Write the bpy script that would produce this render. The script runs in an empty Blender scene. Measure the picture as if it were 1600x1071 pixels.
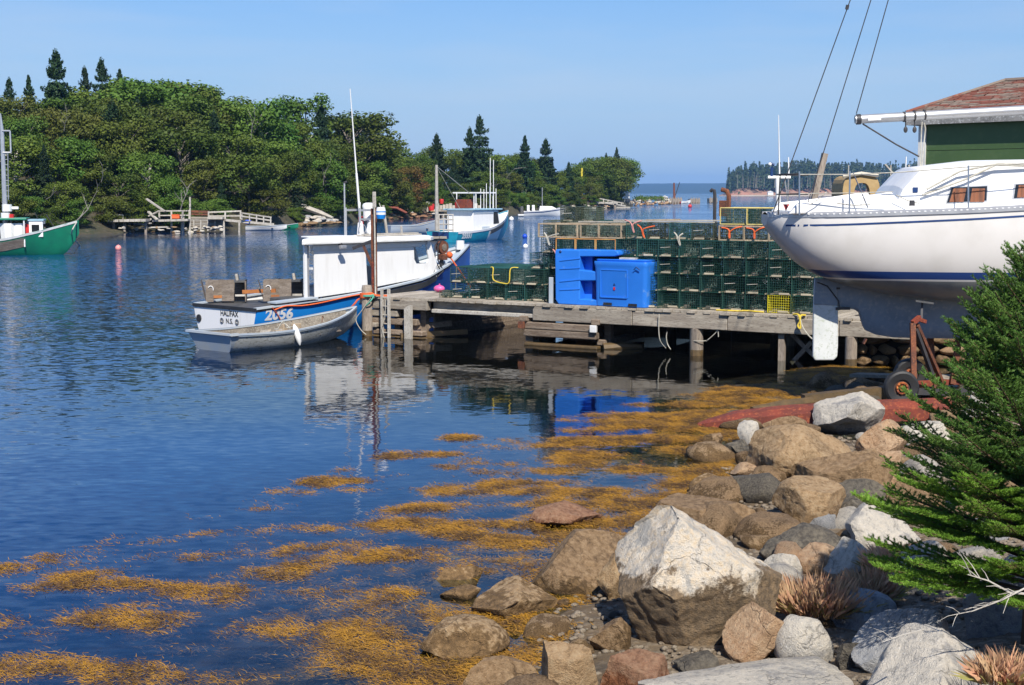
import bpy, math, random
import numpy as np
from math import radians, sin, cos, pi, atan2, sqrt
from mathutils import Vector, Matrix, noise as mnoise

scene = bpy.context.scene
COL = scene.collection
random.seed(7)
rng = np.random.default_rng(7)

# ------------------------------------------------------------------ camera
FPX, W0, H0, HOR = 2198.0, 1600.0, 1071.0, 301.5
CAM = Vector((0, 0, 3.6))
PITCH = math.atan((H0 / 2 - HOR) / FPX)
cam_data = bpy.data.cameras.new("camera")
cam = bpy.data.objects.new("camera", cam_data)
COL.objects.link(cam)
cam.location = CAM
cam.rotation_euler = (pi / 2 - PITCH, 0, 0)
cam_data.sensor_width = 36.0
cam_data.lens = 36.0 * FPX / W0
cam_data.clip_start = 0.1
cam_data.clip_end = 40000
scene.camera = cam

# ------------------------------------------------------------------ sky, sun, exposure
SUN_EL, SUN_AZ = radians(46), radians(180 - 12)
world = bpy.data.worlds.new("World")
scene.world = world
world.use_nodes = True
wn = world.node_tree
for n in list(wn.nodes):
    wn.nodes.remove(n)
sky = wn.nodes.new("ShaderNodeTexSky")
sky.sky_type = 'NISHITA'
sky.sun_disc = False
sky.sun_elevation = SUN_EL
sky.sun_rotation = SUN_AZ
sky.air_density = 1.15
sky.dust_density = 0.25
sky.ozone_density = 3.5
sky.altitude = 0
bg = wn.nodes.new("ShaderNodeBackground")
bg.inputs["Strength"].default_value = 0.088
wo = wn.nodes.new("ShaderNodeOutputWorld")
# thin high cirrus: a faint whitening of the sky in long streaks
tc = wn.nodes.new("ShaderNodeTexCoord")
mp = wn.nodes.new("ShaderNodeMapping")
mp.inputs["Scale"].default_value = (1.2, 1.2, 9.0)
mp.inputs["Rotation"].default_value = (0.1, 0.16, 0.2)
cn = wn.nodes.new("ShaderNodeTexNoise")
cn.inputs["Scale"].default_value = 2.2
cn.inputs["Detail"].default_value = 6
cn.inputs["Roughness"].default_value = 0.55
cr = wn.nodes.new("ShaderNodeMapRange")
cr.inputs["From Min"].default_value = 0.45
cr.inputs["From Max"].default_value = 0.78
cr.inputs["To Max"].default_value = 0.42
cm = wn.nodes.new("ShaderNodeMix")
cm.data_type = 'RGBA'
cm.inputs[7].default_value = (5.2, 5.9, 6.9, 1)
wn.links.new(tc.outputs["Generated"], mp.inputs["Vector"])
wn.links.new(mp.outputs["Vector"], cn.inputs["Vector"])
wn.links.new(cn.outputs["Fac"], cr.inputs["Value"])
wn.links.new(cr.outputs["Result"], cm.inputs[0])
# clear northern air: the sky a shade bluer than the default atmosphere, pale blue low down
tint = wn.nodes.new("ShaderNodeMix")
tint.data_type = 'RGBA'
tint.blend_type = 'MULTIPLY'
tint.inputs[0].default_value = 1.0
tint.inputs[7].default_value = (0.44, 0.70, 1.05, 1)
wn.links.new(sky.outputs["Color"], tint.inputs[6])
sepz = wn.nodes.new("ShaderNodeSeparateXYZ")
wn.links.new(tc.outputs["Generated"], sepz.inputs[0])
low = wn.nodes.new("ShaderNodeMapRange")
low.interpolation_type = 'SMOOTHSTEP'
low.inputs["From Min"].default_value = -0.02
low.inputs["From Max"].default_value = 0.22
low.inputs["To Min"].default_value = 0.92
low.inputs["To Max"].default_value = 0.0
wn.links.new(sepz.outputs[2], low.inputs["Value"])
hz = wn.nodes.new("ShaderNodeMix")
hz.data_type = 'RGBA'
hz.inputs[7].default_value = (3.8, 5.05, 6.9, 1)
wn.links.new(low.outputs["Result"], hz.inputs[0])
wn.links.new(tint.outputs[2], hz.inputs[6])
wn.links.new(hz.outputs[2], cm.inputs[6])
wn.links.new(cm.outputs[2], bg.inputs["Color"])
wn.links.new(bg.outputs["Background"], wo.inputs["Surface"])

sun_data = bpy.data.lights.new("sun", 'SUN')
sun_data.energy = 5.0
sun_data.angle = radians(0.53)
sun_data.color = (1.0, 0.94, 0.84)
sun = bpy.data.objects.new("sun", sun_data)
COL.objects.link(sun)
SV = Vector((sin(SUN_AZ) * cos(SUN_EL), cos(SUN_AZ) * cos(SUN_EL), sin(SUN_EL)))
sun.rotation_mode = 'QUATERNION'
sun.rotation_quaternion = SV.to_track_quat('Z', 'Y')
sun.location = SV * 50

scene.view_settings.view_transform = 'Standard'
scene.view_settings.look = 'None'
scene.view_settings.exposure = 0.45
scene.view_settings.gamma = 1.0
scene.view_settings.use_curve_mapping = False
scene.render.engine = 'CYCLES'
scene.cycles.use_denoising = True
scene.cycles.max_bounces = 8
scene.cycles.transparent_max_bounces = 16
scene.cycles.sample_clamp_indirect = 6.0
scene.cycles.caustics_reflective = False
scene.cycles.caustics_refractive = False

# ------------------------------------------------------------------ where a pixel of the photograph lies in the place
_up = Vector((0, sin(PITCH), cos(PITCH)))
_fw = Vector((0, cos(PITCH), -sin(PITCH)))
def ray(px, py):
    d = Vector(((px - W0 / 2) / FPX, 0, 0)) + _up * ((H0 / 2 - py) / FPX) + _fw
    return d / d.y
def at(px, py, D):
    return CAM + ray(px, py) * D
def onz(px, py, z=0.0):
    d = ray(px, py)
    return CAM + d * ((z - CAM.z) / d.z)
def proj(p):
    q = Vector(p) - CAM
    zf = q.dot(_fw)
    return (W0 / 2 + FPX * q.x / zf, H0 / 2 - FPX * q.dot(_up) / zf)

# ------------------------------------------------------------------ materials
MATS = {}
def nt(name):
    m = bpy.data.materials.new(name)
    m.use_nodes = True
    t = m.node_tree
    return m, t, t.nodes["Principled BSDF"], t.nodes["Material Output"]
def N(t, typ, **kw):
    n = t.nodes.new(typ)
    for k, v in kw.items():
        if k in n.inputs.keys():
            n.inputs[k].default_value = v
        else:
            setattr(n, k, v)
    return n
def rgba(c):
    return (c[0], c[1], c[2], 1.0)
def mixc(t, fac, a, b, blend='MIX'):
    m = t.nodes.new("ShaderNodeMix")
    m.data_type = 'RGBA'
    m.blend_type = blend
    for i, v in ((0, fac), (6, a), (7, b)):
        if hasattr(v, "is_linked"):
            t.links.new(v, m.inputs[i])
        elif i == 0:
            m.inputs[0].default_value = v
        else:
            m.inputs[i].default_value = rgba(v)
    return m.outputs[2]
def maprange(t, v, a, b, c=0.0, d=1.0, smooth=False):
    n = t.nodes.new("ShaderNodeMapRange")
    if smooth:
        n.interpolation_type = 'SMOOTHSTEP'
    t.links.new(v, n.inputs[0])
    for i, x in enumerate((a, b, c, d)):
        n.inputs[i + 1].default_value = x
    return n.outputs[0]
def math_(t, op, a, b=None):
    n = t.nodes.new("ShaderNodeMath")
    n.operation = op
    for i, v in enumerate((a, b)):
        if v is None:
            continue
        if hasattr(v, "is_linked"):
            t.links.new(v, n.inputs[i])
        else:
            n.inputs[i].default_value = v
    return n.outputs[0]
def coords(t, scale=(1, 1, 1), space="Object"):
    """object coordinates shifted by a random amount per object, so that copies do not repeat"""
    tc = t.nodes.new("ShaderNodeTexCoord")
    oi = t.nodes.new("ShaderNodeObjectInfo")
    mul = math_(t, 'MULTIPLY', oi.outputs["Random"], 57.0)
    ad = t.nodes.new("ShaderNodeVectorMath")
    ad.operation = 'ADD'
    t.links.new(tc.outputs[space], ad.inputs[0])
    t.links.new(mul, ad.inputs[1])
    mp = t.nodes.new("ShaderNodeMapping")
    mp.inputs["Scale"].default_value = scale
    t.links.new(ad.outputs[0], mp.inputs["Vector"])
    return mp.outputs[0], oi.outputs["Random"]
def tex(t, vec, scale, detail=5, rough=0.55):
    n = t.nodes.new("ShaderNodeTexNoise")
    n.inputs["Scale"].default_value = scale
    n.inputs["Detail"].default_value = detail
    n.inputs["Roughness"].default_value = rough
    t.links.new(vec, n.inputs["Vector"])
    return n.outputs["Fac"]
def addbump(t, bsdf, h, strength, dist=0.02):
    b = t.nodes.new("ShaderNodeBump")
    b.inputs["Strength"].default_value = strength
    b.inputs["Distance"].default_value = dist
    t.links.new(h, b.inputs["Height"])
    t.links.new(b.outputs[0], bsdf.inputs["Normal"])
def mat(name, c1, c2=None, rough=0.6, scale=4.0, aniso=(1, 1, 1), lo=0.38, hi=0.62, bump=0.0, bdist=0.01, fine=None,
        metal=0.0, rnd=0.0, spec=0.5, spot=None):
    """one weathered surface: two colours in patches, optional fine grain (fine = colour), random tint per object"""
    if name in MATS:
        return MATS[name]
    m, t, b, o = nt(name)
    b.inputs["Roughness"].default_value = rough
    b.inputs["Metallic"].default_value = metal
    b.inputs["Specular IOR Level"].default_value = spec
    vec, r = coords(t, aniso)
    col = None
    if c2 is None:
        c2 = tuple(x * 0.86 for x in c1)
    f = tex(t, vec, scale)
    col = mixc(t, maprange(t, f, lo, hi), c1, c2)
    g = tex(t, vec, scale * 7, 4, 0.6)
    if fine is not None:
        col = mixc(t, maprange(t, g, 0.52, 0.66), col, fine)
    if spot is not None:
        s = tex(t, vec, scale * 2.3, 7, 0.7)
        col = mixc(t, maprange(t, s, 0.60, 0.68), col, spot)
    if rnd:
        k = maprange(t, r, 0, 1, 1 - rnd, 1 + rnd)
        hs = t.nodes.new("ShaderNodeHueSaturation")
        t.links.new(k, hs.inputs["Value"])
        t.links.new(col, hs.inputs["Color"])
        col = hs.outputs[0]
    t.links.new(col, b.inputs["Base Color"])
    if bump:
        addbump(t, b, g, bump, bdist)
    MATS[name] = m
    return m

WHITE = mat("white_gelcoat", (0.75, 0.745, 0.73), (0.64, 0.63, 0.60), rough=0.36, scale=1.6, aniso=(4, 4, .6), lo=.5, hi=.85)
WHITE_DIRTY = mat("white_paint_worn", (0.72, 0.72, 0.71), (0.60, 0.59, 0.56), rough=0.5, scale=2.5, spot=(0.42, 0.38, 0.32))
HULL_BLUE = mat("bright_blue_hull_paint", (0.012, 0.24, 0.70), (0.012, 0.21, 0.64), rough=0.3, scale=1.5)
BOW_BLUE = mat("deep_blue_bow", (0.015, 0.095, 0.42), (0.015, 0.08, 0.35), rough=0.35, scale=1.5)
BLACK = mat("black_rubber", (0.012, 0.012, 0.013), (0.02, 0.02, 0.02), rough=0.6)
DARK = mat("dark_grey_paint", (0.05, 0.052, 0.055), (0.08, 0.08, 0.08), rough=0.6)
GREYBOAT = mat("grey_blue_boat_paint", (0.36, 0.42, 0.49), (0.42, 0.45, 0.46), rough=0.55, scale=2.2)
GREYHULL = mat("weathered_grey_fibreglass", (0.50, 0.51, 0.49), (0.38, 0.38, 0.35), rough=0.6, scale=1.8, aniso=(1, 1, 2.2), fine=(0.22, 0.21, 0.17), bump=0.2)
WOODX = mat("grey_timber_x", (0.36, 0.32, 0.26), (0.24, 0.205, 0.165), rough=0.85, scale=2.2, aniso=(0.6, 5, 5), fine=(0.15, 0.12, 0.095), bump=0.5, rnd=0.14)
WOODY = mat("grey_timber_y", (0.42, 0.37, 0.30), (0.30, 0.26, 0.205), rough=0.85, scale=2.2, aniso=(5, 0.6, 5), fine=(0.19, 0.16, 0.125), bump=0.5, rnd=0.18)
WOODZ = mat("grey_timber_z", (0.33, 0.28, 0.225), (0.22, 0.18, 0.145), rough=0.85, scale=2.2, aniso=(5, 5, 0.6), fine=(0.12, 0.09, 0.07), bump=0.6, rnd=0.12)
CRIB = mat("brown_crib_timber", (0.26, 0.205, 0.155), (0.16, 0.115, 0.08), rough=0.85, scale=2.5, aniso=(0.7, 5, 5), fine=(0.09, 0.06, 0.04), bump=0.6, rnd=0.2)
WETWOOD = mat("wet_weedy_timber", (0.075, 0.05, 0.022), (0.12, 0.075, 0.03), rough=0.6, scale=6, bump=0.8)
BOXWOOD = mat("old_plywood", (0.23, 0.19, 0.155), (0.145, 0.115, 0.09), rough=0.85, scale=3, aniso=(1, 1, 4), fine=(0.09, 0.07, 0.055), bump=0.3)
RUST = mat("rusted_steel", (0.17, 0.055, 0.025), (0.075, 0.03, 0.02), rough=0.8, scale=5, fine=(0.26, 0.09, 0.03), bump=0.4)
REDPAINT = mat("red_painted_steel", (0.20, 0.036, 0.018), (0.11, 0.024, 0.015), rough=0.75, scale=3, fine=(0.32, 0.085, 0.03), bump=0.4)
ORANGE_RAIL = mat("orange_steel_bar", (0.42, 0.15, 0.035), (0.28, 0.10, 0.03), rough=0.6)
ORANGE_ROPE = mat("orange_rope", (0.70, 0.13, 0.03), (0.60, 0.10, 0.03), rough=0.8, scale=12)
YELLOW_ROPE = mat("yellow_rope", (0.66, 0.50, 0.05), (0.56, 0.40, 0.05), rough=0.8, scale=12)
PALE_ROPE = mat("pale_rope", (0.48, 0.46, 0.40), (0.36, 0.34, 0.28), rough=0.85, scale=12)
GREEN_ROPE = mat("green_rope", (0.10, 0.38, 0.28), (0.08, 0.30, 0.22), rough=0.8, scale=12)
ALU = mat("dull_aluminium", (0.50, 0.50, 0.50), (0.42, 0.42, 0.43), rough=0.42, metal=0.6, scale=3)
STEEL = mat("stainless_tube", (0.55, 0.55, 0.56), (0.48, 0.48, 0.5), rough=0.3, metal=0.9)
DARKSTEEL = mat("dark_steel", (0.03, 0.03, 0.034), (0.05, 0.045, 0.045), rough=0.55)
GLASS = mat("dark_window_glass", (0.015, 0.018, 0.02), (0.012, 0.014, 0.016), rough=0.06)
def clear_glass(name):
    m, t, b, o = nt(name)
    t.nodes.remove(b)
    tr_ = t.nodes.new("ShaderNodeBsdfTransparent")
    tr_.inputs[0].default_value = (0.80, 0.86, 0.86, 1)
    g_ = t.nodes.new("ShaderNodeBsdfGlossy")
    g_.inputs["Roughness"].default_value = 0.03
    f_ = t.nodes.new("ShaderNodeFresnel")
    mx_ = t.nodes.new("ShaderNodeMixShader")
    t.links.new(f_.outputs[0], mx_.inputs[0])
    t.links.new(tr_.outputs[0], mx_.inputs[1])
    t.links.new(g_.outputs[0], mx_.inputs[2])
    t.links.new(mx_.outputs[0], o.inputs["Surface"])
    return m
PANE = clear_glass("clear_window_glass")
BLUE_TOTE = mat("blue_plastic", (0.022, 0.185, 0.69), (0.018, 0.165, 0.62), rough=0.45, scale=1.6, spot=(0.10, 0.25, 0.60))
NAVY = mat("navy_paint", (0.014, 0.045, 0.16), (0.012, 0.038, 0.13), rough=0.35)
TEAL = mat("teal_hull_paint", (0.012, 0.27, 0.38), (0.012, 0.22, 0.32), rough=0.4)
GREEN_HULL = mat("green_hull_paint", (0.008, 0.19, 0.10), (0.008, 0.15, 0.085), rough=0.4, scale=1.5)
RED = mat("red_plastic", (0.55, 0.02, 0.02), (0.45, 0.02, 0.02), rough=0.5)
PINK = mat("pink_buoy_plastic", (0.75, 0.28, 0.26), (0.68, 0.24, 0.22), rough=0.45)
HOTPINK = mat("bright_pink_plastic", (0.75, 0.12, 0.35), (0.65, 0.10, 0.3), rough=0.45)
ROYAL = mat("royal_blue_plastic", (0.01, 0.07, 0.55), (0.01, 0.06, 0.45), rough=0.4)
TAN = mat("tan_canvas", (0.42, 0.29, 0.13), (0.36, 0.24, 0.10), rough=0.7)
PALEWOOD = mat("bleached_wood", (0.47, 0.44, 0.39), (0.36, 0.33, 0.28), rough=0.85, scale=4, fine=(0.25, 0.22, 0.18), rnd=0.12)

# ------------------------------------------------------------------ mesh building
def rotz(a):
    return Matrix.Rotation(a, 3, 'Z')
class MB:
    def __init__(s):
        s.v, s.f = [], []
    def add(s, vs, fs):
        k = len(s.v)
        s.v += [Vector(p) for p in vs]
        s.f += [tuple(k + i for i in q) for q in fs]
        return s
    def box(s, lo, hi, M=None, taper=1.0):
        x0, y0, z0 = lo
        x1, y1, z1 = hi
        cx, cy = (x0 + x1) / 2, (y0 + y1) / 2
        vs = [(x0, y0, z0), (x1, y0, z0), (x1, y1, z0), (x0, y1, z0)]
        vs += [(cx + (x - cx) * taper, cy + (y - cy) * taper, z1) for x, y, _ in vs]
        vs = [Vector(p) for p in vs]
        if M is not None:
            vs = [M @ p for p in vs]
        return s.add(vs, [(3, 2, 1, 0), (4, 5, 6, 7), (0, 1, 5, 4), (1, 2, 6, 5), (2, 3, 7, 6), (3, 0, 4, 7)])
    def bar(s, a, b, w, h=None, up=(0, 0, 1)):
        """a beam of w (sideways) by h (along up) between two points"""
        h = h or w
        a, b = Vector(a), Vector(b)
        d = (b - a).normalized()
        u = Vector(up)
        if abs(d.dot(u)) > 0.98:
            u = Vector((0, 1, 0))
        r = d.cross(u).normalized()
        u = r.cross(d).normalized()
        vs = []
        for p in (a, b):
            for i, j in ((-1, -1), (1, -1), (1, 1), (-1, 1)):
                vs.append(p + r * (w / 2 * i) + u * (h / 2 * j))
        return s.add(vs, [(0, 1, 2, 3), (7, 6, 5, 4), (0, 4, 5, 1), (1, 5, 6, 2), (2, 6, 7, 3), (3, 7, 4, 0)])
    def tube(s, pts, r, n=6, cap=True):
        pts = [Vector(p) for p in pts]
        rs = r if isinstance(r, (list, tuple)) else [r] * len(pts)
        rings = []
        ref = None
        for i, p in enumerate(pts):
            d = (pts[min(i + 1, len(pts) - 1)] - pts[max(i - 1, 0)]).normalized()
            if ref is None:
                ref = Vector((0, 0, 1)) if abs(d.z) < 0.9 else Vector((1, 0, 0))
            r1 = d.cross(ref).normalized()
            u1 = r1.cross(d).normalized()
            ref = u1
            rings.append([p + (r1 * cos(2 * pi * k / n) + u1 * sin(2 * pi * k / n)) * rs[i] for k in range(n)])
        return s.loft(rings, True, cap, cap)
    def loft(s, rings, closed=False, cap0=False, cap1=False):
        n = len(rings[0])
        vs = [p for r in rings for p in r]
        fs = []
        m = n if closed else n - 1
        for i in range(len(rings) - 1):
            for k in range(m):
                a, b = i * n + k, i * n + (k + 1) % n
                fs.append((a, b, b + n, a + n))
        if cap0:
            fs.append(tuple(reversed(range(n))))
        if cap1:
            fs.append(tuple(range(len(vs) - n, len(vs))))
        return s.add(vs, fs)
    def ball(s, c, r, n=10, m=7, sz=None):
        sz = sz or (1, 1, 1)
        c = Vector(c)
        rings = []
        for j in range(m + 1):
            th = pi * (0.02 + 0.96 * j / m)
            rings.append([c + Vector((r * sz[0] * sin(th) * cos(2 * pi * k / n), r * sz[1] * sin(th) * sin(2 * pi * k / n), -r * sz[2] * cos(th))) for k in range(n)])
        return s.loft(rings, True, True, True)
    def prism(s, poly, y0, y1):
        """polygon in (x, z), extruded along y"""
        n = len(poly)
        vs = [(x, y0, z) for x, z in poly] + [(x, y1, z) for x, z in poly]
        fs = [tuple(range(n)), tuple(reversed(range(n, 2 * n)))]
        for i in range(n):
            j = (i + 1) % n
            fs.append((i, i + n, j + n, j))
        return s.add(vs, fs)
    def mesh(s, name):
        me = bpy.data.meshes.new(name)
        me.from_pydata([tuple(p) for p in s.v], [], s.f)
        return me
    def build(s, name, m, parent=None, world=False, smooth=False, bevel=0.0):
        me = s.mesh(name)
        return put(name, me, m, parent, world, smooth, bevel)
def wm(o):
    M = Matrix.LocRotScale(o.location, o.rotation_euler, o.scale)
    return wm(o.parent) @ M if o.parent else M
def put(name, me, m, parent=None, world=False, smooth=False, bevel=0.0):
    import bmesh
    bm = bmesh.new()
    bm.from_mesh(me)
    bmesh.ops.recalc_face_normals(bm, faces=bm.faces)
    bm.to_mesh(me)
    bm.free()
    if parent is not None and world:
        me.transform(wm(parent).inverted())
    if m is not None:
        me.materials.append(m)
    if smooth:
        me.polygons.foreach_set("use_smooth", [True] * len(me.polygons))
        try:
            me.set_sharp_from_angle(angle=radians(38))
        except Exception:
            pass
    o = bpy.data.objects.new(name, me)
    COL.objects.link(o)
    if parent is not None:
        o.parent = parent
    if bevel:
        b = o.modifiers.new("edge", 'BEVEL')
        b.width = bevel
        b.segments = 2
        b.limit_method = 'ANGLE'
    return o
def np_mesh(name, V, F, m, parent=None, smooth=False, loc=None):
    me = bpy.data.meshes.new(name)
    V = np.asarray(V, dtype=np.float32)
    F = np.asarray(F, dtype=np.int32)
    k = F.shape[1]
    me.vertices.add(len(V))
    me.vertices.foreach_set("co", V.ravel())
    me.loops.add(F.size)
    me.loops.foreach_set("vertex_index", F.ravel())
    me.polygons.add(len(F))
    me.polygons.foreach_set("loop_start", np.arange(0, F.size, k, dtype=np.int32))
    me.polygons.foreach_set("loop_total", np.full(len(F), k, dtype=np.int32))
    if smooth:
        me.polygons.foreach_set("use_smooth", np.ones(len(F), dtype=bool))
    me.update(calc_edges=True)
    me.validate()
    if m is not None:
        me.materials.append(m)
    o = bpy.data.objects.new(name, me)
    COL.objects.link(o)
    if parent is not None:
        o.parent = parent
    if loc is not None:
        o.location = loc
    return o
def tag(o, label=None, cat=None, group=None, kind=None):
    for k, v in (("label", label), ("category", cat), ("group", group), ("kind", kind)):
        if v:
            o[k] = v
    return o
def thing(name, label, cat, loc=(0, 0, 0), rz=0.0, group=None, tilt=None):
    o = bpy.data.objects.new(name, None)
    o.empty_display_size = 0.1
    COL.objects.link(o)
    o.location = loc
    o.rotation_euler = (0, 0, rz) if tilt is None else (tilt[0], tilt[1], rz)
    return tag(o, label, cat, group)
KIDS = {}
def copy_tree(o, parent=None):
    if not KIDS:
        for x in bpy.data.objects:
            if x.parent:
                KIDS.setdefault(x.parent.name, []).append(x)
    c = o.copy()
    COL.objects.link(c)
    c.parent = parent
    for ch in KIDS.get(o.name, []):
        copy_tree(ch, c)
    return c
def lerp_table(tab, x):
    return float(np.interp(x, [a for a, _ in tab], [b for _, b in tab]))
def text_mesh(s, size, bold=0.0):
    cu = bpy.data.curves.new("lettering", 'FONT')
    cu.body = s
    cu.size = size
    cu.offset = bold
    cu.align_x = 'CENTER'
    cu.align_y = 'CENTER'
    cu.resolution_u = 3
    o = bpy.data.objects.new("lettering", cu)
    COL.objects.link(o)
    dg = bpy.context.evaluated_depsgraph_get()
    me = bpy.data.meshes.new_from_object(o.evaluated_get(dg))
    bpy.data.objects.remove(o)
    bpy.data.curves.remove(cu)
    return me

# ================================================================== SETTING: water, ground
SHORE = [(-30, -24), (0, -6.0), (5, -2.6), (8, -1.0), (10.3, 0.05), (12.6, 0.85), (14.4, 1.6), (16.2, 2.25), (20.4, 3.3), (23.4, 4.7), (27, 6.3), (28.9, 7.6), (32, 9.2), (40, 12.0), (60, 19), (120, 60)]
def shore_d(x, y):
    return (x - lerp_table(SHORE, y)) * 0.8
def ground_z(x, y):
    d = shore_d(x, y)
    n = mnoise.fractal(Vector((x * 0.9, y * 0.9, 3.1)), 1.0, 2.0, 4) * 0.06
    if d > 0:
        z = 0.05 * d if d < 2 else 0.1 + 0.24 * (d - 2)
        z += 0.13 * max(0, 9.5 - y) * min(1, d / 2)       # the bank rises towards the road
        z = min(z, 2.0)
        if y > 20:                       # the slip under the trailer is flat, the yard behind the sea wall level
            k = min(1, (y - 20) / 2)
            zf = -0.14 + 0.05 * d
            if y > 30.3:
                zf = 1.05
            z = z * (1 - k) + zf * k
        return z + n
    return max(-3.2, 0.17 * d if d > -4 else -0.68 + 0.4 * (d + 4)) + n * min(1, -d * 0.6 + 0.3)

def grid(x0, x1, nx, y0, y1, ny):
    xs = np.linspace(x0, x1, nx)
    ys = np.linspace(y0, y1, ny)
    F = []
    for j in range(ny - 1):
        for i in range(nx - 1):
            a = j * nx + i
            F.append((a, a + 1, a + nx + 1, a + nx))
    return xs, ys, np.array(F)

# --- the ground and the sea bed, one sheet
m_, t, b, o = nt("shore_ground")
geo = t.nodes.new("ShaderNodeNewGeometry")
vec = geo.outputs["Position"]
f1 = tex(t, vec, 1.3, 6)
f2 = tex(t, vec, 14, 5, 0.65)
col = mixc(t, maprange(t, f1, 0.4, 0.6), (0.22, 0.165, 0.105), (0.13, 0.098, 0.065))
col = mixc(t, maprange(t, f2, 0.5, 0.62), col, (0.30, 0.245, 0.18))
sep = t.nodes.new("ShaderNodeSeparateXYZ")
t.links.new(vec, sep.inputs[0])
under = maprange(t, sep.outputs[2], -0.05, 0.12, 1, 0, True)
bed = mixc(t, maprange(t, tex(t, vec, 2.2, 5), 0.4, 0.6), (0.085, 0.048, 0.014), (0.022, 0.016, 0.010))
col = mixc(t, under, col, bed)
t.links.new(col, b.inputs["Base Color"])
b.inputs["Roughness"].default_value = 0.9
addbump(t, b, f2, 0.8, 0.05)
nx, ny = 150, 170
xs, ys, F = grid(-26, 34, nx, -14, 62, ny)
V = np.array([(x, y, ground_z(x, y)) for y in ys for x in xs])
tag(np_mesh("ground", V, F, m_, smooth=True), kind="structure")

# --- water: fresnel mirror over a body that is clear at the edge and deep blue-green farther out
m_, t, b, o = nt("sea_water")
t.nodes.remove(b)
geo = t.nodes.new("ShaderNodeNewGeometry")
pos = geo.outputs["Position"]
at_m = t.nodes.new("ShaderNodeAttribute")
at_m.attribute_name = "murk"
at_w = t.nodes.new("ShaderNodeAttribute")
at_w.attribute_name = "wind"
def wave_vec(scale, stretch, detail, seed, rot=0.0):
    mp = t.nodes.new("ShaderNodeMapping")
    mp.inputs["Scale"].default_value = (stretch[0], stretch[1], 1)
    mp.inputs["Location"].default_value = (seed, seed * 1.7, seed)
    mp.inputs["Rotation"].default_value = (0, 0, rot)
    t.links.new(pos, mp.inputs["Vector"])
    n = t.nodes.new("ShaderNodeTexNoise")
    n.inputs["Scale"].default_value = scale
    n.inputs["Detail"].default_value = detail
    n.inputs["Roughness"].default_value = 0.5
    t.links.new(mp.outputs[0], n.inputs["Vector"])
    s = t.nodes.new("ShaderNodeVectorMath")
    s.operation = 'SUBTRACT'
    s.inputs[1].default_value = (0.5, 0.5, 0.5)
    t.links.new(n.outputs["Color"], s.inputs[0])
    return s.outputs[0]
def vscale(v, k):
    s = t.nodes.new("ShaderNodeVectorMath")
    s.operation = 'SCALE'
    t.links.new(v, s.inputs[0])
    if hasattr(k, "is_linked"):
        t.links.new(k, s.inputs["Scale"])
    else:
        s.inputs["Scale"].default_value = k
    return s.outputs[0]
def vadd(a, b2):
    s = t.nodes.new("ShaderNodeVectorMath")
    s.operation = 'ADD'
    t.links.new(a, s.inputs[0])
    if hasattr(b2, "is_linked"):
        t.links.new(b2, s.inputs[1])
    else:
        s.inputs[1].default_value = b2
    return s.outputs[0]
swell = wave_vec(1.0, (0.45, 1.5), 2, 3.1, 0.12)
ripple = wave_vec(7.5, (0.55, 1.25), 3, 8.3, -0.15)
w = at_w.outputs["Fac"]
amp1 = maprange(t, w, 0, 1, 0.018, 0.22)
amp2 = maprange(t, w, 0, 1, 0.016, 1.3)
pert = vadd(vscale(swell, amp1), vscale(ripple, amp2))
sep = t.nodes.new("ShaderNodeSeparateXYZ")
t.links.new(pert, sep.inputs[0])
cmb = t.nodes.new("ShaderNodeCombineXYZ")
t.links.new(sep.outputs[0], cmb.inputs[0])
t.links.new(sep.outputs[1], cmb.inputs[1])
cmb.inputs[2].default_value = 1.0
nrm = t.nodes.new("ShaderNodeVectorMath")
nrm.operation = 'NORMALIZE'
t.links.new(cmb.outputs[0], nrm.inputs[0])
nout = nrm.outputs[0]
gl = t.nodes.new("ShaderNodeBsdfGlossy")
gl.inputs["Roughness"].default_value = 0.035
gl.inputs["Color"].default_value = (1, 1, 1, 1)
t.links.new(nout, gl.inputs["Normal"])
fr = t.nodes.new("ShaderNodeFresnel")
fr.inputs["IOR"].default_value = 1.333
t.links.new(nout, fr.inputs["Normal"])
tr = t.nodes.new("ShaderNodeBsdfTransparent")
tr.inputs["Color"].default_value = (0.70, 0.78, 0.76, 1)
df = t.nodes.new("ShaderNodeBsdfDiffuse")
df.inputs["Color"].default_value = (0.001, 0.013, 0.058, 1)
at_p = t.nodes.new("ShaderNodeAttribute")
at_p.attribute_name = "dark_body"
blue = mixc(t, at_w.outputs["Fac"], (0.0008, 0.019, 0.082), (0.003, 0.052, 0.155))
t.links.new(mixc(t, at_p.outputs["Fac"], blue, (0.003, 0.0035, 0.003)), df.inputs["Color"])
mx0 = t.nodes.new("ShaderNodeMixShader")
t.links.new(at_m.outputs["Fac"], mx0.inputs[0])
t.links.new(tr.outputs[0], mx0.inputs[1])
t.links.new(df.outputs[0], mx0.inputs[2])
mx1 = t.nodes.new("ShaderNodeMixShader")
t.links.new(fr.outputs[0], mx1.inputs[0])
t.links.new(mx0.outputs[0], mx1.inputs[1])
t.links.new(gl.outputs[0], mx1.inputs[2])
t.links.new(mx1.outputs[0], o.inputs["Surface"])
WATER_MAT = m_

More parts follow.
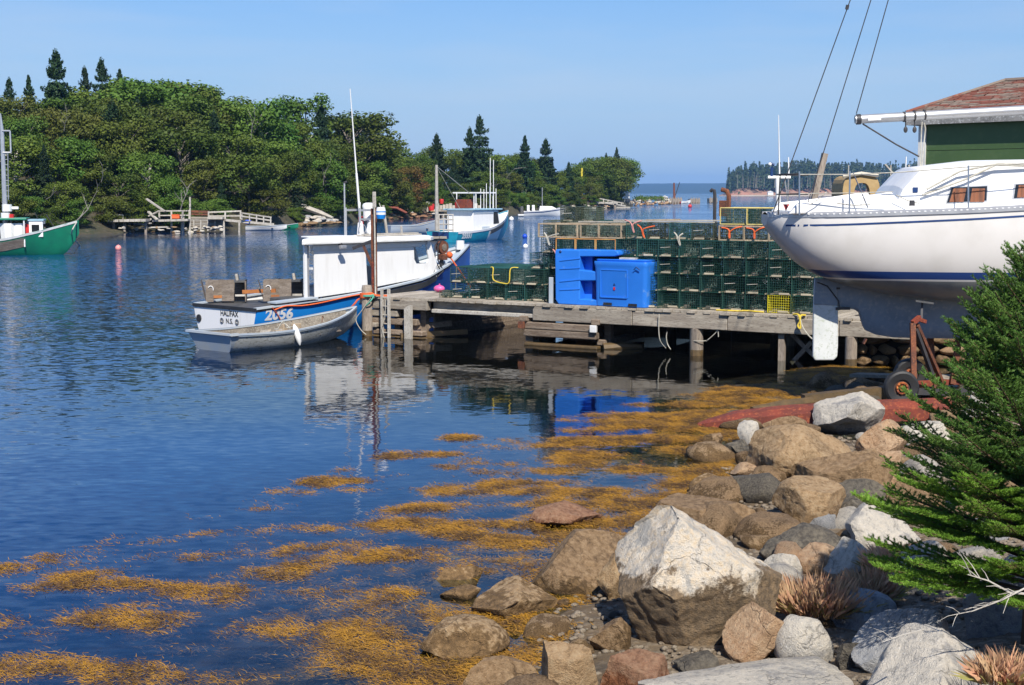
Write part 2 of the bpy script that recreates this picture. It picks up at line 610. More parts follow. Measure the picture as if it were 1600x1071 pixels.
def murk_at(x, y):
    if y > 70 or x < -30 or y < -14:
        return 1.0
    d = shore_d(x, y)
    return min(1.0, max(0.0, (-d - 1.2) / 4.6)) ** 0.8
def dark_body_at(x, y):                         # near-black brown water body in the slip and around the pier
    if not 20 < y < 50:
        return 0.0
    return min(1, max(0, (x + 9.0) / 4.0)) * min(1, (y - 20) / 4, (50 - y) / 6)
PIER_O = onz(590, 525, 0)
PIER_R = onz(1331, 572, 0)
def wind_at(x, y):
    """how ruffled the water is: calm in the lee of the pier and along both shores, breezy in the channel"""
    k = 0.0
    px = 800 + FPX * x / max(y, 1)
    if y < 60:
        k = 0.03 + 0.09 * min(1, max(0, (-x - 1.5 - 0.05 * abs(y - 33)) / 6.0))
        k += 0.03 * max(0, min(1, (20 - y) / 8)) * (1 if x < -1 else 0.2)
    else:
        k = 0.4
    k = k + (0.85 - k) * min(1, max(0, (y - 38) / 26)) if y > 38 else k
    far = lerp_table(FAR_SHORE, px)
    k *= min(1.0, max(0.05, (far - y - 9) / 14.0)) if px < 985 and y < 420 else 1.0
    if y > 420:
        k = 0.4
    n = mnoise.fractal(Vector((x * 0.035, y * 0.035, 9.0)), 1, 2, 3)
    k *= min(1.5, max(0.35, 1 + 0.9 * n))
    return min(1.0, max(0.02, k))
FAR_SHORE = [(-900, 108), (0, 114), (100, 119), (200, 128), (285, 131), (350, 136), (430, 143), (520, 163), (600, 190), (700, 217), (800, 236), (880, 278), (940, 323), (985, 372)]
V, Fc, murk, wind, dark_body = [], [], [], [], []
us = np.linspace(-1.25, 1.25, 260)
ds = np.concatenate([np.array([-12, -6, 0]), np.geomspace(2.5, 9200, 300)])
WR = 9200.0
for d in ds:
    for u in us:
        if d < 2.5:
            x, y = u * 30, d
        else:
            x, y = u * max(d, 26), d
            r = sqrt(x * x + y * y)
            if r > WR:
                x, y = x * WR / r, y * WR / r
        V.append((x, y, 0.0))
        murk.append(murk_at(x, y))
        wind.append(wind_at(x, y))
        dark_body.append(dark_body_at(x, y))
nu = len(us)
for j in range(len(ds) - 1):
    for i in range(nu - 1):
        a = j * nu + i
        Fc.append((a, a + 1, a + nu + 1, a + nu))
water = np_mesh("water", V, Fc, WATER_MAT)
tag(water, kind="structure")
for nm, arr in (("murk", murk), ("wind", wind), ("dark_body", dark_body)):
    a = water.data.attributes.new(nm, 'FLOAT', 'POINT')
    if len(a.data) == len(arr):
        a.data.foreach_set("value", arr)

# --- far land
def hill_strip(name, tops, dist, depth, m, step=24, rough=0.0, base=-1.5, seed=0.0):
    """a ridge of hills: tops = (px, z of the ridge); dist = (px, metres to its shore)"""
    V, F = [], []
    pxs = np.arange(tops[0][0], tops[-1][0] + 1, step)
    prof = [(0, 0.0), (0.06, 0.30), (0.2, 0.62), (0.45, 0.9), (0.7, 1.0), (1.0, 0.75), (1.3, 0.0)]
    for px in pxs:
        u = (px - 800) / FPX
        D0 = lerp_table(dist, px)
        zt = lerp_table(tops, px)
        for a, h in prof:
            D = D0 + a * depth
            n = mnoise.fractal(Vector((px * 0.02, a * 6, seed)), 1, 2, 4)
            V.append((u * D, D, base + (zt - base) * h * (1 + rough * n) if h else base))
    k = len(prof)
    for i in range(len(pxs) - 1):
        for j in range(k - 1):
            a = i * k + j
            F.append((a, a + k, a + k + 1, a + 1))
    o = np_mesh(name, V, F, m, smooth=True)
    return tag(o, kind="structure")
FARWOOD = mat("distant_wooded_slope", (0.018, 0.035, 0.025), (0.026, 0.042, 0.026), rough=0.95, scale=0.006)
zt = lambda y, D: 3.6 + (301.5 - y) / FPX * D
hill_strip("far_hills", [(-1500, 90), (-200, 60), (700, 48), (960, 46), (1010, 50), (1080, 51), (1140, 53), (1300, 60), (1700, 85), (2600, 70)], [(-1500, 6200), (2600, 6200)], 1500, FARWOOD, step=10, rough=0.05)
CLIFF = mat("red_clay_bluff", (0.36, 0.17, 0.115), (0.30, 0.19, 0.13), rough=0.95, scale=0.06, fine=(0.20, 0.12, 0.08))
BEACHM = mat("pale_beach", (0.42, 0.36, 0.29), (0.34, 0.29, 0.23), rough=0.95, scale=0.05)
ID = [(1120, 1560), (1140, 1530), (1250, 1580), (1460, 1780), (1900, 2100)]
hill_strip("island_ground", [(1122, 0.5), (1132, 3), (1142, 10), (1160, 14), (1200, 12), (1300, 14), (1460, 14), (1900, 18)], ID, 160, CLIFF, step=3, rough=0.3, seed=4.2)
hill_strip("beach", [(1124, 0.6), (1135, 1.2), (1250, 2.0), (1460, 2.8), (1900, 3)], [(a, b_ - 12) for a, b_ in ID], 40, BEACHM, step=5, rough=0.2, seed=2.2)

# --- near wooded shore across the water
HILL_OUT = [(-900, 150), (-200, 150), (0, 150), (60, 148), (100, 140), (160, 142), (230, 124), (280, 132), (340, 150), (400, 160), (450, 152), (500, 154), (525, 185), (560, 178), (600, 208), (640, 224), (700, 232), (760, 236), (800, 240), (850, 252), (880, 268), (910, 258), (940, 244), (970, 246), (985, 270)]
HILL_H = [(-900, 8), (0, 7.5), (200, 7.5), (400, 7), (550, 6), (700, 4.5), (850, 3.5), (940, 3), (975, 1.5), (990, -0.8)]
def wood_ground(px, d):
    h = lerp_table(HILL_H, px)
    if d < 0:
        return -0.35 * -d
    n = mnoise.fractal(Vector((px * 0.02, d * 0.1, 1.0)), 1, 2, 3)
    z = 1.1 * min(1, d / 5) + max(0, h - 1.1) * min(1, max(0, d - 4) / 42) ** 0.9 + 0.35 * n * min(1, d / 4)
    return z if h > 0 else h
V, Fc = [], []
pxs = np.concatenate([np.arange(-900, 0, 60), np.arange(0, 996, 8)])
dd = [-6, -2, 0, 1.2, 2.5, 5, 9, 14, 20, 27, 35, 45, 60, 85, 130]
for px in pxs:
    D0 = lerp_table(FAR_SHORE, px)
    u = (px - 800) / FPX
    for d in dd:
        jit = 0.0 if d > 4 else 1.5 * mnoise.noise(Vector((px * 0.06, 2.0, 0)))
        D = D0 + d + jit
        V.append((u * D, D, wood_ground(px, d)))
k = len(dd)
for i in range(len(pxs) - 1):
    for j in range(k - 1):
        a = i * k + j
        Fc.append((a, a + k, a + k + 1, a + 1))
FOREST_FLOOR = mat("forest_floor", (0.055, 0.045, 0.025), (0.035, 0.04, 0.018), rough=0.95, scale=0.4, fine=(0.09, 0.075, 0.05))
tag(np_mesh("wooded_bank", V, Fc, FOREST_FLOOR, smooth=True), kind="structure")

# ================================================================== TREES
def leaf_mat(name, c1, c2, hue=0.0, trans=0.25, scale=0.9, val=0.22):
    m, t, b, o = nt(name)
    vec, r = coords(t)
    f = tex(t, vec, scale, 3)
    col = mixc(t, maprange(t, f, 0.35, 0.65), c1, c2)
    geo = t.nodes.new("ShaderNodeNewGeometry")
    hs = t.nodes.new("ShaderNodeHueSaturation")
    t.links.new(col, hs.inputs["Color"])
    k = math_(t, 'ADD', maprange(t, r, 0, 1, 1 - val, 1 + val), maprange(t, geo.outputs["Random Per Island"], 0, 1, -0.22, 0.22))
    t.links.new(k, hs.inputs["Value"])
    t.links.new(maprange(t, r, 0, 1, 0.5 - hue, 0.5 + hue), hs.inputs["Hue"])
    t.links.new(hs.outputs[0], b.inputs["Base Color"])
    b.inputs["Roughness"].default_value = 0.6
    b.inputs["Specular IOR Level"].default_value = 0.25
    tl = t.nodes.new("ShaderNodeBsdfTranslucent")
    t.links.new(hs.outputs[0], tl.inputs["Color"])
    mx = t.nodes.new("ShaderNodeMixShader")
    mx.inputs[0].default_value = trans
    t.links.new(b.outputs[0], mx.inputs[1])
    t.links.new(tl.outputs[0], mx.inputs[2])
    t.links.new(mx.outputs[0], o.inputs["Surface"])
    return m
LEAF = leaf_mat("broad_leaves", (0.060, 0.112, 0.014), (0.108, 0.146, 0.020), hue=0.022, val=0.32)
LEAF_DRY = leaf_mat("yellowing_leaves", (0.115, 0.122, 0.02), (0.09, 0.112, 0.018), hue=0.015)
LEAF_RED = leaf_mat("reddening_leaves", (0.15, 0.075, 0.022), (0.12, 0.10, 0.025), hue=0.01)
NEEDLE_FAR = leaf_mat("spruce_foliage", (0.022, 0.052, 0.022), (0.034, 0.066, 0.024), hue=0.01, trans=0.1)
BARK = mat("grey_bark", (0.16, 0.14, 0.115), (0.09, 0.075, 0.06), rough=0.9, scale=3)
BIRCH = mat("white_birch_bark", (0.55, 0.52, 0.46), (0.38, 0.35, 0.30), rough=0.8, scale=3)

def quads_at(P, nrm, size, asp=0.75):
    """one small four-sided leaf clump at every point of P, facing nrm, each turned at random"""
    n = len(P)
    rv = rng.normal(size=(n, 3))
    t1 = np.cross(nrm, rv)
    t1 /= np.linalg.norm(t1, axis=1, keepdims=True) + 1e-9
    t2 = np.cross(nrm, t1)
    s = size[:, None] if hasattr(size, "shape") else size
    bend = nrm * (0.25 * s)
    V = np.stack([P - t1 * s * 0.5, P + t2 * s * 0.5 * asp + bend * 0.4, P + t1 * s * 0.5, P - t2 * s * 0.5 * asp + bend * 0.4], axis=1).reshape(-1, 3)
    F = np.arange(4 * n).reshape(n, 4)
    return V, F
def unit(a):
    return a / (np.linalg.norm(a, axis=-1, keepdims=True) + 1e-9)
def broad_proto(kind, seed):
    """a broadleaf tree 1 unit high: limbs and a crown of leaf clumps"""
    global rng
    rng = np.random.default_rng(seed)
    R = random.Random(seed)
    wide = R.uniform(0.34, 0.44)
    cz0 = R.uniform(0.08, 0.18)
    nb = R.randint(34, 44)
    cl = []
    for i in range(nb):
        th = R.uniform(0, 2 * pi)
        v = R.random() ** 0.8
        zz = cz0 + (0.93 - cz0) * v
        env = wide * (sin(pi * (0.12 + 0.80 * (zz - cz0) / (1 - cz0))) ** 0.65)
        rr = env * sqrt(R.uniform(0.15, 1.0))
        cl.append((rr * cos(th), rr * sin(th), zz, R.uniform(0.085, 0.15)))
    P, Nn, S = [], [], []
    for (x, y, z, r) in cl:
        n = int(190 * (r / 0.115) ** 2)
        d = unit(rng.normal(size=(n, 3)))
        rad = r * rng.uniform(0.45, 1.12, size=(n, 1)) * np.array([1.2, 1.2, 0.72])
        P.append(np.array([x, y, z]) + d * rad)
        Nn.append(unit(d * 0.8 + np.array([0, 0, 0.55]) + rng.normal(size=(n, 3)) * 0.55))
        S.append(rng.uniform(0.022, 0.045, size=n))
    P, Nn, S = np.concatenate(P), np.concatenate(Nn), np.concatenate(S)
    V, F = quads_at(P, Nn, S)
    mb = MB()
    top = Vector((R.uniform(-.05, .05), R.uniform(-.05, .05), 0.72))
    mb.tube([(0, 0, -0.06), (top.x * .2, top.y * .2, 0.2), (top.x * .6, top.y * .6, 0.45), top], [0.022, 0.018, 0.012, 0.004], 6)
    for (x, y, z, r) in cl[::2]:
        zb = min(0.6, max(0.12, z - 0.22))
        s = Vector((top.x * zb, top.y * zb, zb))
        e = Vector((x * .92, y * .92, z))
        mb.tube([s, s.lerp(e, .5) + Vector((0, 0, 0.03)), e], [0.009, 0.006, 0.003], 4)
    return V, F, mb
def spruce_proto(seed, slim=0.2, gaps=0.0, dens=1.0):
    """a spruce 1 unit high: whorls of drooping boughs with fronds of foliage"""
    global rng
    rng = np.random.default_rng(seed)
    R = random.Random(seed)
    P, Nn, S = [], [], []
    mb = MB()
    mb.tube([(0, 0, -0.05), (0, 0, 0.4), (0.004, 0, 0.99)], [0.017, 0.011, 0.002], 6)
    z = 0.12
    while z < 0.985:
        k = (1 - z)
        L = slim * (k ** 0.92) * R.uniform(0.75, 1.2) + 0.012
        nbr = 6 if z < 0.8 else 5
        a0 = R.uniform(0, 6.28)
        for i in range(nbr):
            if R.random() < gaps:
                continue
            a = a0 + i * 2 * pi / nbr + R.uniform(-.3, .3)
            l = L * R.uniform(0.7, 1.12)
            dz = -0.28 * l if z < 0.75 else 0.25 * l
            n = int((32 + 300 * l) * dens)
            u = rng.uniform(0.1, 1.0, n) ** 0.75
            w = rng.normal(size=n) * 0.20 * l * (1.05 - u)
            h = rng.normal(size=n) * 0.010 - 0.03 * (np.abs(w) / (0.2 * l + 1e-6)) * 0.35
            px_ = np.stack([cos(a) * u * l - sin(a) * w, sin(a) * u * l + cos(a) * w, z + dz * u + 0.30 * l * np.maximum(0, u - 0.6) + h], 1)
            P.append(px_)
            Nn.append(unit(np.array([cos(a) * .35, sin(a) * .35, 0.75]) + rng.normal(size=(n, 3)) * 0.5))
            S.append(rng.uniform(0.018, 0.040, size=n) * (0.6 + 0.7 * k))
            if z < 0.7 and i % 2 == 0:
                mb.tube([(0, 0, z), (cos(a) * l * .8, sin(a) * l * .8, z + dz * .8)], [0.004, 0.0015], 3)
        z += R.uniform(0.034, 0.058) * (0.65 + 0.6 * k)
    n = 60
    P.append(np.stack([rng.normal(size=n) * .006, rng.normal(size=n) * .006, rng.uniform(0.93, 1.01, n)], 1))
    Nn.append(unit(rng.normal(size=(n, 3))))
    S.append(np.full(n, 0.014))
    V, F = quads_at(np.concatenate(P), np.concatenate(Nn), np.concatenate(S), 0.5)
    return V, F, mb
TREE_MESH = {}
for i in range(6):
    V, F, mb = broad_proto('b', 100 + i)
    TREE_MESH[('broad', i)] = (V, F, mb)
for i in range(4):
    V, F, mb = spruce_proto(200 + i, slim=[0.30, 0.25, 0.35, 0.27][i], gaps=[0.0, 0.10, 0.02, 0.2][i], dens=1.7)
    TREE_MESH[('spruce', i)] = (V, F, mb)
MESH_CACHE = {}
LANDMARK = [(20, "above the green boat"), (120, "right of the green boat's bow"), (190, "above the low landing stage"), (250, "above the slanting timber"), (300, "above the railed dock"), (350, "above the planked bulkhead"), (400, "above the gangway"), (450, "above the green canoe"), (500, "above the pale ledge"), (560, "behind the whip aerial"), (620, "above the red curved frame"), (680, "behind the grey mast"), (730, "left of the teal boat's cabin"), (780, "behind the teal boat's aerials"), (840, "behind the motor boat"), (890, "left of the red chairs"), (930, "above the red chairs"), (965, "near the white tower")]
def landmark(px):
    return min(LANDMARK, key=lambda a: abs(a[0] - px))[1] if px > -20 else "left of the green boat's mast"
TODO = {}
def later(o_, text, rank):
    TODO.setdefault(text, []).append((rank, o_))
def settle():
    nth = ["first", "second", "third", "fourth", "fifth", "sixth", "seventh", "eighth", "ninth", "tenth"]
    for text, L_ in TODO.items():
        L_.sort(key=lambda a: a[0])
        for i, (_, o_) in enumerate(L_):
            o_["label"] = text if len(L_) == 1 else f"{text}, {nth[min(i, 9)]} from the left"
    TODO.clear()
def tree(name, label, loc, h, proto, leaf, bark=BARK, group=None, wide=1.0, cat="tree", rz=None):
    root = thing(name, label, cat, loc, random.uniform(0, 6.28) if rz is None else rz, group)
    root.scale = (h * wide, h * wide, h)
    key = (proto, leaf.name, bark.name)
    if key not in MESH_CACHE:
        V, F, mb = TREE_MESH[proto]
        c = np_mesh("crown", V, F, leaf, root)
        tk = mb.build("trunk", bark, root, smooth=True)
        MESH_CACHE[key] = (c, tk)
    else:
        for s in MESH_CACHE[key]:
            c = s.copy()
            COL.objects.link(c)
            c.parent = root
    return root

R = random.Random(11)
def shore_at(px, d):
    D = lerp_table(FAR_SHORE, px) + d
    return Vector(((px - 800) / FPX * D, D, wood_ground(px, d)))
rows = [(3.5, 0.42), (8, 0.55), (14, 0.68), (21, 0.80), (29, 0.90), (38, 1.0)]
for ri, (d0, frac) in enumerate(rows):
    px = -260.0
    while px < 972:
        D = lerp_table(FAR_SHORE, px) + d0
        pxm = FPX / D
        step = R.uniform(3.4, 5.6) * pxm
        d = d0 + R.uniform(-2.5, 2.5)
        p = shore_at(px, d)
        oy = lerp_table(HILL_OUT, px)
        sy = proj((p.x, p.y, 0))[1]
        fr_ = min(1.0, frac + R.uniform(-0.09, 0.05))
        if px > 860:
            fr_ = min(1.0, fr_ + 0.1)
        ztop = 3.6 + (301.5 - (sy + (oy - sy) * fr_)) / FPX * p.y
        h = max(3.2, min(14, (ztop - p.z) * 1.04))
        where = ["waterside", "second", "third", "fourth", "upper", "skyline"][ri] + " row, " + landmark(px)
        q = R.random()
        if q < (0.10 if px < 560 else 0.24):
            o_ = tree("spruce_tree", "dark spruce standing among the leafy trees of the far bank", p, h * 1.02, ('spruce', R.randint(0, 3)), NEEDLE_FAR, group="spruces in the far wood")
        elif q < 0.955:
            o_ = tree("broadleaf_tree", "green leafy tree in the dense wood across the water", p, h, ('broad', R.randint(0, 5)), LEAF, group="leafy trees in the far wood", bark=BIRCH if R.random() < 0.3 else BARK, wide=R.uniform(0.95, 1.35))
        else:
            o_ = tree("broadleaf_tree", "leafy tree turning yellow in the wood across the water", p, h, ('broad', R.randint(0, 5)), LEAF_DRY, group="yellowing trees in the far wood", wide=R.uniform(0.9, 1.2))
        later(o_, ("dark spruce" if o_.name.startswith("spruce") else "yellowing tree" if "yellow" in o_["label"] else "green leafy tree") + ", " + where, px)
        px += step
settle()
px = -200.0                                     # low growth along the bank
while px < 975:
    D = lerp_table(FAR_SHORE, px)
    pxm = FPX / D
    if not (238 < px < 420) or R.random() < 0.35:
        p = shore_at(px, R.uniform(1.5, 3.2))
        o_ = tree("shrub", "low leafy shrub at the foot of the far wood", p - Vector((0, 0, .25)), R.uniform(1.8, 3.6), ('broad', R.randint(0, 5)), LEAF if R.random() < 0.88 else LEAF_DRY, group="shrubs along the far bank", wide=R.uniform(1.2, 1.7), cat="shrub")
        later(o_, "waterside shrub, " + landmark(px), px)
    px += R.uniform(1.8, 3.2) * pxm
settle()
# the ones that stand out
def special(px, top, d, name, label, proto, leaf, wide=1.0, bark=BARK):
    p = shore_at(px, d)
    ztop = 3.6 + (301.5 - top) / FPX * p.y
    return tree(name, label, p, ztop - p.z, proto, leaf, wide=wide, bark=bark)
special(98, 82, 41, "spruce_tree", "tall shapely spruce rising highest above the wooded skyline", ('spruce', 0), NEEDLE_FAR, 1.0)
special(168, 95, 42, "spruce_tree", "second tallest spruce on the skyline, beside a lower pointed one", ('spruce', 2), NEEDLE_FAR, 0.85)
special(142, 108, 43, "spruce_tree", "thin pointed spruce on the skyline between two taller ones", ('spruce', 3), NEEDLE_FAR, 0.85)
special(196, 113, 44, "spruce_tree", "small spruce tip just left of the rounded skyline crown", ('spruce', 1), NEEDLE_FAR, 0.85)
special(25, 125, 40, "spruce_tree", "ragged spruce on the skyline above the green boat", ('spruce', 3), NEEDLE_FAR, 0.95)
special(55, 122, 41, "spruce_tree", "blunt spruce on the skyline left of the tallest spruce", ('spruce', 1), NEEDLE_FAR, 0.9)
special(182, 160, 18, "spruce_tree", "broad dark spruce in the middle of the wooded slope", ('spruce', 2), NEEDLE_FAR, 1.25)
special(235, 120, 38, "broadleaf_tree", "wide rounded leafy crown highest on the wooded ridge", ('broad', 1), LEAF, 1.3)
special(285, 130, 40, "broadleaf_tree", "spreading dark leafy crown right of the highest ridge crown", ('broad', 2), LEAF, 1.4)
special(395, 152, 27, "birch_tree", "tree with bare white forked trunk below the skyline", ('broad', 3), LEAF, 1.0, BIRCH)
special(552, 174, 22, "broadleaf_tree", "rounded leafy tree behind the tall white whip aerial", ('broad', 4), LEAF, 1.3)
special(636, 262, 5, "broadleaf_tree", "small tree with reddening orange leaves at the water's edge", ('broad', 5), LEAF_RED, 1.1)
special(610, 268, 3, "broadleaf_tree", "bright yellow-green bushy tree left of the reddening tree", ('broad', 0), LEAF_DRY, 1.3)
special(683, 210, 22, "spruce_tree", "spruce behind the grey mast of the teal boat", ('spruce', 0), NEEDLE_FAR, 1.0)
special(750, 182, 18, "spruce_tree", "tall full spruce towering over the teal and white boat", ('spruce', 2), NEEDLE_FAR, 0.95)
special(735, 200, 22, "spruce_tree", "ragged spruce just left of the tall full spruce", ('spruce', 0), NEEDLE_FAR, 0.9)
special(820, 214, 16, "spruce_tree", "first of two neighbouring spruces right of the tall full one", ('spruce', 1), NEEDLE_FAR, 1.1)
special(852, 218, 14, "spruce_tree", "broad spruce, right one of the neighbouring pair near the point", ('spruce', 0), NEEDLE_FAR, 1.1)
special(888, 254, 12, "spruce_tree", "short pointed spruce in the dip before the last trees", ('spruce', 3), NEEDLE_FAR, 1.0)
special(962, 232, 10, "spruce_tree", "spruce tip showing above the last leafy clump on the point", ('spruce', 1), NEEDLE_FAR, 0.8)
special(938, 243, 9, "broadleaf_tree", "large leafy tree, left half of the last clump on the point", ('broad', 3), LEAF, 1.0)
special(958, 246, 6, "broadleaf_tree", "leafy tree at the very end of the wooded point", ('broad', 0), LEAF, 1.1)
special(925, 285, 4, "broadleaf_tree", "yellowing small tree in front of the last clump", ('broad', 2), LEAF_DRY, 1.1)
# bare dead branches and pale trunks seen against the leaves
def deadwood(px0, y0, px1, y1, D, label, n=5, w=0.07, seed=1):
    Rr = random.Random(seed)
    a, e = at(px0, y0, D), at(px1, y1, D - 1.0)
    mb = MB()
    L = (e - a).length
    def grow(p, d, l, r, depth):
        pts = [p]
        for i in range(3):
            d = (d + Vector((Rr.uniform(-.25, .25), Rr.uniform(-.25, .25), Rr.uniform(-.15, .25)))).normalized()
            pts.append(pts[-1] + d * l / 3)
        r *= .62 if depth == 2 else 1
        mb.tube(pts, [r, r * .8, r * .55, r * .25], 4)
        if depth:
            for i in range(n if depth == 2 else 2):
                q = pts[1 + i % 3]
                dd = (d + Vector((Rr.uniform(-.9, .9), Rr.uniform(-.6, .3), Rr.uniform(-.3, .8)))).normalized()
                grow(q, dd, l * Rr.uniform(.3, .55), r * .5, depth - 1)
    grow(a, (e - a).normalized(), L, w, 2)
    o_ = thing("dead_tree", label, "dead tree", a)
    mb.build("trunk", mat("dead_grey_wood", (.34, .31, .27), (.26, .23, .2), rough=.9), o_, world=True, smooth=True)
deadwood(282, 328, 296, 297, 129, "bare bleached dead tree leaning over the small dock", 6, 0.09, 3)
deadwood(108, 358, 150, 318, 119, "bare pale trunk leaning from the bank behind the green boat", 3, 0.10, 5)
deadwood(72, 312, 88, 300, 121, "short broken pale branch above the green boat's bow", 2, 0.06, 6)
deadwood(392, 225, 398, 182, 158, "slender white forked trunk on the slope, upper middle", 4, 0.09, 8)
deadwood(778, 300, 800, 258, 240, "white Y-shaped bare trunk behind the teal boat's aerials", 4, 0.14, 9)
deadwood(815, 313, 826, 298, 245, "short white leaning trunk above the moored motor boat", 1, 0.12, 10)
deadwood(158, 285, 166, 262, 122, "white broken snag among the leaves left of the dock", 3, 0.06, 12)
deadwood(100, 205, 108, 178, 135, "bare twiggy grey snag halfway up the wooded slope", 6, 0.05, 13)
deadwood(505, 290, 516, 255, 160, "thin bare snag on the slope left of the whip aerial", 4, 0.05, 14)

# --- the island's wood: too far away to tell trees apart, one mass
P, Nn, S = [], [], []
R = random.Random(5)
rng = np.random.default_rng(5)
ITOP = [(1140, 268), (1150, 262), (1170, 258), (1200, 259), (1240, 252), (1300, 256), (1340, 255), (1365, 256), (1400, 258), (1430, 255), (1500, 258), (1900, 262)]
for i in range(820):
    px = R.uniform(1136, 1720)
    D = lerp_table(ID, px) + R.uniform(8, 100)
    gz = 10 + 3 * R.random() if px > 1150 else 6
    tz = zt(lerp_table(ITOP, px), D) + R.uniform(-6, 1.0) + (5 if R.random() < 0.05 else 0)
    if px > 1360:
        gz = 4
    h = max(6, tz - gz)
    x0 = (px - 800) / FPX * D
    rr = R.uniform(2.2, 4.0) if R.random() < .6 else R.uniform(4, 6)
    n = 120
    gz -= 3
    h += 3
    v = rng.uniform(0, 1, n)
    rad = rr * (1.05 - v) ** 0.8
    th = rng.uniform(0, 6.28, n)
    P.append(np.stack([x0 + rad * np.cos(th), D + rad * np.sin(th), gz + h * v], 1))
    Nn.append(unit(np.stack([np.cos(th), np.sin(th), np.full(n, .6)], 1) + rng.normal(size=(n, 3)) * .3))
    S.append(rng.uniform(1.5, 3.0, n))
V, F = quads_at(np.concatenate(P), np.concatenate(Nn), np.concatenate(S))
ISL = leaf_mat("island_spruce_foliage", (0.032, 0.06, 0.022), (0.055, 0.075, 0.028), scale=0.02)
tag(np_mesh("woods", V, F, ISL), "dark wood covering the far island's bluff", "wood", kind="stuff")
mb = MB()
R = random.Random(6)
for i in range(45):
    px = R.uniform(1150, 1450)
    D = lerp_table(ID, px) + R.uniform(2, 8)
    x0 = (px - 800) / FPX * D
    g = 9 if px < 1360 else 4
    mb.tube([(x0, D, g), (x0 + R.uniform(-1, 1), D, g + R.uniform(8, 18))], [0.26, 0.1], 3)
tag(mb.build("dead_trunks", mat("grey_dead_trunk", (.26, .23, .19), (.2, .17, .14), rough=.9)), "pale bare trunks along the edge of the island's wood", "dead trunks", kind="stuff")

# ================================================================== ROCKS
def rock_mat(name, c1, c2, speck, stain=None, stain_z=0.5, lich=None, scale=2.2, bump=0.9):
    m, t, b, o = nt(name)
    b.inputs["Roughness"].default_value = 0.82
    b.inputs["Specular IOR Level"].default_value = 0.3
    vec, r = coords(t)
    f = tex(t, vec, scale, 6, 0.6)
    g = tex(t, vec, scale * 9, 6, 0.65)
    h = tex(t, vec, scale * 34, 4, 0.7)
    col = mixc(t, maprange(t, f, 0.38, 0.62), c1, c2)
    col = mixc(t, maprange(t, g, 0.45, 0.66, 0, 0.85), col, speck)
    col = mixc(t, maprange(t, g, 0.46, 0.32, 0, 0.65), col, tuple(x * .45 for x in c2))
    col = mixc(t, maprange(t, h, 0.60, 0.70, 0, 0.7), col, tuple(min(.75, x * 1.9) for x in c1))
    col = mixc(t, maprange(t, h, 0.40, 0.31, 0, 0.6), col, tuple(x * .35 for x in c1))
    if lich:
        l = tex(t, vec, scale * 1.7, 7, 0.62)
        col = mixc(t, maprange(t, l, 0.56, 0.63, 0, 0.8), col, lich)
    # veins and joints
    vz = t.nodes.new("ShaderNodeTexVoronoi")
    vz.feature = 'DISTANCE_TO_EDGE'
    vz.inputs["Scale"].default_value = scale * 0.8
    wob = t.nodes.new("ShaderNodeVectorMath")
    wob.operation = 'ADD'
    t.links.new(vec, wob.inputs[0])
    nn = t.nodes.new("ShaderNodeTexNoise")
    nn.inputs["Scale"].default_value = 3.0
    nn.inputs["Detail"].default_value = 5
    t.links.new(vec, nn.inputs["Vector"])
    vs_ = t.nodes.new("ShaderNodeVectorMath")
    vs_.operation = 'SCALE'
    vs_.inputs["Scale"].default_value = 0.55
    t.links.new(nn.outputs["Color"], vs_.inputs[0])
    t.links.new(vs_.outputs[0], wob.inputs[1])
    t.links.new(wob.outputs[0], vz.inputs["Vector"])
    crack = maprange(t, vz.outputs["Distance"], 0.0, 0.016, 1, 0)
    crack = math_(t, 'MULTIPLY', crack, maprange(t, f, 0.42, 0.55))
    col = mixc(t, math_(t, 'MULTIPLY', crack, 0.5), col, tuple(x * .3 for x in c1))
    if stain:
        geo = t.nodes.new("ShaderNodeNewGeometry")
        sp = t.nodes.new("ShaderNodeSeparateXYZ")
        t.links.new(geo.outputs["Position"], sp.inputs[0])
        zz = math_(t, 'ADD', sp.outputs[2], math_(t, 'ADD', math_(t, 'MULTIPLY', math_(t, 'SUBTRACT', f, 0.5), -0.9), math_(t, 'MULTIPLY', math_(t, 'SUBTRACT', g, 0.5), 0.35)))
        k = maprange(t, zz, stain_z - 0.045, stain_z + 0.045, 1, 0, True)
        col = mixc(t, math_(t, 'MULTIPLY', k, 0.92), col, mixc(t, maprange(t, g, 0.42, 0.6), stain, tuple(x * 1.9 for x in stain)))
    t.links.new(col, b.inputs["Base Color"])
    hh = math_(t, 'ADD', math_(t, 'MULTIPLY', g, 0.5), math_(t, 'MULTIPLY', h, 0.5))
    hh = math_(t, 'SUBTRACT', hh, math_(t, 'MULTIPLY', crack, 0.25))
    addbump(t, b, hh, 0.9, 0.045)
    return m
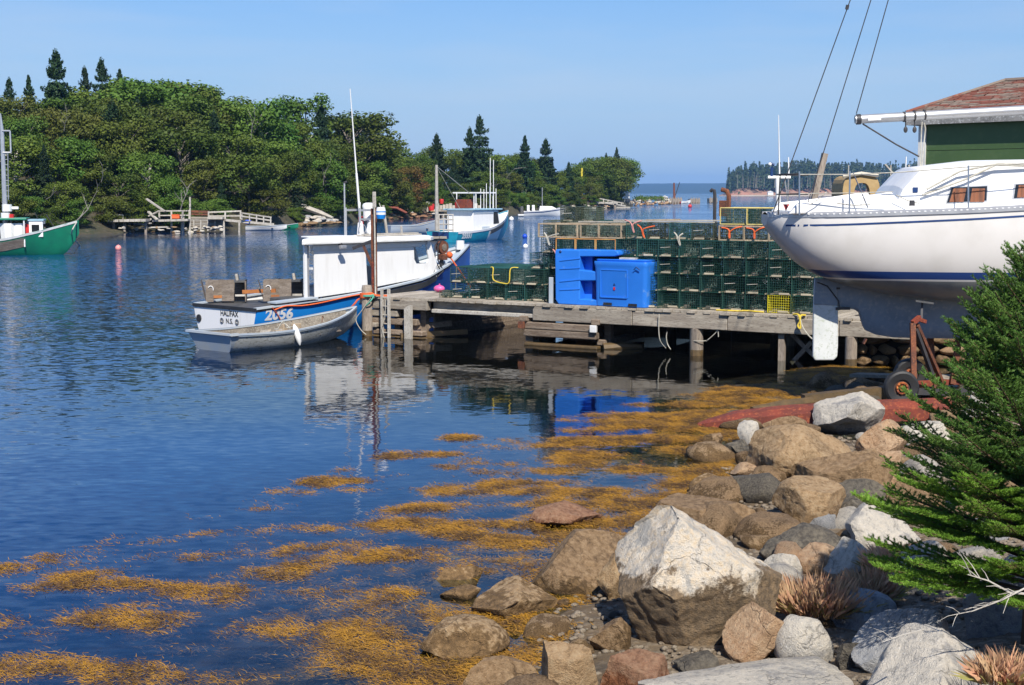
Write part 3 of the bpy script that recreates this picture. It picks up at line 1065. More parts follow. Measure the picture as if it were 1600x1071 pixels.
ROCKM = {
    'white': rock_mat("pale_granite", (0.64, 0.57, 0.47), (0.52, 0.475, 0.41), (0.60, 0.47, 0.31), stain=(0.115, 0.076, 0.04), stain_z=0.62, lich=(0.29, 0.285, 0.27)),
    'pale': rock_mat("grey_white_stone", (0.50, 0.455, 0.385), (0.38, 0.355, 0.315), (0.55, 0.49, 0.40), lich=(0.25, 0.24, 0.23)),
    'slate': rock_mat("blue_grey_stone", (0.32, 0.32, 0.32), (0.235, 0.24, 0.25), (0.39, 0.375, 0.35)),
    'brown': rock_mat("tide_brown_stone", (0.235, 0.148, 0.076), (0.15, 0.095, 0.05), (0.32, 0.22, 0.125), stain=(0.08, 0.048, 0.02), stain_z=0.12),
    'tan': rock_mat("tan_stone", (0.33, 0.215, 0.112), (0.22, 0.143, 0.074), (0.40, 0.29, 0.17), stain=(0.11, 0.066, 0.028), stain_z=0.15),
    'orange': rock_mat("orange_tan_stone", (0.40, 0.235, 0.125), (0.34, 0.225, 0.135), (0.46, 0.33, 0.21)),
    'dark': rock_mat("dark_grey_stone", (0.115, 0.098, 0.075), (0.07, 0.062, 0.052), (0.18, 0.155, 0.115)),
    'cream': rock_mat("cream_stone", (0.53, 0.475, 0.375), (0.45, 0.41, 0.335), (0.58, 0.54, 0.46)),
    'red': rock_mat("red_brown_stone", (0.25, 0.125, 0.07), (0.18, 0.098, 0.058), (0.31, 0.19, 0.115), stain=(0.12, 0.045, 0.018), stain_z=0.08),
}
ICO = {}
def ico(n):
    if n not in ICO:
        import bmesh
        bm = bmesh.new()
        bmesh.ops.create_icosphere(bm, subdivisions=n, radius=1)
        ICO[n] = (np.array([v.co[:] for v in bm.verts]), np.array([[v.index for v in f.verts] for f in bm.faces]))
        bm.free()
    return ICO[n]
def rock_mesh(seed, dims, sub=4, cuts=14, rough=0.05, planes=None, lo=0.55, hi=0.9):
    V, F = ico(sub)
    V = V.copy()
    r = np.random.default_rng(seed)
    for i in range(cuts):
        n = unit(r.normal(size=3))
        d = r.uniform(lo, hi)
        k = np.maximum(0, V @ n - d)
        V -= k[:, None] * n * 0.97
    for n, d in planes or []:
        n = unit(np.array(n, float))
        k = np.maximum(0, V @ n - d)
        V -= k[:, None] * n
    U = unit(V)
    out = []
    for p, u in zip(V, U):
        q = Vector(p * 1.6) + Vector((seed * 3.7 % 50, seed * 1.3 % 50, 0))
        a = mnoise.fractal(q, 0.9, 2.1, 5) * rough
        a += rough * 0.35 * mnoise.fractal(q * 4.3, 0.8, 2.0, 4)
        a -= rough * 0.9 * max(0, 0.10 - abs(mnoise.noise(q * 0.9))) * 6     # a few crevices
        out.append(p + u * a)
    return np.array(out) * np.array(dims) , F
def rock(bb, kind, label, zb=0.0, seed=1, cat="boulder", depth=0.85, sub=4, rz=0.0, planes=None, cuts=19, rough=0.045, name="boulder", group=None, lo=0.42, hi=0.80, sink=0.12):
    x0, y0, x1, y1 = bb
    cx, cy = (x0 + x1) / 2, (y0 + y1) / 2
    zb = 0.0
    for _ in range(6):
        f = onz(cx, y1, zb)
        zb = 0.5 * zb + 0.5 * max(-0.06, ground_z(f.x, f.y) - 0.02)
    f = onz(cx, y1, zb)
    D = f.y
    a = (x1 - x0) / 2 / FPX * D
    b_ = a * depth
    D = D + b_ * 0.75
    a = (x1 - x0) / 2 / FPX * D
    hpx = (y1 - y0) / 2 / FPX * D
    sl = (3.6 - zb) / D
    c = sqrt(max((0.35 * hpx) ** 2, hpx ** 2 - (b_ * sl * 0.75) ** 2)) * (1 + sink)
    p = at(cx, cy, D)
    p.z -= c * sink
    V, F = rock_mesh(seed, (a * 1.06, b_ * 1.06, c * 1.06), sub, cuts, rough, planes, lo, hi)
    # fit to the wanted outline, since cutting shrinks the stone
    V[:, 0] *= a / max(1e-6, (V[:, 0].max() - V[:, 0].min()) / 2)
    V[:, 2] *= c / max(1e-6, (V[:, 2].max() - V[:, 2].min()) / 2)
    V[:, 0] -= (V[:, 0].max() + V[:, 0].min()) / 2
    V[:, 2] -= (V[:, 2].max() + V[:, 2].min()) / 2
    o_ = np_mesh(name, V, F, ROCKM[kind], smooth=True, loc=p)
    o_.rotation_euler = (0, 0, rz)
    try:
        o_.data.set_sharp_from_angle(angle=radians(34))
    except Exception:
        pass
    return tag(o_, label, cat, group)
# the big white boulder: a leaning wedge with a peak up left of its middle
rock((962, 784, 1230, 1022), 'white', "huge pale boulder with a pointed top and brown tide-stained base", 0.12, 21, sub=6, cuts=5, rough=0.045, lo=0.84, hi=0.95, depth=0.8,
     planes=[((-0.80, -0.22, 0.50), 0.50), ((0.56, -0.10, 0.80), 0.44), ((-0.08, -0.85, 0.55), 0.54), ((0.85, -0.45, 0.05), 0.70), ((-0.60, -0.60, -0.50), 0.66), ((0.3, 0.8, 0.45), 0.45), ((0.28, -0.85, -0.42), 0.62), ((-0.9, 0.1, -0.35), 0.74), ((0.42, -0.72, 0.55), 0.60)])
RK = [
 ((822, 780, 942, 828), 'red', "flat reddish rock alone in the water, rounded like a shell", -0.03, 31, dict(cuts=8, lo=.7)),
 ((818, 826, 1002, 930), 'brown', "large brown slab just left of the big pale boulder", 0.0, 33, dict(depth=1.0, cuts=10)),
 ((930, 860, 1002, 942), 'tan', "upright brown block wedged against the pale boulder's left side", 0.05, 35, {}),
 ((674, 883, 756, 918), 'tan', "low tan rock in the weed, upper of a close pair", -0.02, 37, dict(sub=4)),
 ((685, 912, 753, 946), 'tan', "low tan rock in the weed, lower of a close pair", -0.02, 39, dict(sub=4)),
 ((735, 906, 874, 978), 'tan', "brown three-cornered rock standing in the golden weed", -0.04, 41, dict(planes=[((-.5, -.2, .8), .35), ((.6, -.2, .75), .42)], cuts=7)),
 ((654, 957, 799, 1038), 'tan', "rounded tan rock farthest out among the near weed", -0.04, 43, dict(cuts=9, lo=.68)),
 ((710, 1020, 842, 1110), 'brown', "brown rock cut by the bottom edge beside the rounded tan rock", -0.02, 45, {}),
 ((845, 1000, 940, 1110), 'tan', "square tan block at the water's edge by the bottom", 0.02, 47, dict(planes=[((0, -.2, 1), .5), ((-1, -.1, 0), .6), ((1, -.1, 0), .6)], cuts=7)),
 ((918, 962, 988, 1026), 'brown', "small brown block in the shadow left of the pale boulder", 0.04, 49, {}),
 ((935, 1014, 1054, 1100), 'red', "reddish-brown rock with a dark split right face at the bottom", 0.1, 51, {}),
 ((1052, 1018, 1126, 1060), 'dark', "small charcoal rock with pale scratches under the pale boulder", 0.25, 53, {}),
 ((1128, 942, 1248, 1042), 'orange', "rusty brown rock with a pale grey cap beside the pale boulder", 0.3, 55, dict(cuts=9)),
 ((1208, 956, 1304, 1046), 'pale', "speckled rounded grey rock leaning on the rusty brown one", 0.35, 57, dict(cuts=6, lo=.8, rough=.06)),
 ((990, 1036, 1352, 1130), 'pale', "long whitish slab across the bottom edge", 0.75, 59, dict(sub=5, planes=[((0, -.1, 1), .45)], cuts=8)),
 ((1346, 978, 1566, 1120), 'pale', "big grey boulder with a pale lit right face at the bottom corner", 0.95, 61, dict(sub=5, planes=[((-.55, -.3, .75), .42), ((.62, -.5, .6), .48)], cuts=6)),
 ((1330, 940, 1486, 1058), 'slate', "blue-grey slanted rock dappled by the young spruce's shade", 0.85, 63, dict(planes=[((-.75, -.2, .6), .4)], cuts=8, sub=5)),
 ((1288, 916, 1404, 990), 'slate', "rounded grey rock dappled with shade below the reddish tufts", 0.6, 65, dict(cuts=6, lo=.78)),
 ((1318, 782, 1446, 868), 'pale', "whitish boulder half under the spruce's left branches", 0.6, 67, dict(cuts=7)),
 ((1284, 838, 1378, 912), 'cream', "cream pointed stone behind the reddish grass tuft", 0.6, 69, dict(planes=[((-.7, -.3, .6), .42), ((.7, -.3, .55), .5)], cuts=6)),
 ((1240, 846, 1318, 902), 'orange', "smooth orange-tan stone left of the cream pointed stone", 0.5, 71, dict(cuts=5, lo=.8)),
 ((1190, 862, 1254, 918), 'pale', "grey-white stone touching the pale boulder's right shoulder", 0.4, 73, {}),
 ((1182, 818, 1324, 882), 'dark', "long dark grey slab right behind the pale boulder", 0.28, 75, dict(cuts=9)),
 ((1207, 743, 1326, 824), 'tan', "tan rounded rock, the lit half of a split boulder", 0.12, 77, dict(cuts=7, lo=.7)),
 ((1286, 748, 1388, 806), 'dark', "shaded half of the split boulder beside its lit tan half", 0.2, 79, dict(cuts=8)),  # the shade on this half is put in as a dark stone colour
 ((1314, 780, 1370, 822), 'dark', "small dark wedge of stone in front of the split boulder", 0.3, 81, {}),
 ((1168, 658, 1332, 750), 'tan', "big brown boulder with smooth cheeks beside the red beam", 0.03, 83, dict(cuts=7, lo=.72, sub=5)),
 ((1270, 612, 1384, 686), 'pale', "tilted grey-tan boulder propped up over a black hollow", 0.32, 85, dict(cuts=8, planes=[((-.3, -.1, .9), .5), ((.1, -.6, -.75), .45)])),
 ((1338, 654, 1424, 722), 'orange', "brown rock with a pale upper half near the trailer wheel", 0.2, 87, {}),
 ((1240, 698, 1402, 792), 'brown', "broad brown slab behind the split boulder", 0.12, 89, dict(depth=.7)),
 ((1076, 740, 1156, 782), 'tan', "low tan rock half awash in weed", -0.03, 91, dict(cuts=8)),
 ((1022, 776, 1186, 836), 'brown', "flat-topped brown block behind the pale boulder's peak", 0.0, 93, dict(planes=[((0, -.1, 1), .42), ((1, -.2, 0), .75)], cuts=7)),
 ((1152, 656, 1192, 698), 'pale', "small grey stone left of the big brown boulder", 0.02, 95, {}),
 ((1126, 686, 1172, 716), 'dark', "small slate-grey stone at the weed's edge", 0.0, 97, {}),
 ((1098, 676, 1130, 700), 'brown', "little brown stone near the tip of the red beam", 0.0, 98, {}),
 ((1140, 722, 1196, 744), 'orange', "flat pale orange stone lapped by weed", 0.0, 99, {}),
 ((1188, 646, 1262, 690), 'brown', "brown stone between the red beam and the big brown boulder", 0.12, 101, {}),
 ((666, 866, 728, 884), 'dark', "weed-covered dark stone awash in the shallows", -0.02, 103, {}),
 ((764, 871, 816, 890), 'tan', "small pale tan stone just breaking the surface", -0.03, 105, {}),
 ((1334, 700, 1410, 780), 'orange', "rusty brown rock beneath the spruce's upper left branches", 0.35, 107, {}),
 ((1380, 735, 1470, 830), 'brown', "brown boulder in the shade of the young spruce", 0.6, 109, {}),
 ((1390, 838, 1490, 930), 'pale', "grey stone in shade between the spruce's branch layers", 0.8, 111, {}),
 ((1450, 640, 1482, 662), 'orange', "small round tan stone in front of the trailer", 0.3, 113, {}),
 ((1412, 642, 1452, 668), 'brown', "brown stone lying against the red beam below the wheel", 0.25, 115, {}),
 ((1400, 656, 1490, 700), 'cream', "pale stone showing through the spruce's top left twigs", 0.3, 117, {}),
 ((1305, 1000, 1350, 1050), 'dark', "dark wet stone in the gap beside the blue-grey rock", 0.5, 121, {}),
 ((1335, 905, 1368, 935), 'red', "pinkish stone at the foot of the reddish tufts", 0.6, 123, {}),
 ((1480, 700, 1600, 800), 'brown', "brown rock deep in the shade behind the spruce", 0.7, 125, {}),
 ((1500, 850, 1660, 1000), 'slate', "grey rock in shade under the spruce trunk", 1.0, 127, {}),
 ((960, 1030, 1000, 1060), 'brown', "small brown stone under the dark split rock", 0.1, 129, {}),
 ((1125, 640, 1160, 655), 'dark', "little dark stone in the shallows beyond the red beam", 0.0, 131, {}),
]
for bb, k, lab, zb, sd, kw in RK:
    kw = dict(kw)
    if bb[2] - bb[0] > 110:
        kw['sub'] = max(5, kw.get('sub', 5))
    rock(bb, k, lab, zb, sd, **kw)
# lesser stones lying between the boulders
R = random.Random(31)
n_s = 0
small = [rock_mesh(300 + i, (1, 0.9, 0.62), 3, 10, 0.06) for i in range(7)]
SM = []
for V, F in small:
    for k in ('tan', 'brown', 'pale', 'dark', 'orange'):
        pass
SMESH = {}
STN_ = {}
SPOTS = [(1010, 900, "big pale boulder's left side"), (1100, 1010, "big pale boulder's foot"), (1200, 930, "big pale boulder's right shoulder"), (1265, 790, "split boulder"), (1250, 705, "big brown boulder"), (1325, 650, "tilted grey boulder"), (1150, 690, "red beam's tip"), (1410, 640, "trailer wheel"), (1280, 930, "wide reddish tuft"), (1380, 890, "smaller reddish tufts"), (1170, 1050, "whitish bottom slab"), (725, 1000, "rounded tan rock in the weed"), (880, 810, "flat reddish rock"), (900, 880, "large brown slab"), (1250, 850, "dark grey slab"), (1110, 770, "low rock awash in weed"), (1450, 1040, "big grey corner boulder"), (1400, 1000, "blue-grey slanted rock"), (1390, 760, "spruce's upper left branches"), (1400, 850, "whitish boulder under the spruce"), (1540, 720, "spruce's shaded back"), (900, 1040, "square tan block"), (800, 950, "three-cornered brown rock"), (1480, 660, "trailer's far beam"), (1560, 930, "spruce's foot"), (1100, 830, "flat-topped brown block")]
for i in range(230):
    for tr_ in range(30):
        y = R.uniform(7.0, 27)
        x = lerp_table(SHORE, y) + R.uniform(-0.25, 5.5)
        px, py = proj((x, y, ground_z(x, y)))
        if 640 < px < 1640 and py > 600 and not (px > 960 and py > 985):
            break
    else:
        continue
    d = shore_d(x, y)
    k = R.choice(['tan', 'brown', 'brown', 'dark']) if d < 1.2 else R.choice(['pale', 'tan', 'orange', 'brown', 'slate'])
    j = R.randint(0, 6)
    if (j, k) not in SMESH:
        V, F = small[j]
        o_ = np_mesh("stone", V, F, ROCKM[k], smooth=True)
        SMESH[(j, k)] = o_.data
    else:
        o_ = bpy.data.objects.new("stone", SMESH[(j, k)])
        COL.objects.link(o_)
    s = 0.07 + 0.30 * R.random() ** 1.6 * (1.25 if y > 14 else 1)
    o_.location = (x, y, ground_z(x, y) + s * 0.15)
    o_.scale = (s, s, s * R.uniform(.7, 1.1))
    o_.rotation_euler = (R.uniform(-.4, .4), R.uniform(-.4, .4), R.uniform(0, 6.3))
    tone = {'tan': 'tan', 'brown': 'brown', 'dark': 'dark grey', 'pale': 'pale grey', 'orange': 'orange-tan', 'slate': 'blue-grey'}[k]
    tag(o_, f"small {tone} stone", "stone", f"small {tone} stones between the boulders")
    qx, qy = proj(o_.location)
    near = min(SPOTS, key=lambda a: (a[0] - qx) ** 2 + 2.5 * (a[1] - qy) ** 2)[2]
    STN_.setdefault((tone, near), []).append((-s, o_))
for (tone, near), L_ in STN_.items():
    L_.sort(key=lambda a: a[0])
    for i, (_, o_) in enumerate(L_):
        o_["label"] = f"loose {tone} stone near the {near}" + ("" if len(L_) == 1 else ", " + ["largest", "second largest", "third largest", "fourth largest", "fifth largest", "sixth largest", "seventh largest", "eighth largest"][min(i, 7)] + " there")
# shingle
V0, F0 = rock_mesh(401, (1, .9, .6), 1, 6, .05)
PV, PF = [], []
for i in range(9000):
    y = R.uniform(6.0, 24)
    x = lerp_table(SHORE, y) + R.uniform(-0.5, 4.5)
    s = R.uniform(0.012, 0.045)
    a = R.uniform(0, 6.3)
    c_, s_ = cos(a), sin(a)
    Q = V0 * s
    Q = np.stack([Q[:, 0] * c_ - Q[:, 1] * s_ + x, Q[:, 0] * s_ + Q[:, 1] * c_ + y, Q[:, 2] + ground_z(x, y) + s * .2], 1)
    PF.append(F0 + len(V0) * i)
    PV.append(Q)
SH = rock_mat("shingle_stone", (0.24, 0.185, 0.13), (0.15, 0.115, 0.08), (0.30, 0.26, 0.2), scale=1.5)
tag(np_mesh("gravel", np.concatenate(PV), np.concatenate(PF), SH, smooth=True), "brown shingle filling the gaps between the boulders", "gravel", kind="stuff")

# ================================================================== SEAWEED
m_, t, b, o = nt("golden_rockweed")
vec, r = coords(t)
geo = t.nodes.new("ShaderNodeNewGeometry")
f = tex(t, geo.outputs["Position"], 2.6, 5)
col = mixc(t, maprange(t, f, 0.42, 0.58), (0.29, 0.138, 0.007), (0.075, 0.036, 0.008))
col = mixc(t, maprange(t, geo.outputs["Random Per Island"], 0.6, 1.0, 0, .7), col, (0.38, 0.20, 0.012))
col = mixc(t, maprange(t, geo.outputs["Random Per Island"], 0.28, 0.0, 0, .8), col, (0.06, 0.03, 0.012))
t.links.new(col, b.inputs["Base Color"])
b.inputs["Roughness"].default_value = 0.55
WEED = m_
rng = np.random.default_rng(77)
R = random.Random(77)
# outline of the weed bed in the photograph's shallows: (y in metres from the camera, outer edge of the bed in metres from shore)
EDGE = [(6, 5.9), (8.5, 5.9), (10, 5.6), (12, 4.9), (14, 4.2), (17, 3.7), (20, 3.1), (22, 2.5), (24, 1.7), (26, 1.3), (28, 0.9), (31, 0.3)]
PT = []
while len(PT) < 44000:
    y = R.uniform(6.2, 29)
    d = R.uniform(-0.1, lerp_table(EDGE, y) + 0.5)
    x = lerp_table(SHORE, y) - d / 0.8
    e = lerp_table(EDGE, y)
    n = mnoise.fractal(Vector((x * 0.95, y * 1.7, 1.7)), 0.8, 2.1, 4)
    th = 0.20 + 0.45 * max(0, d / e - 0.6) - 0.30 * max(0, 1 - d / 2.3)
    n += 0.22 * mnoise.fractal(Vector((x * 3.1, y * 4.2, 5.7)), 0.8, 2.1, 3)
    if n > th + R.uniform(-0.34, 0.06):
        PT.append((x, y, max(-.6, min(1, (n - th) * 3.0))))
PT = np.array(PT)
nT = len(PT)
nb = 14
ang = np.repeat(rng.normal(pi * 0.95, 0.6, nT), nb) + rng.normal(0, 0.75, nT * nb)
far = np.repeat(0.8 + PT[:, 1] / 28.0, nb)
L = rng.uniform(0.022, 0.07, nT * nb) * far
w = rng.uniform(0.0016, 0.0036, nT * nb) * far
base = np.repeat(PT, nb, axis=0)
hz = base[:, 2] * rng.uniform(0.0, 0.04, nT * nb) + rng.uniform(-0.03, 0.005, nT * nb)
bx, by = base[:, 0] + rng.normal(0, .04, nT * nb) * far, base[:, 1] + rng.normal(0, .05, nT * nb) * far
dx, dy = np.cos(ang), np.sin(ang)
mxh = hz + rng.uniform(-0.01, 0.03, nT * nb)
V = np.stack([
    np.stack([bx - dy * w, by + dx * w, hz], 1),
    np.stack([bx + dy * w, by - dx * w, hz + 0.003], 1),
    np.stack([bx + dx * L, by + dy * L, mxh - 0.008 * rng.random(nT * nb)], 1)], axis=1).reshape(-1, 3)
F = np.arange(len(V)).reshape(-1, 3)
tag(np_mesh("seaweed", V, F, WEED), "golden-brown rockweed floating in mats along the shallows", "seaweed", kind="stuff")

# ================================================================== DRY TUFTS
TUFT = leaf_mat("reddish_dry_stalks", (0.62, 0.33, 0.20), (0.60, 0.42, 0.24), trans=0.2, scale=9)
TUFTG = leaf_mat("dry_grass", (0.30, 0.29, 0.09), (0.36, 0.27, 0.11), trans=0.2, scale=4)
def tuft(px, py, zb, wpx, hpx, label, n=900, m=TUFT, seed=1):
    for _ in range(6):
        c = onz(px, py, zb)
        zb = 0.5 * zb + 0.5 * (ground_z(c.x, c.y) + 0.10)
    s = c.y / FPX
    rg = np.random.default_rng(seed)
    a = rg.uniform(0, 6.28, n)
    rr = np.sqrt(rg.uniform(0, 1, n)) * wpx * s * 0.46
    bx, by = rr * np.cos(a), rr * np.sin(a) * .7
    h = hpx * s * rg.uniform(0.35, 1.0, n) * (1.05 - 0.45 * rr / rr.max())
    lean = rr[:, None] * np.stack([np.cos(a), np.sin(a)], 1) * 0.30 + rg.normal(0, .05, (n, 2))
    w = rg.uniform(0.0012, 0.0026, n)
    th = rg.uniform(0, 6.28, n)
    wx, wy = w * np.cos(th), w * np.sin(th)
    m1 = 0.55
    V = np.stack([np.stack([bx - wx, by - wy, np.zeros(n) - .03], 1), np.stack([bx + wx, by + wy, np.zeros(n) - .03], 1),
                  np.stack([bx + wx + lean[:, 0] * m1 * .7, by + wy + lean[:, 1] * m1 * .7, h * m1], 1),
                  np.stack([bx + lean[:, 0], by + lean[:, 1], h], 1)], 1).reshape(-1, 3)
    root = thing("grass_tuft", label, "grass tuft", c)
    np_mesh("stalks", V, np.arange(4 * n).reshape(n, 4), m, root)
    n2 = n // 3
    k = rg.choice(n, n2)
    V2 = V.reshape(n, 4, 3)[k].copy()
    V2[:, 2:, 2] *= 0.6
    V2[:, 2:, :2] = V2[:, 2:, :2] * 1.25
    np_mesh("leaves", V2.reshape(-1, 3), np.arange(4 * n2).reshape(n2, 4), TUFTG, root)
tuft(1278, 950, 0.62, 140, 74, "wide tuft of reddish dry stalks right of the pale boulder", 950, seed=1)
tuft(1362, 928, 0.72, 85, 58, "smaller reddish tuft growing beside the wide one", 600, seed=2)
tuft(1392, 886, 0.74, 80, 50, "reddish tuft close under the spruce's left branches", 600, seed=3)
tuft(1575, 1060, 1.1, 110, 60, "dry grass and red leaves at the bottom right corner", 500, seed=4)

# ================================================================== YOUNG SPRUCE beside the camera
def needle_twigs(segs, r, dens, ln, wd):
    """needles all round twigs: segs = list of (a, b)"""
    A = np.array([s[0] for s in segs])
    B = np.array([s[1] for s in segs])
    Ld = np.linalg.norm(B - A, axis=1)
    cnt = np.maximum(4, (Ld * dens).astype(int))
    idx = np.repeat(np.arange(len(segs)), cnt)
    n = len(idx)
    u = r.uniform(0, 1, n)
    P = A[idx] + (B - A)[idx] * u[:, None]
    d = unit((B - A)[idx])
    rad = unit(np.cross(d, r.normal(size=(n, 3))))
    up = rad[:, 2] < -0.5
    rad[up] *= -1
    nd = unit(rad * 0.8 + d * 0.75)
    l = ln * r.uniform(0.75, 1.15, n)
    side = unit(np.cross(nd, r.normal(size=(n, 3)))) * wd / 2
    return np.stack([P - side, P + side, P + nd * l[:, None]], 1).reshape(-1, 3)
SPR_D = 9.9
base = onz(1612, 1010, 1.15)
base = Vector(((1628 - 800) / FPX * SPR_D, SPR_D, 0.40))
HT = 2.62
root = thing("young_spruce", "bushy young spruce with bright green needles beside the camera", "tree", base)
SPN = leaf_mat("spruce_needles", (0.078, 0.175, 0.030), (0.125, 0.225, 0.042), trans=0.15, scale=3, val=0.12)
SPNL = leaf_mat("bright_spruce_needles", (0.15, 0.29, 0.028), (0.18, 0.32, 0.04), trans=0.18, scale=3, val=0.1)
TWIGB = mat("brown_twig_bark", (0.13, 0.075, 0.04), (0.08, 0.05, 0.03), rough=0.9, scale=8)
MB().tube([(0, 0, -.2), (0.01, 0, .8), (0, .01, 1.7), (0, 0, HT)], [0.05, 0.038, 0.02, 0.005], 8).build("trunk", TWIGB, root, smooth=True)
R = random.Random(17)
rg = np.random.default_rng(17)
def bough(h, az, L, pitch, droop, m, nm="branch"):
    d = Vector((cos(az), sin(az), 0))
    pts = []
    for i in range(9):
        u = i / 8
        pts.append(Vector((0, 0, h)) + d * (L * u) + Vector((0, 0, L * (pitch * u - droop * u * u + 0.22 * max(0, u - .6) ** 1.5))))
    mb = MB()
    mb.tube(pts, [0.010 * (1 - .8 * i / 8) * (0.6 + L) for i in range(9)], 5)
    segs = []
    for i in range(2, 8):
        segs.append((pts[i], pts[i + 1]))
    nside = int(L / 0.033)
    for k in range(nside):
        u = 0.16 + 0.80 * k / nside
        i = min(7, int(u * 8))
        p = pts[i].lerp(pts[i + 1], u * 8 - i)
        t_ = (pts[i + 1] - pts[i]).normalized()
        sd = 1 if k % 2 else -1
        hv = Vector((0, 0, 1)).cross(t_).normalized() * sd
        l = (0.10 + 0.34 * L * (1 - u) ** 0.75 * min(1, u * 3.2)) * R.uniform(.75, 1.15)
        dd = (t_ * 0.72 + hv * 0.85 + Vector((0, 0, R.uniform(-.18, .12)))).normalized()
        q = p + dd * l * .55 + Vector((0, 0, -.01))
        e = p + (dd + t_ * .18).normalized() * l + Vector((0, 0, R.uniform(-.01, .025)))
        segs += [(p, q), (q, e)]
        mb.tube([p, q, e], [0.003, 0.002, 0.001], 3, False)
        m2 = int(l / 0.038)
        for j in range(m2):
            v = 0.25 + 0.7 * j / max(1, m2)
            pp = p.lerp(e, v)
            sd2 = 1 if j % 2 else -1
            hv2 = Vector((0, 0, 1)).cross(dd).normalized() * sd2
            l2 = R.uniform(.035, .075) * (1.2 - .6 * v)
            segs.append((pp, pp + (dd * .75 + hv2 * .75 + Vector((0, 0, R.uniform(-.1, .25)))).normalized() * l2))
    b_ = mb.build(nm, TWIGB, root, smooth=False)
    V = needle_twigs([(tuple(a), tuple(c)) for a, c in segs], rg, 640, 0.0205, 0.0050)
    np_mesh("needles", V, np.arange(len(V)).reshape(-1, 3), m, b_)
h = 0.32
while h < HT - 0.04:
    k = 1 - h / HT
    Lm = 0.16 + 1.30 * k ** 0.9 if h > 0.6 else 1.16
    nbr = 13 if k > .2 else 8
    a0 = R.uniform(0, 6.28)
    for i in range(nbr):
        az = a0 + 2 * pi * i / nbr + R.uniform(-.25, .25)
        if sin(az) > 0.55 and k > .4:
            continue
        if cos(az) > 0.75:
            continue                     # beyond the frame
        L = Lm * R.uniform(.82, 1.08)
        bough(h + R.uniform(-.05, .05), az, L, 0.95 * (1 - k) ** 1.2 + R.uniform(.14, .30), 0.16 * k, SPNL if h < 0.85 else SPN)
    h += 0.105 + 0.03 * k
MB().tube([(0, 0, HT - .3), (0, 0, HT + .12)], [.006, .003], 5).build("leader", TWIGB, root)
for i in range(5):
    a = i * 1.3
    bough(HT - .05, a, .22, 0.8, 0, SPN)
def bare(pts, label, r=0.008, seed=1):
    Rr = random.Random(seed)
    P = [at(*p) for p in pts]
    rt = thing("bare_branch", label, "branch", P[0])
    mb = MB()
    mb.tube(P, [r * (1 - .7 * i / (len(P) - 1)) for i in range(len(P))], 5)
    for i in range(1, len(P)):
        for k in range(3):
            q = P[i - 1].lerp(P[i], Rr.uniform(.3, 1))
            d = ((P[i] - P[i - 1]).normalized() + Vector((Rr.uniform(-.7, .7), Rr.uniform(-.5, .5), Rr.uniform(-.7, .7)))).normalized()
            l = Rr.uniform(.06, .18)
            mb.tube([q, q + d * l * .5 + Vector((0, 0, .01)), q + d * l], [r * .4, r * .3, r * .15], 4)
    mb.build("twigs", PALEWOOD, rt, world=True, smooth=True)
bare([(1640, 932, 8.4), (1578, 926, 8.4), (1545, 908, 8.4), (1512, 898, 8.4)], "bleached bare branch sticking out of the spruce's right side", 0.009, 2)
bare([(1610, 915, 8.4), (1565, 938, 8.35), (1520, 955, 8.3), (1495, 960, 8.3)], "thin bleached twig hanging across the spruce's lower branches", 0.006, 3)
bare([(1440, 985, 8.3), (1412, 992, 8.2), (1378, 1004, 8.1)], "pale forked twig hanging before the blue-grey rock", 0.006, 4)

# ================================================================== THE PIER
PA = atan2(PIER_R.y - PIER_O.y, PIER_R.x - PIER_O.x)
PE = Vector((cos(PA), sin(PA), 0))
PN = Vector((-sin(PA), cos(PA), 0))
def pw(s, t, z):
    return Vector((PIER_O.x, PIER_O.y, 0)) + PE * s + PN * t + Vector((0, 0, z))
def pp(px, py, t):
    """along-pier distance and height of a pixel seen on the upright plane t metres behind the pier's front"""
    d = ray(px, py)
    o_ = Vector((PIER_O.x, PIER_O.y, 0)) + PN * t
    k = (o_ - CAM).dot(PN) / d.dot(PN)
    q = CAM + d * k
    return (q - o_).dot(PE), q.z
DZ = 1.0
pier = thing("pier", "weathered plank pier on log cribs, running from the sea wall to the moored boat", "pier", pw(0, 0, 0), PA)
S_END = pp(1331, 500, 0)[0] + 1.3
R = random.Random(3)
S_L = pp(578, 462, 0)[0]
# deck planks
s = S_L
while s < S_END:
    w = R.uniform(0.16, 0.24)
    dp = 2.3 if s < pp(690, 465, 0)[0] else 6.2
    f0 = R.uniform(-0.06, 0.03)
    MB().box((s, f0, DZ - .055 + R.uniform(-.008, .004)), (s + w - R.uniform(.010, .022), dp, DZ + R.uniform(-.006, .006))).build("plank", WOODY, pier)
    s += w
# front beams under the planks
def beam(px0, px1, ytop, ybot, t, m=WOODX, th=0.2, nm="beam"):
    s0, z0 = pp(px0, ytop, t)
    s1, z1 = pp(px1, ytop, t)
    _, zb_ = pp((px0 + px1) / 2, ybot, t)
    zt_ = DZ - .075
    return MB().box((s0, t, zb_), (s1, t + th, zt_)).build(nm, m, pier, bevel=.012)
s_a, s_b, s_c = pp(582, 470, 0)[0], pp(668, 470, 0)[0], pp(832, 480, 0)[0]
MB().box((s_a, -.02, .70), (s_b, .16, .945)).build("beam", WOODX, pier, bevel=.015)
MB().box((s_b + .02, .22, .70), (s_c, .40, .935)).build("beam", WOODX, pier, bevel=.015)
MB().box((s_b + .1, .02, .655), (s_c + .1, .16, .745)).build("beam", PALEWOOD, pier, bevel=.012)
x = s_c
for L in (2.6, 2.3, 2.5, 2.9):
    MB().box((x + .01, .0 + R.uniform(-.015, .01), .60 + R.uniform(-.01, .01)), (min(S_END, x + L), .18, .94)).build("beam", WOODX, pier, bevel=.015)
    x += L
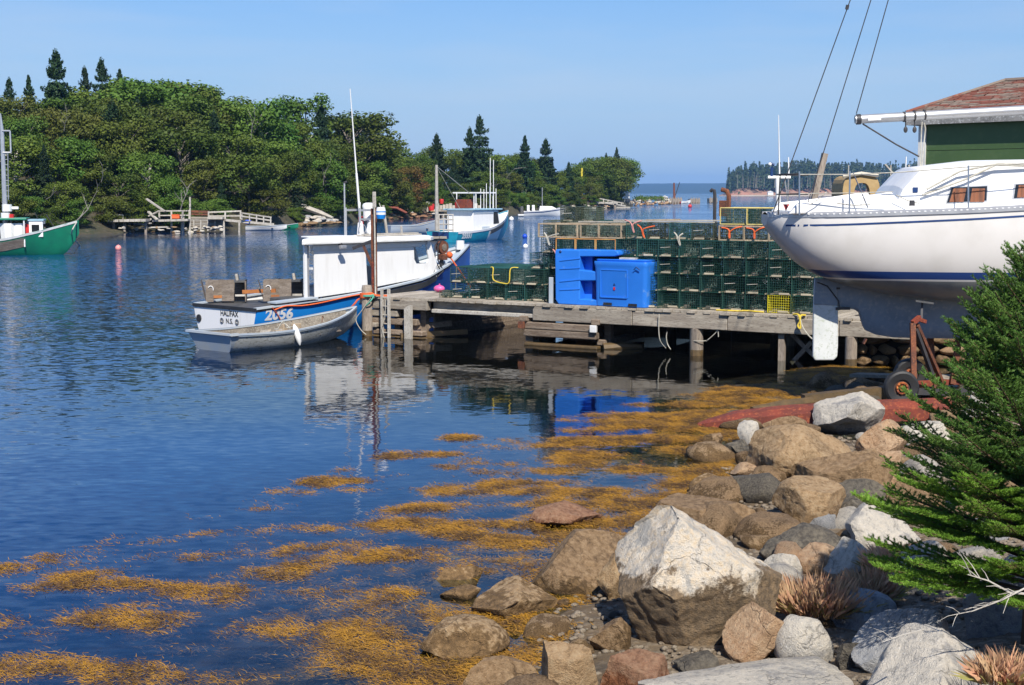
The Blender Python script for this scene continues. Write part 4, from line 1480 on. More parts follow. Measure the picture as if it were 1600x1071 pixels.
for t in (1.6, 3.2, 4.8, 6.0):
    a0 = S_L + .1 if t < 2.2 else s_b + .4
    MB().box((a0, t, .62), (S_END, t + .18, .94)).build("beam", WOODX, pier)
# pilings
def pile(px, yt, yb, t, r, label=None, m=WOODZ, zt_=None, nm="piling", lean=0.0):
    s_, z_ = pp(px, yt, t)
    z_ = zt_ if zt_ is not None else z_
    mb = MB()
    n = 11
    Rr = random.Random(int(px))
    rings = []
    for z in (-1.2, -.1, .25, .5, max(.6, z_ - .08), z_):
        k = 1.0 if z < z_ else .86
        rings.append([(s_ + lean * z + r * k * cos(2 * pi * i / n) * (1 + .07 * sin(i * 2.3)), t + r * k * sin(2 * pi * i / n), z) for i in range(n)])
    mb.loft(rings, True, False, True)
    o_ = mb.build(nm, m, pier, smooth=True)
    # weed collar at the tide line
    MB().loft([[(s_ + lean * z + r * 1.04 * cos(2 * pi * i / n), t + r * 1.04 * sin(2 * pi * i / n), z) for i in range(n)] for z in (-.4, .0, .12 + .03 * Rr.random())], True).build("weed_collar", WETWOOD, o_)
    return s_
pile(1089, 498, 552, .13, .145, zt_=.61)
pile(1331, 505, 572, .1, .12, zt_=.61)
pile(573, 446, 520, -.12, .13)
for px, t in ((760, 3.0), (1000, 3.2), (1160, 3.2), (900, 5.4), (1080, 5.4), (1260, 5.4), (700, 5.2)):
    s_ = pp(px, 520, 0)[0]
    MB().tube([(s_, t, -1.2), (s_, t, .63)], .14, 8).build("piling", WOODZ, pier, smooth=True)
s_, _ = pp(1224, 520, .1)
MB().box((s_ - .11, .1, -.5), (s_ + .02, .22, .61)).build("post", WOODZ, pier)
MB().bar((s_ + .05, .5, .55), (s_ + .55, .5, .12), .09).build("brace", WOODZ, pier)
MB().bar((s_ + .05, .5, -.1), (s_ + .50, .5, .40), .09).build("brace", WOODZ, pier)
# added plank wall deep under the deck, blocking light from behind
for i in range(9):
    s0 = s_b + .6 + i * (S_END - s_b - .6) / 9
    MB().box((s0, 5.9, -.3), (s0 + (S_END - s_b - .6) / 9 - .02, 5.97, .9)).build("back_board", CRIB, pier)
s_sw = s_b - .25                                   # added side boards keeping light out of the space under the deck
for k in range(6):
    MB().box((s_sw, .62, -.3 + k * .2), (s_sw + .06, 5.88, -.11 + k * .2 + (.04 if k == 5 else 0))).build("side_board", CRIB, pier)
# the middle crib
c0, c1 = pp(826, 500, .25)[0], pp(938, 500, .25)[0]
for i, (z0, z1, m) in enumerate(((-.45, -.02, WETWOOD), (-.01, .07, WETWOOD), (.22, .385, CRIB), (.395, .56, CRIB))):
    MB().box((c0 + R.uniform(-.03, .03), -.01, z0), (c1 + R.uniform(-.03, .06), .20, z1)).build("crib_timber", m, pier, bevel=.025)
for cc in (c0, c1):
    for z0, z1, dx in ((.57, .70, 0), (.08, .21, .02), (-.45, -.03, 0)):
        MB().box((cc - .09 + dx, -.06 if z0 > .5 else .21, z0), (cc + .12 + dx, 2.4, z1)).build("crib_timber", CRIB, pier, bevel=.02)
    MB().box((cc + .0, .46, -.4), (cc + .16, .62, .62)).build("crib_post", CRIB, pier)
    MB().box((cc - .10, -.10, .40), (cc + .06, -.012, .565)).build("metal_cap", RUST if cc == c0 else WHITE_DIRTY, pier, bevel=.01)
MB().tube([(c1 + .1, .2, .02), (c1 + .45, .5, .05), (c1 + .8, .8, .02)], [.12, .10, .07], 8).build("log", WETWOOD, pier, smooth=True)
# the crib at the outer end
e0, e1 = pp(572, 500, 0)[0], pp(690, 500, .3)[0]
MB().box((e0, .02, .50), (e0 + .95, .2, .66)).build("crib_timber", WOODX, pier, bevel=.02)
MB().box((e0 + .1, .06, .30), (e0 + 1.5, .26, .46)).build("crib_timber", CRIB, pier, bevel=.02)
MB().box((e0 - .02, -.05, .22), (e0 + .35, .2, .33)).build("crib_timber", WOODX, pier, bevel=.02)
MB().box((e0 + .2, .02, .05), (e0 + 1.7, .24, .17)).build("crib_timber", CRIB, pier, bevel=.02)
MB().box((e0 - .02, .02, -.5), (e0 + 1.85, .3, .02)).build("crib_timber", WETWOOD, pier, bevel=.02)
MB().bar((e0 + 1.1, -.05, .04), (e0 + 2.35, 1.1, .12), .13).build("crib_timber", WETWOOD, pier)
MB().bar((e0 + 1.2, .1, .24), (e0 + 2.0, .9, .33), .14).build("crib_timber", CRIB, pier)
for ss in (e0 + .08, e0 + .75, e0 + 1.55):
    MB().box((ss - .08, .3, -.6), (ss + .08, .46, .66)).build("crib_post", CRIB, pier)
    MB().box((ss - .07, .3, .48), (ss + .09, 2.0, .62)).build("crib_timber", CRIB, pier)
MB().box((e0 + .5, .26, .66), (e0 + 1.0, .38, .70)).build("board", PALEWOOD, pier)
MB().bar((e0 + .1, .45, .75), (e0 + 1.7, 1.9, .72), .18).build("crib_timber", CRIB, pier)
# pale slab post leaning in front of the crib
sp, zp = pp(640, 480, -.1)
MB().box((sp - .10, -.2, -.6), (sp + .09, -.1, zp - .03)).add([(sp - .10, -.2, zp - .031), (sp + .09, -.2, zp - .031), (sp + .09, -.1, zp - .031), (sp - .10, -.1, zp - .031), (sp + .05, -.2, zp + .05), (sp + .09, -.2, zp + .05), (sp + .09, -.1, zp + .05), (sp + .05, -.1, zp + .05)], [(4, 5, 6, 7), (0, 1, 5, 4), (1, 2, 6, 5), (2, 3, 7, 6), (3, 0, 4, 7)]).build("slab_post", PALEWOOD, pier)

# ladder
la, zl = pp(597, 446, -.22)
lb, _ = pp(607, 446, -.22)
lad = thing("ladder", "slim wooden ladder standing in the water at the pier's outer end", "ladder", pw((la + lb) / 2, -.22, 0), PA)
lw = .105
for sgn in (-1, 1):
    MB().bar((sgn * lw, 0, -.9), (sgn * lw, 0, 1.22), .05, .07).build("rail", PALEWOOD, lad)
for i in range(6):
    MB().tube([(-lw, 0, -.1 + i * .22), (lw, 0, -.1 + i * .22)], .016, 5).build("rung", PALEWOOD, lad)

# rusty hoist post with its arm
sh, zh = pp(582, 326, .25)
hp = thing("hoist_post", "rust-brown hoist post with a slanting arm rising from the pier end", "post", pw(sh, .3, DZ), PA)
HZ = zh - DZ
MB().box((-.055, -.055, 0), (.055, .055, HZ)).build("post", RUST, hp)
MB().box((-.03, -.075, 0), (.05, -.058, .85)).build("plate", REDPAINT, hp)
MB().bar((-.62, -.06, HZ - 1.02), (.02, -.02, HZ - .80), .06, .07).build("arm", DARKSTEEL, hp)
MB().bar((-.30, -.04, HZ - .95), (-.02, 0, HZ - 1.55), .05, .06).build("brace", RUST, hp)
MB().tube([(.06, -.03, HZ), (.08, -.03, HZ - .6), (.06, -.05, HZ - 1.6), (.08, -.03, .3)], .008, 4).build("cable", DARKSTEEL, hp)
so, zo = pp(586, 300, .2)
oar = thing("oar", "pale wooden oar leaning upright against the rusty hoist post", "oar", pw(so + .02, .12, DZ), PA)
OZ = zo - DZ
MB().tube([(0.02, 0, 0), (0, .02, OZ - .38)], .022, 6).build("shaft", PALEWOOD, oar, smooth=True)
MB().box((-.055, .0, OZ - .4), (.055, .03, OZ), taper=.9).build("blade", PALEWOOD, oar, bevel=.01)
sf, zf = pp(597, 334, .1)
fl = thing("float", "white and blue striped net float hanging on the hoist post", "float", pw(sf, .05, zf), PA)
MB().tube([(0, 0, -.13), (0, 0, -.03)], [.10, .125], 12).build("blue_band", HULL_BLUE, fl, smooth=True)
MB().tube([(0, 0, -.028), (0, 0, .03)], [.125, .125], 12).build("white_band", WHITE, fl, smooth=True)
MB().tube([(0, 0, .032), (0, 0, .06)], [.125, .125], 12).build("blue_band", HULL_BLUE, fl, smooth=True)
MB().tube([(0, 0, .062), (0, 0, .16)], [.125, .10], 12).build("cap", WHITE, fl, smooth=True)
MB().tube([(0, 0, .15), (-.12, .1, .26)], .01, 4).build("loop", PALE_ROPE, fl)

# ropes on the pier
def rope(label, pts, r, m, cat="rope"):
    c = Vector(pts[0])
    o_ = thing("rope", label, cat, c)
    P = [Vector(p) for p in pts]
    Q = []
    for i in range(len(P) - 1):                      # Catmull-Rom
        p0, p1, p2, p3 = P[max(0, i - 1)], P[i], P[i + 1], P[min(len(P) - 1, i + 2)]
        for k in range(6):
            u = k / 6
            Q.append(0.5 * ((2 * p1) + (p2 - p0) * u + (2 * p0 - 5 * p1 + 4 * p2 - p3) * u * u + (3 * p1 - p0 - 3 * p2 + p3) * u ** 3))
    Q.append(P[-1])
    MB().tube(Q, r, 5).build("strand", m, o_, world=True, smooth=True)
    return o_
def wrap(s0, t0, z0, r, turns, h):
    return [pw(s0 + r * cos(a), t0 + r * sin(a), z0 + h * a / (2 * pi * turns)) for a in np.linspace(0, 2 * pi * turns, turns * 9)]
sq, _ = pp(573, 455, -.12)
rope("orange rope wound round the end piling and trailing towards the blue boat", [pw(sq - .42, -.25, .68), pw(sq - .28, -.24, .82), pw(sq - .17, -.2, .93)] + wrap(sq, -.12, .96, .155, 4, .12) + [pw(sq + .3, -.1, 1.03), pw(sq + .5, .1, 1.02)], .024, ORANGE_ROPE)
rope("green rope knotted beside the orange rope at the pier end", wrap(sq + .06, -.12, .99, .17, 2, .05) + [pw(sq + .22, -.26, .9), pw(sq + .1, -.28, .78)], .016, GREEN_ROPE)
rope("pale mooring line hanging from the end piling down to the grey skiff", [pw(sq + .22, -.25, .98), pw(sq - .02, -.3, .66), pw(sq - .18, -.34, .42), pw(sq - .06, -.32, .18), pw(sq + .1, -.3, .05)], .010, PALE_ROPE)
rope("thin pale line looping down beside the ladder rungs", [pw(la + .15, -.28, .95), pw(la + .13, -.3, .5), pw(la + .04, -.3, .25), pw(la + .12, -.3, .0)], .008, PALE_ROPE)
a_, z_ = pp(1030, 482, -.06)
rope("pale rope hanging straight down in front of the dark pier span", [pw(a_, -.06, DZ - .1), pw(a_, -.07, .55), pw(a_ + .03, -.05, .3), pw(a_ + .1, .1, .12)], .010, PALE_ROPE)
rope("second slack pale rope hanging beside the straight one", [pw(a_ + .13, .1, .50), pw(a_ + .11, .1, .38), pw(a_ + .14, .1, .22), pw(a_ + .22, .1, .1)], .010, PALE_ROPE)
a_, z_ = pp(1089, 522, -.02)
rope("rope tied round the middle piling with its tail caught under the deck", wrap(a_, .13, .32, .16, 1, .02) + [pw(a_ + .22, .05, .36), pw(a_ + .40, .05, .52), pw(a_ + .46, .05, .6), pw(a_ + .49, .03, .45)], .010, PALE_ROPE)
a_, z_ = pp(1247, 492, -.1)
rope("yellow rope knotted on the deck edge near the sailboat's rudder", [pw(a_ - .14, .0, DZ + .02), pw(a_, -.08, DZ + .03), pw(a_ + .04, -.09, DZ - .1), pw(a_, -.1, DZ - .2), pw(a_ + .06, -.1, DZ - .25), pw(a_ + .05, -.09, DZ), pw(a_ + .14, -.02, DZ + .02)], .022, YELLOW_ROPE)
rope("white line drooping from the yellow knot behind the rudder", [pw(a_ + .05, -.1, DZ - .05), pw(a_ + .12, -.1, .75), pw(a_ + .3, -.1, .55), pw(a_ + .5, -.06, .45)], .014, PALE_ROPE)
a_, z_ = pp(1120, 473, .28)
rope("yellow rope lying along the foot of the tall trap stack", [pw(a_, .25, DZ + .02), pw(a_ + .25, .22, DZ + .025), pw(a_ + .5, .27, DZ + .02), pw(a_ + .7, .3, DZ + .03), pw(a_ + 1.1, .27, DZ + .02)], .018, YELLOW_ROPE)

# ================================================================== LOBSTER TRAPS
def wire_mat(name, c, c2):
    return mat(name, c, c2, rough=0.5, scale=3, rnd=0.2)
WIRE = {
    'green': wire_mat("green_coated_wire", (0.008, 0.046, 0.034), (0.014, 0.058, 0.048)),
    'teal': wire_mat("teal_coated_wire", (0.011, 0.070, 0.064), (0.022, 0.084, 0.074)),
    'weedy': wire_mat("weed_grown_wire", (0.035, 0.055, 0.032), (0.065, 0.07, 0.045)),
    'yellow': wire_mat("yellow_coated_wire", (0.62, 0.58, 0.02), (0.55, 0.46, 0.02)),
}
NETM = mat("green_twine_net", (0.02, 0.05, 0.038), (0.05, 0.075, 0.055), rough=0.8, scale=9, rnd=.3)
NETP = mat("pale_twine_net", (0.16, 0.20, 0.17), (0.10, 0.15, 0.13), rough=0.8, scale=9, rnd=.3)
VENT = mat("weathered_trap_runner", (0.44, 0.38, 0.28), (0.34, 0.30, 0.21), rough=0.8, scale=7, rnd=.2)
BRICKM = mat("concrete_ballast", (0.23, 0.20, 0.165), (0.16, 0.135, 0.11), rough=0.9, scale=6, rnd=.2)
LATH = mat("pale_trap_lath", (0.44, 0.36, 0.25), (0.36, 0.27, 0.18), rough=0.85, scale=5, fine=(.25, .18, .11), rnd=.2)
YEDGE = mat("yellow_trim_wire", (0.58, 0.46, 0.14), (0.5, 0.42, 0.16), rough=0.6, scale=5)
OEDGE = mat("orange_trim_wire", (0.48, 0.20, 0.06), (0.46, 0.29, 0.09), rough=0.7, scale=5)
def wire_box(W, D, H, step=.052, r=.0042):
    mb = MB()
    def line(a, b):
        a, b = Vector(a), Vector(b)
        d = (b - a).normalized()
        ref = Vector((0, 0, 1)) if abs(d.z) < .9 else Vector((1, 0, 0))
        u = d.cross(ref).normalized() * r
        v = d.cross(u).normalized() * r
        vs = []
        for p in (a, b):
            vs += [p + u, p - u * .5 + v * .87, p - u * .5 - v * .87]
        mb.add(vs, [(0, 1, 4, 3), (1, 2, 5, 4), (2, 0, 3, 5)])
    nx, ny, nz = round(W / step), round(D / step), round(H / step)
    X = [-W / 2 + W * i / nx for i in range(nx + 1)]
    Y = [D * i / ny for i in range(ny + 1)]
    Z = [H * i / nz for i in range(nz + 1)]
    for y in (0, D):
        for x in X: line((x, y, 0), (x, y, H))
        for z in Z: line((-W / 2, y, z), (W / 2, y, z))
    for x in (-W / 2, W / 2):
        for y in Y: line((x, y, 0), (x, y, H))
        for z in Z: line((x, 0, z), (x, D, z))
    for z in (0, H):
        for x in X: line((x, 0, z), (x, D, z))
        for y in Y: line((-W / 2, y, z), (W / 2, y, z))
    for x in (-W / 2, W / 2):                         # heavier corner wires
        for y in (0, D):
            mb.tube([(x, y, 0), (x, y, H)], r * 2.2, 4)
        for z in (0, H):
            mb.tube([(x, 0, z), (x, D, z)], r * 2.2, 4)
    return mb
def net_mb(W, D, H, seed):
    """the knitted heads inside a trap: slack funnels of twine"""
    Rr = random.Random(seed)
    mb = MB()
    for (y0, y1, sx) in ((D * .32, D * .55, 1), (D * .62, D * .95, -1)):
        rings = []
        for k in range(4):
            u = k / 3
            rr = (W * .46) * (1 - u) + .07 * u
            rh = (H * .46) * (1 - u) + .07 * u
            rings.append([(rr * cos(2 * pi * i / 10) * Rr.uniform(.9, 1.05), y0 + (y1 - y0) * u + Rr.uniform(-.01, .01), H / 2 + rh * sin(2 * pi * i / 10) * Rr.uniform(.85, 1.05)) for i in range(10)])
        for rg_ in rings:
            mb.tube(rg_ + [rg_[0]], .0045, 3, False)
        for i in range(10):
            mb.tube([rings[k][i] for k in range(4)], .004, 3, False)
            mb.tube([rings[k][(i + k) % 10] for k in range(4)], .004, 3, False)
    for j in range(10):                                # a partition of twine across the middle and tangled line
        x = -W * .47 + W * .94 * j / 9
        mb.tube([(x, D * .30, .02), (x + Rr.uniform(-.03, .03), D * .31, H * .5), (x, D * .30, H - .02)], .0045, 3, False)
        z = H * (j + .5) / 10
        mb.tube([(-W * .48, D * .30, z), (0, D * .32, z + Rr.uniform(-.02, .02)), (W * .48, D * .30, z)], .0045, 3, False)
    p = [(Rr.uniform(-W * .4, W * .4), Rr.uniform(.05, D * .28), Rr.uniform(.02, H * .6)) for i in range(9)]
    mb.tube(p, .008, 4)
    return mb
def trap_proto(kind, W, D, H, seed):
    """a lobster trap, front at y = 0"""
    root = thing("lobster_trap", "", "lobster trap")
    if kind == 'lath':
        f = MB()
        for x in (-W / 2 + .012, W / 2 - .012):
            for y in (.012, D - .012):
                f.box((x - .016, y - .016, 0), (x + .016, y + .016, H))
            for z in (.012, H - .012):
                f.box((x - .014, .03, z - .014), (x + .014, D - .03, z + .014))
        for y in (.012, D - .012):
            for z in (.012, H - .012):
                f.box((-W / 2 + .03, y - .014, z - .014), (W / 2 - .03, y + .014, z + .014))
        f.build("frame", LATH, root)
        wire_box(W - .03, D - .03, H - .02, .065, .003).build("wire_mesh", WIRE['weedy'], root)
        net_mb(W, D, H, seed).build("net_head", NETP, root)
        return root
    wire_box(W, D, H).build("wire_mesh", WIRE['green' if kind == 'trim' or kind == 'orange' else kind], root)
    net_mb(W, D, H, seed).build("net_head", NETM if seed % 3 else NETP, root)
    if kind in ('trim', 'orange'):
        f = MB()
        for x in (-W / 2, W / 2):
            for y in (0, D):
                f.tube([(x, y, 0), (x, y, H)], .014, 5)
            for z in (0, H):
                f.tube([(x, 0, z), (x, D, z)], .012, 5)
        for y in (0, D):
            for z in (0, H):
                f.tube([(-W / 2, y, z), (W / 2, y, z)], .014, 5)
        f.build("trim", YEDGE if kind == 'trim' else OEDGE, root)
        return root
    Rr = random.Random(seed)
    o_ = Rr.uniform(-.10, .10)
    if seed % 4 != 3:
        MB().box((o_ - .115, -.028, .008), (o_ + .115, .004, .050)).build("runner_end", VENT, root, bevel=.006)
    if seed % 3 == 1:
        MB().bar((o_ - .15, -.006, H * .55), (o_ + .1, -.006, H * .60), .008, .012).build("escape_vent", PALE_ROPE, root)
    for k in range(2):
        x = -.14 + .26 * k
        MB().box((x - .05, .12 + .4 * k, .01), (x + .05, .32 + .4 * k, .07)).build("ballast_brick", BRICKM, root)
    for x in (-W / 2 + .05, W / 2 - .05):
        MB().box((x - .015, .0, -.001), (x + .015, D, .028)).build("runner", VENT, root)
    return root
TW, TD, TH = .515, 1.05, .372
PROTO = {}
for i in range(4):
    PROTO[('green', i)] = trap_proto('green', TW, TD, TH, i)
    PROTO[('teal', i)] = trap_proto('teal', TW, TD, TH, i + 4)
PROTO[('weedy', 0)] = trap_proto('weedy', TW, TD, TH, 1)
PROTO[('weedy', 1)] = trap_proto('weedy', TW, TD, TH, 6)
PROTO[('yellow', 0)] = trap_proto('yellow', TW, TD, TH, 2)
PROTO[('trim', 0)] = trap_proto('trim', .62, TD, .36, 3)
PROTO[('orange', 0)] = trap_proto('orange', .50, TD, .36, 3)
PROTO[('lath', 0)] = trap_proto('lath', .50, .95, .33, 5)
PROTO[('lath', 1)] = trap_proto('lath', .60, .95, .33, 8)
USED = set()
KIDS.clear()
def trap(kind, i, s, t, z, label, group=None, turn=0.0):
    key = (kind, i)
    if key not in USED:
        o_ = PROTO[key]
        USED.add(key)
    else:
        o_ = copy_tree(PROTO[key])
    o_.location = pw(s, t, z)
    o_.rotation_euler = (0, 0, PA + turn)
    o_['label'] = label
    o_['category'] = "lobster trap"
    if group:
        o_['group'] = group
    elif 'group' in o_.keys():
        del o_['group']
    return o_
ORD = ["first", "second", "third", "fourth", "fifth", "sixth", "seventh", "eighth", "ninth", "tenth", "eleventh", "twelfth", "thirteenth", "fourteenth", "fifteenth", "sixteenth"]
R = random.Random(23)
T0 = .36
s_left, _ = pp(868, 440, T0)
s_right, _ = pp(1274, 440, T0)
nc = int((s_right - s_left) / (TW + .012))
YEL = None
G_TALL = "green wire traps in the tall stack"
s_y, _ = pp(1203, 463, T0)
for row in range(4):
    rn = ["bottom row", "second row up", "third row up", "fourth row up"][row]
    for c in range(nc):
        s = s_left + (c + .5) * (s_right - s_left) / nc
        px = proj(pw(s, T0, 1.2 + row * TH))[0]
        if px < 1015 and row < 2:
            continue
        if px < 935 and row < 3:
            continue
        if px > 1320:
            continue
        z = DZ + .012 + row * (TH + .012)
        jt = R.uniform(-.03, .03)
        if row == 0 and abs(s - s_y) < .27:
            trap('yellow', 0, s, T0 - .02, z, "bright yellow wire trap in the bottom row of the tall stack", G_TALL)
            continue
        kind = 'green' if row < 3 or R.random() < .4 else 'teal'
        if px < 960 and row == 3:
            kind = 'orange'
        if kind == 'orange':
            trap('orange', 0, s, T0, z, f"orange-edged trap above the blue bins, {ORD[c]} column of the tall stack", G_TALL)
            continue
        trap(kind, R.randint(0, 3), s + R.uniform(-.014, .014), T0 + jt * 1.6, z, f"green wire trap, {rn}, {ORD[c]} column of the tall stack", G_TALL, R.uniform(-.045, .045))
# the layers behind, darkening the gaps
for row in range(4):
    for c in range(nc):
        s = s_left + (c + .5) * (s_right - s_left) / nc
        px = proj(pw(s, T0, 1.2))[0]
        if px > 1320 or (row == 0 and px < 940) or (px < 1000 and row == 0):
            continue
        trap(R.choice(['green', 'green', 'weedy']), R.randint(0, 1), s + .1, T0 + TD + .08, DZ + .012 + row * (TH + .012), "green wire trap hidden behind the front layer of the tall stack", "traps behind the tall stack's front", R.uniform(-.02, .02))
# top row: older wooden framed and weedy traps, set back, sky shows through
s = s_left - .30
k = 0
while True:
    px = proj(pw(s, T0 + .5, 2.6))[0]
    if px > 1125:
        break
    if px < 1000:
        i = k % 2
        trap('lath', i, s, T0 + .12, DZ + .012 + 4 * (TH + .012), f"wooden framed trap, {ORD[k]} from the left in the top row", "wooden framed traps in the top row", R.uniform(-.04, .04))
        s += .52 if i == 0 else .62
    else:
        trap('weedy' if R.random() < .4 else 'teal', R.randint(0, 1), s, T0 + .25, DZ + .012 + 4 * (TH + .012), f"weathered wire trap, {ORD[k]} from the left in the top row", "weathered traps in the top row", R.uniform(-.05, .05))
        s += TW + .03
    k += 1
for px_, nm in ((1143, "wooden framed trap with an orange rope, left of a pair at the row's right end"), (1182, "wooden framed trap with an orange rope, right of a pair by the sailboat's stern")):
    s, _ = pp(px_, 350, T0 + .15)
    trap('lath', 1, s, T0 + .15, DZ + .012 + 4 * (TH + .012), nm, "roped wooden framed traps")
    rope(f"orange rope hanging in a fork over the {'left' if px_ < 1160 else 'right'} roped trap", [pw(s - .22, T0 + .12, 2.83), pw(s - .06, T0 + .1, 2.80), pw(s - .02, T0 + .1, 2.70), pw(s - .02, T0 + .1, 2.60), pw(s - .03, T0 + .1, 2.72), pw(s + .1, T0 + .1, 2.82), pw(s + .25, T0 + .14, 2.86)], .02, ORANGE_ROPE)
for px_, nm, tn in ((1152, "yellow-edged trap balanced on top of the stack, left of two", .10), (1194, "yellow-edged trap on top of the stack, right of two", .16)):
    s, _ = pp(px_, 330, T0 + .6)
    trap('trim', 0, s, T0 + .4, DZ + .02 + 4 * (TH + .012) + .345, nm, "yellow-edged traps on top", tn)
# traps at the left shoulder of the stack, two rows and one loose on top
for row, pxs_ in ((2, (862, 895)), (3, (858, 892))):
    for j, px_ in enumerate(pxs_):
        s, _ = pp(px_, 400, T0 + .4)
        trap('teal' if row == 3 else 'green', j, s, T0 + .5, DZ + .012 + row * (TH + .012), f"green wire trap at the stack's left shoulder, {'third' if row == 2 else 'fourth'} row, {'outer' if j == 0 else 'inner'} one", "traps at the stack's left shoulder", .15)
for j, px_ in enumerate((862, 890)):
    s, _ = pp(px_, 350, 1.3)
    trap('weedy', j, s, 1.4, DZ + .012 + 4 * (TH + .012), f"weedy trap on the stack's left shoulder in the top row, {'outer' if j == 0 else 'inner'} one", "traps at the stack's left shoulder", .2)
for j, (px_, dt) in enumerate(((892, 1.9), (916, 2.0))):
    s, _ = pp(px_, 335, dt)
    trap('weedy', j, s, dt, DZ + .012 + 5 * (TH + .012) - .05, f"weed-grown trap lying highest on the stack, {'left' if j == 0 else 'right'} of two", "weed-grown traps on top", .3)
# supports below for the ones set back
for row in range(5):
    for j, px_ in enumerate((880, 915, 948)):
        s, _ = pp(px_, 440, 1.5)
        trap('green', (row + j) % 4, s, 1.95, DZ + .012 + row * (TH + .012), "green wire trap in the rear layer behind the blue bins", "traps behind the blue bins", .05)
for row in range(2):
    for j, px_ in enumerate((868, 905)):
        s, _ = pp(px_, 440, 1.0)
        trap('green', (row + j) % 4, s, 1.05, DZ + .012 + row * (TH + .012), "green wire trap in the rear layer behind the blue bins", "traps behind the blue bins", .05)
# the low stack on the left: traps turned lengthwise
s0, _ = pp(716, 450, .9)
s1, _ = pp(862, 450, .9)
for row in range(2):
    nn_ = 5
    for c in range(nn_):
        s = s0 + (c + .5) * (s1 - s0) / nn_
        if row == 1 and c == 0:
            pass
        trap('green' if (c + row) % 3 else 'teal', (c + row) % 4, s, .55 + R.uniform(-.04, .04), DZ + .012 + row * (TH + .01), f"green wire trap in the low stack, {'bottom' if row == 0 else 'upper'} row, {ORD[c]} from the pier end", "traps in the low stack", R.uniform(-.05, .05))
        trap('green', (c + row + 1) % 4, s + .05, .55 + TD + .1, DZ + .012 + row * (TH + .01), "green wire trap behind the front of the low stack", "traps behind the low stack's front")
for j, (px_, zz) in enumerate(((846, 2), (858, 3))):
    s, _ = pp(px_, 440, .9)
    trap('teal', j, s, .8, DZ + .012 + zz * (TH + .01) if j == 0 else DZ + .012 + 2 * (TH + .01), f"green wire trap, {'left' if j == 0 else 'right'} of two stepping up beside the tall blue bin", "traps stepping up by the bin", .1 * j) if j == 0 else None
s, _ = pp(703, 455, .7)
sm_ = trap_proto('weedy', .30, .4, .16, 3)
sm_.location = pw(s, .45, DZ + .01)
sm_.rotation_euler = (0, 0, PA)
tag(sm_, "small grey wire bait box alone at the left of the low stack", "lobster trap")
s, _ = pp(790, 430, .5)
rope("yellow-green line draped over the front of the low stack", [pw(s - .45, .55, 1.79), pw(s - .35, .5, 1.77), pw(s - .33, .47, 1.5), pw(s - .05, .46, 1.42), pw(s + .12, .46, 1.45), pw(s + .14, .5, 1.77), pw(s + .3, .6, 1.8)], .014, YELLOW_ROPE)

for px_, py_, m_r, lab in ((870, 398, mat("faded_pink_rope", (.55, .25, .22), rough=.8), "faded pink rope hanging at the stack's left end above the tall bin"), (988, 352, mat("faded_pink_rope", (.55, .25, .22), rough=.8), "faded pink rope hanging over the orange-edged traps"), (1004, 360, ORANGE_ROPE, "short orange rope end hanging among the upper wire traps"), (1060, 372, PALE_ROPE, "pale line strung across the upper wire traps"), (856, 372, PALE_ROPE, "pale cord drooping at the stack's far left end")):
    a_, z_ = pp(px_, py_, T0 - .06)
    Rr = random.Random(px_)
    rope(lab, [pw(a_ - Rr.uniform(.08, .2), T0 - .05, z_ + .12), pw(a_ - .03, T0 - .08, z_ + .05), pw(a_ + .02, T0 - .08, z_ - .10), pw(a_ + .05, T0 - .07, z_ - .16), pw(a_ + .03, T0 - .09, z_ + .02), pw(a_ + Rr.uniform(.1, .3), T0 - .04, z_ + .10)], .017, m_r)
# planks laid along the top row, and odds and ends
def pier_part_thing(name, label, cat, a, b, w, h, m):
    o_ = thing(name, label, cat, a)
    MB().bar(a, b, w, h).build("board", m, o_, world=True)
for i, (px0, y0, px1, y1, t) in enumerate(((905, 341, 1120, 334, 1.0), (960, 337, 1128, 333, 1.6), (1010, 341, 1062, 336, .7))):
    a, za = pp(px0, y0, t)
    b_, zb_ = pp(px1, y1, t)
    zz = DZ + .02 + 4 * (TH + .012) + .36 + .03 * i
    pier_part_thing("loose_board", ["long bleached board lying along the top of the trap stack", "second bleached board behind the long one on the stack", "short reddish board slanting across the top row of traps"][i], "board", pw(a, t, zz), pw(b_, t, zz + .02), .10, .03, PALEWOOD if i < 2 else LATH)
s, _ = pp(900, 318, 2.2)
# the vent pipes at the back of the pier
for px_, yt_, yb_, m, lab in ((1117, 298, 345, DARKSTEEL, "thin black pipe with a crooked top behind the trap stack"), (1139, 300, 345, RUST, "rusty bent pipe carrying a brown box behind the trap stack")):
    s, zt_ = pp(px_, yt_, 5.0)
    o_ = thing("vent_pipe", lab, "pipe", pw(s, 5.0, DZ), PA)
    h_ = zt_ - DZ
    if m is DARKSTEEL:
        MB().tube([(0.02, 0, 0), (0, 0, h_ - .1), (-.02, 0, h_), (-.08, 0, h_ + .02), (-.12, 0, h_ - .03)], .045, 7).build("pipe", m, o_, smooth=True)
    else:
        MB().tube([(0, 0, 0), (0, 0, h_ - .1), (-.05, 0, h_ + .02), (-.2, 0, h_ + .06)], .06, 7).build("pipe", m, o_, smooth=True)
        MB().box((-.22, -.12, h_ - .62), (-.0, .12, h_ - .22)).build("box", RUST, o_, bevel=.01)

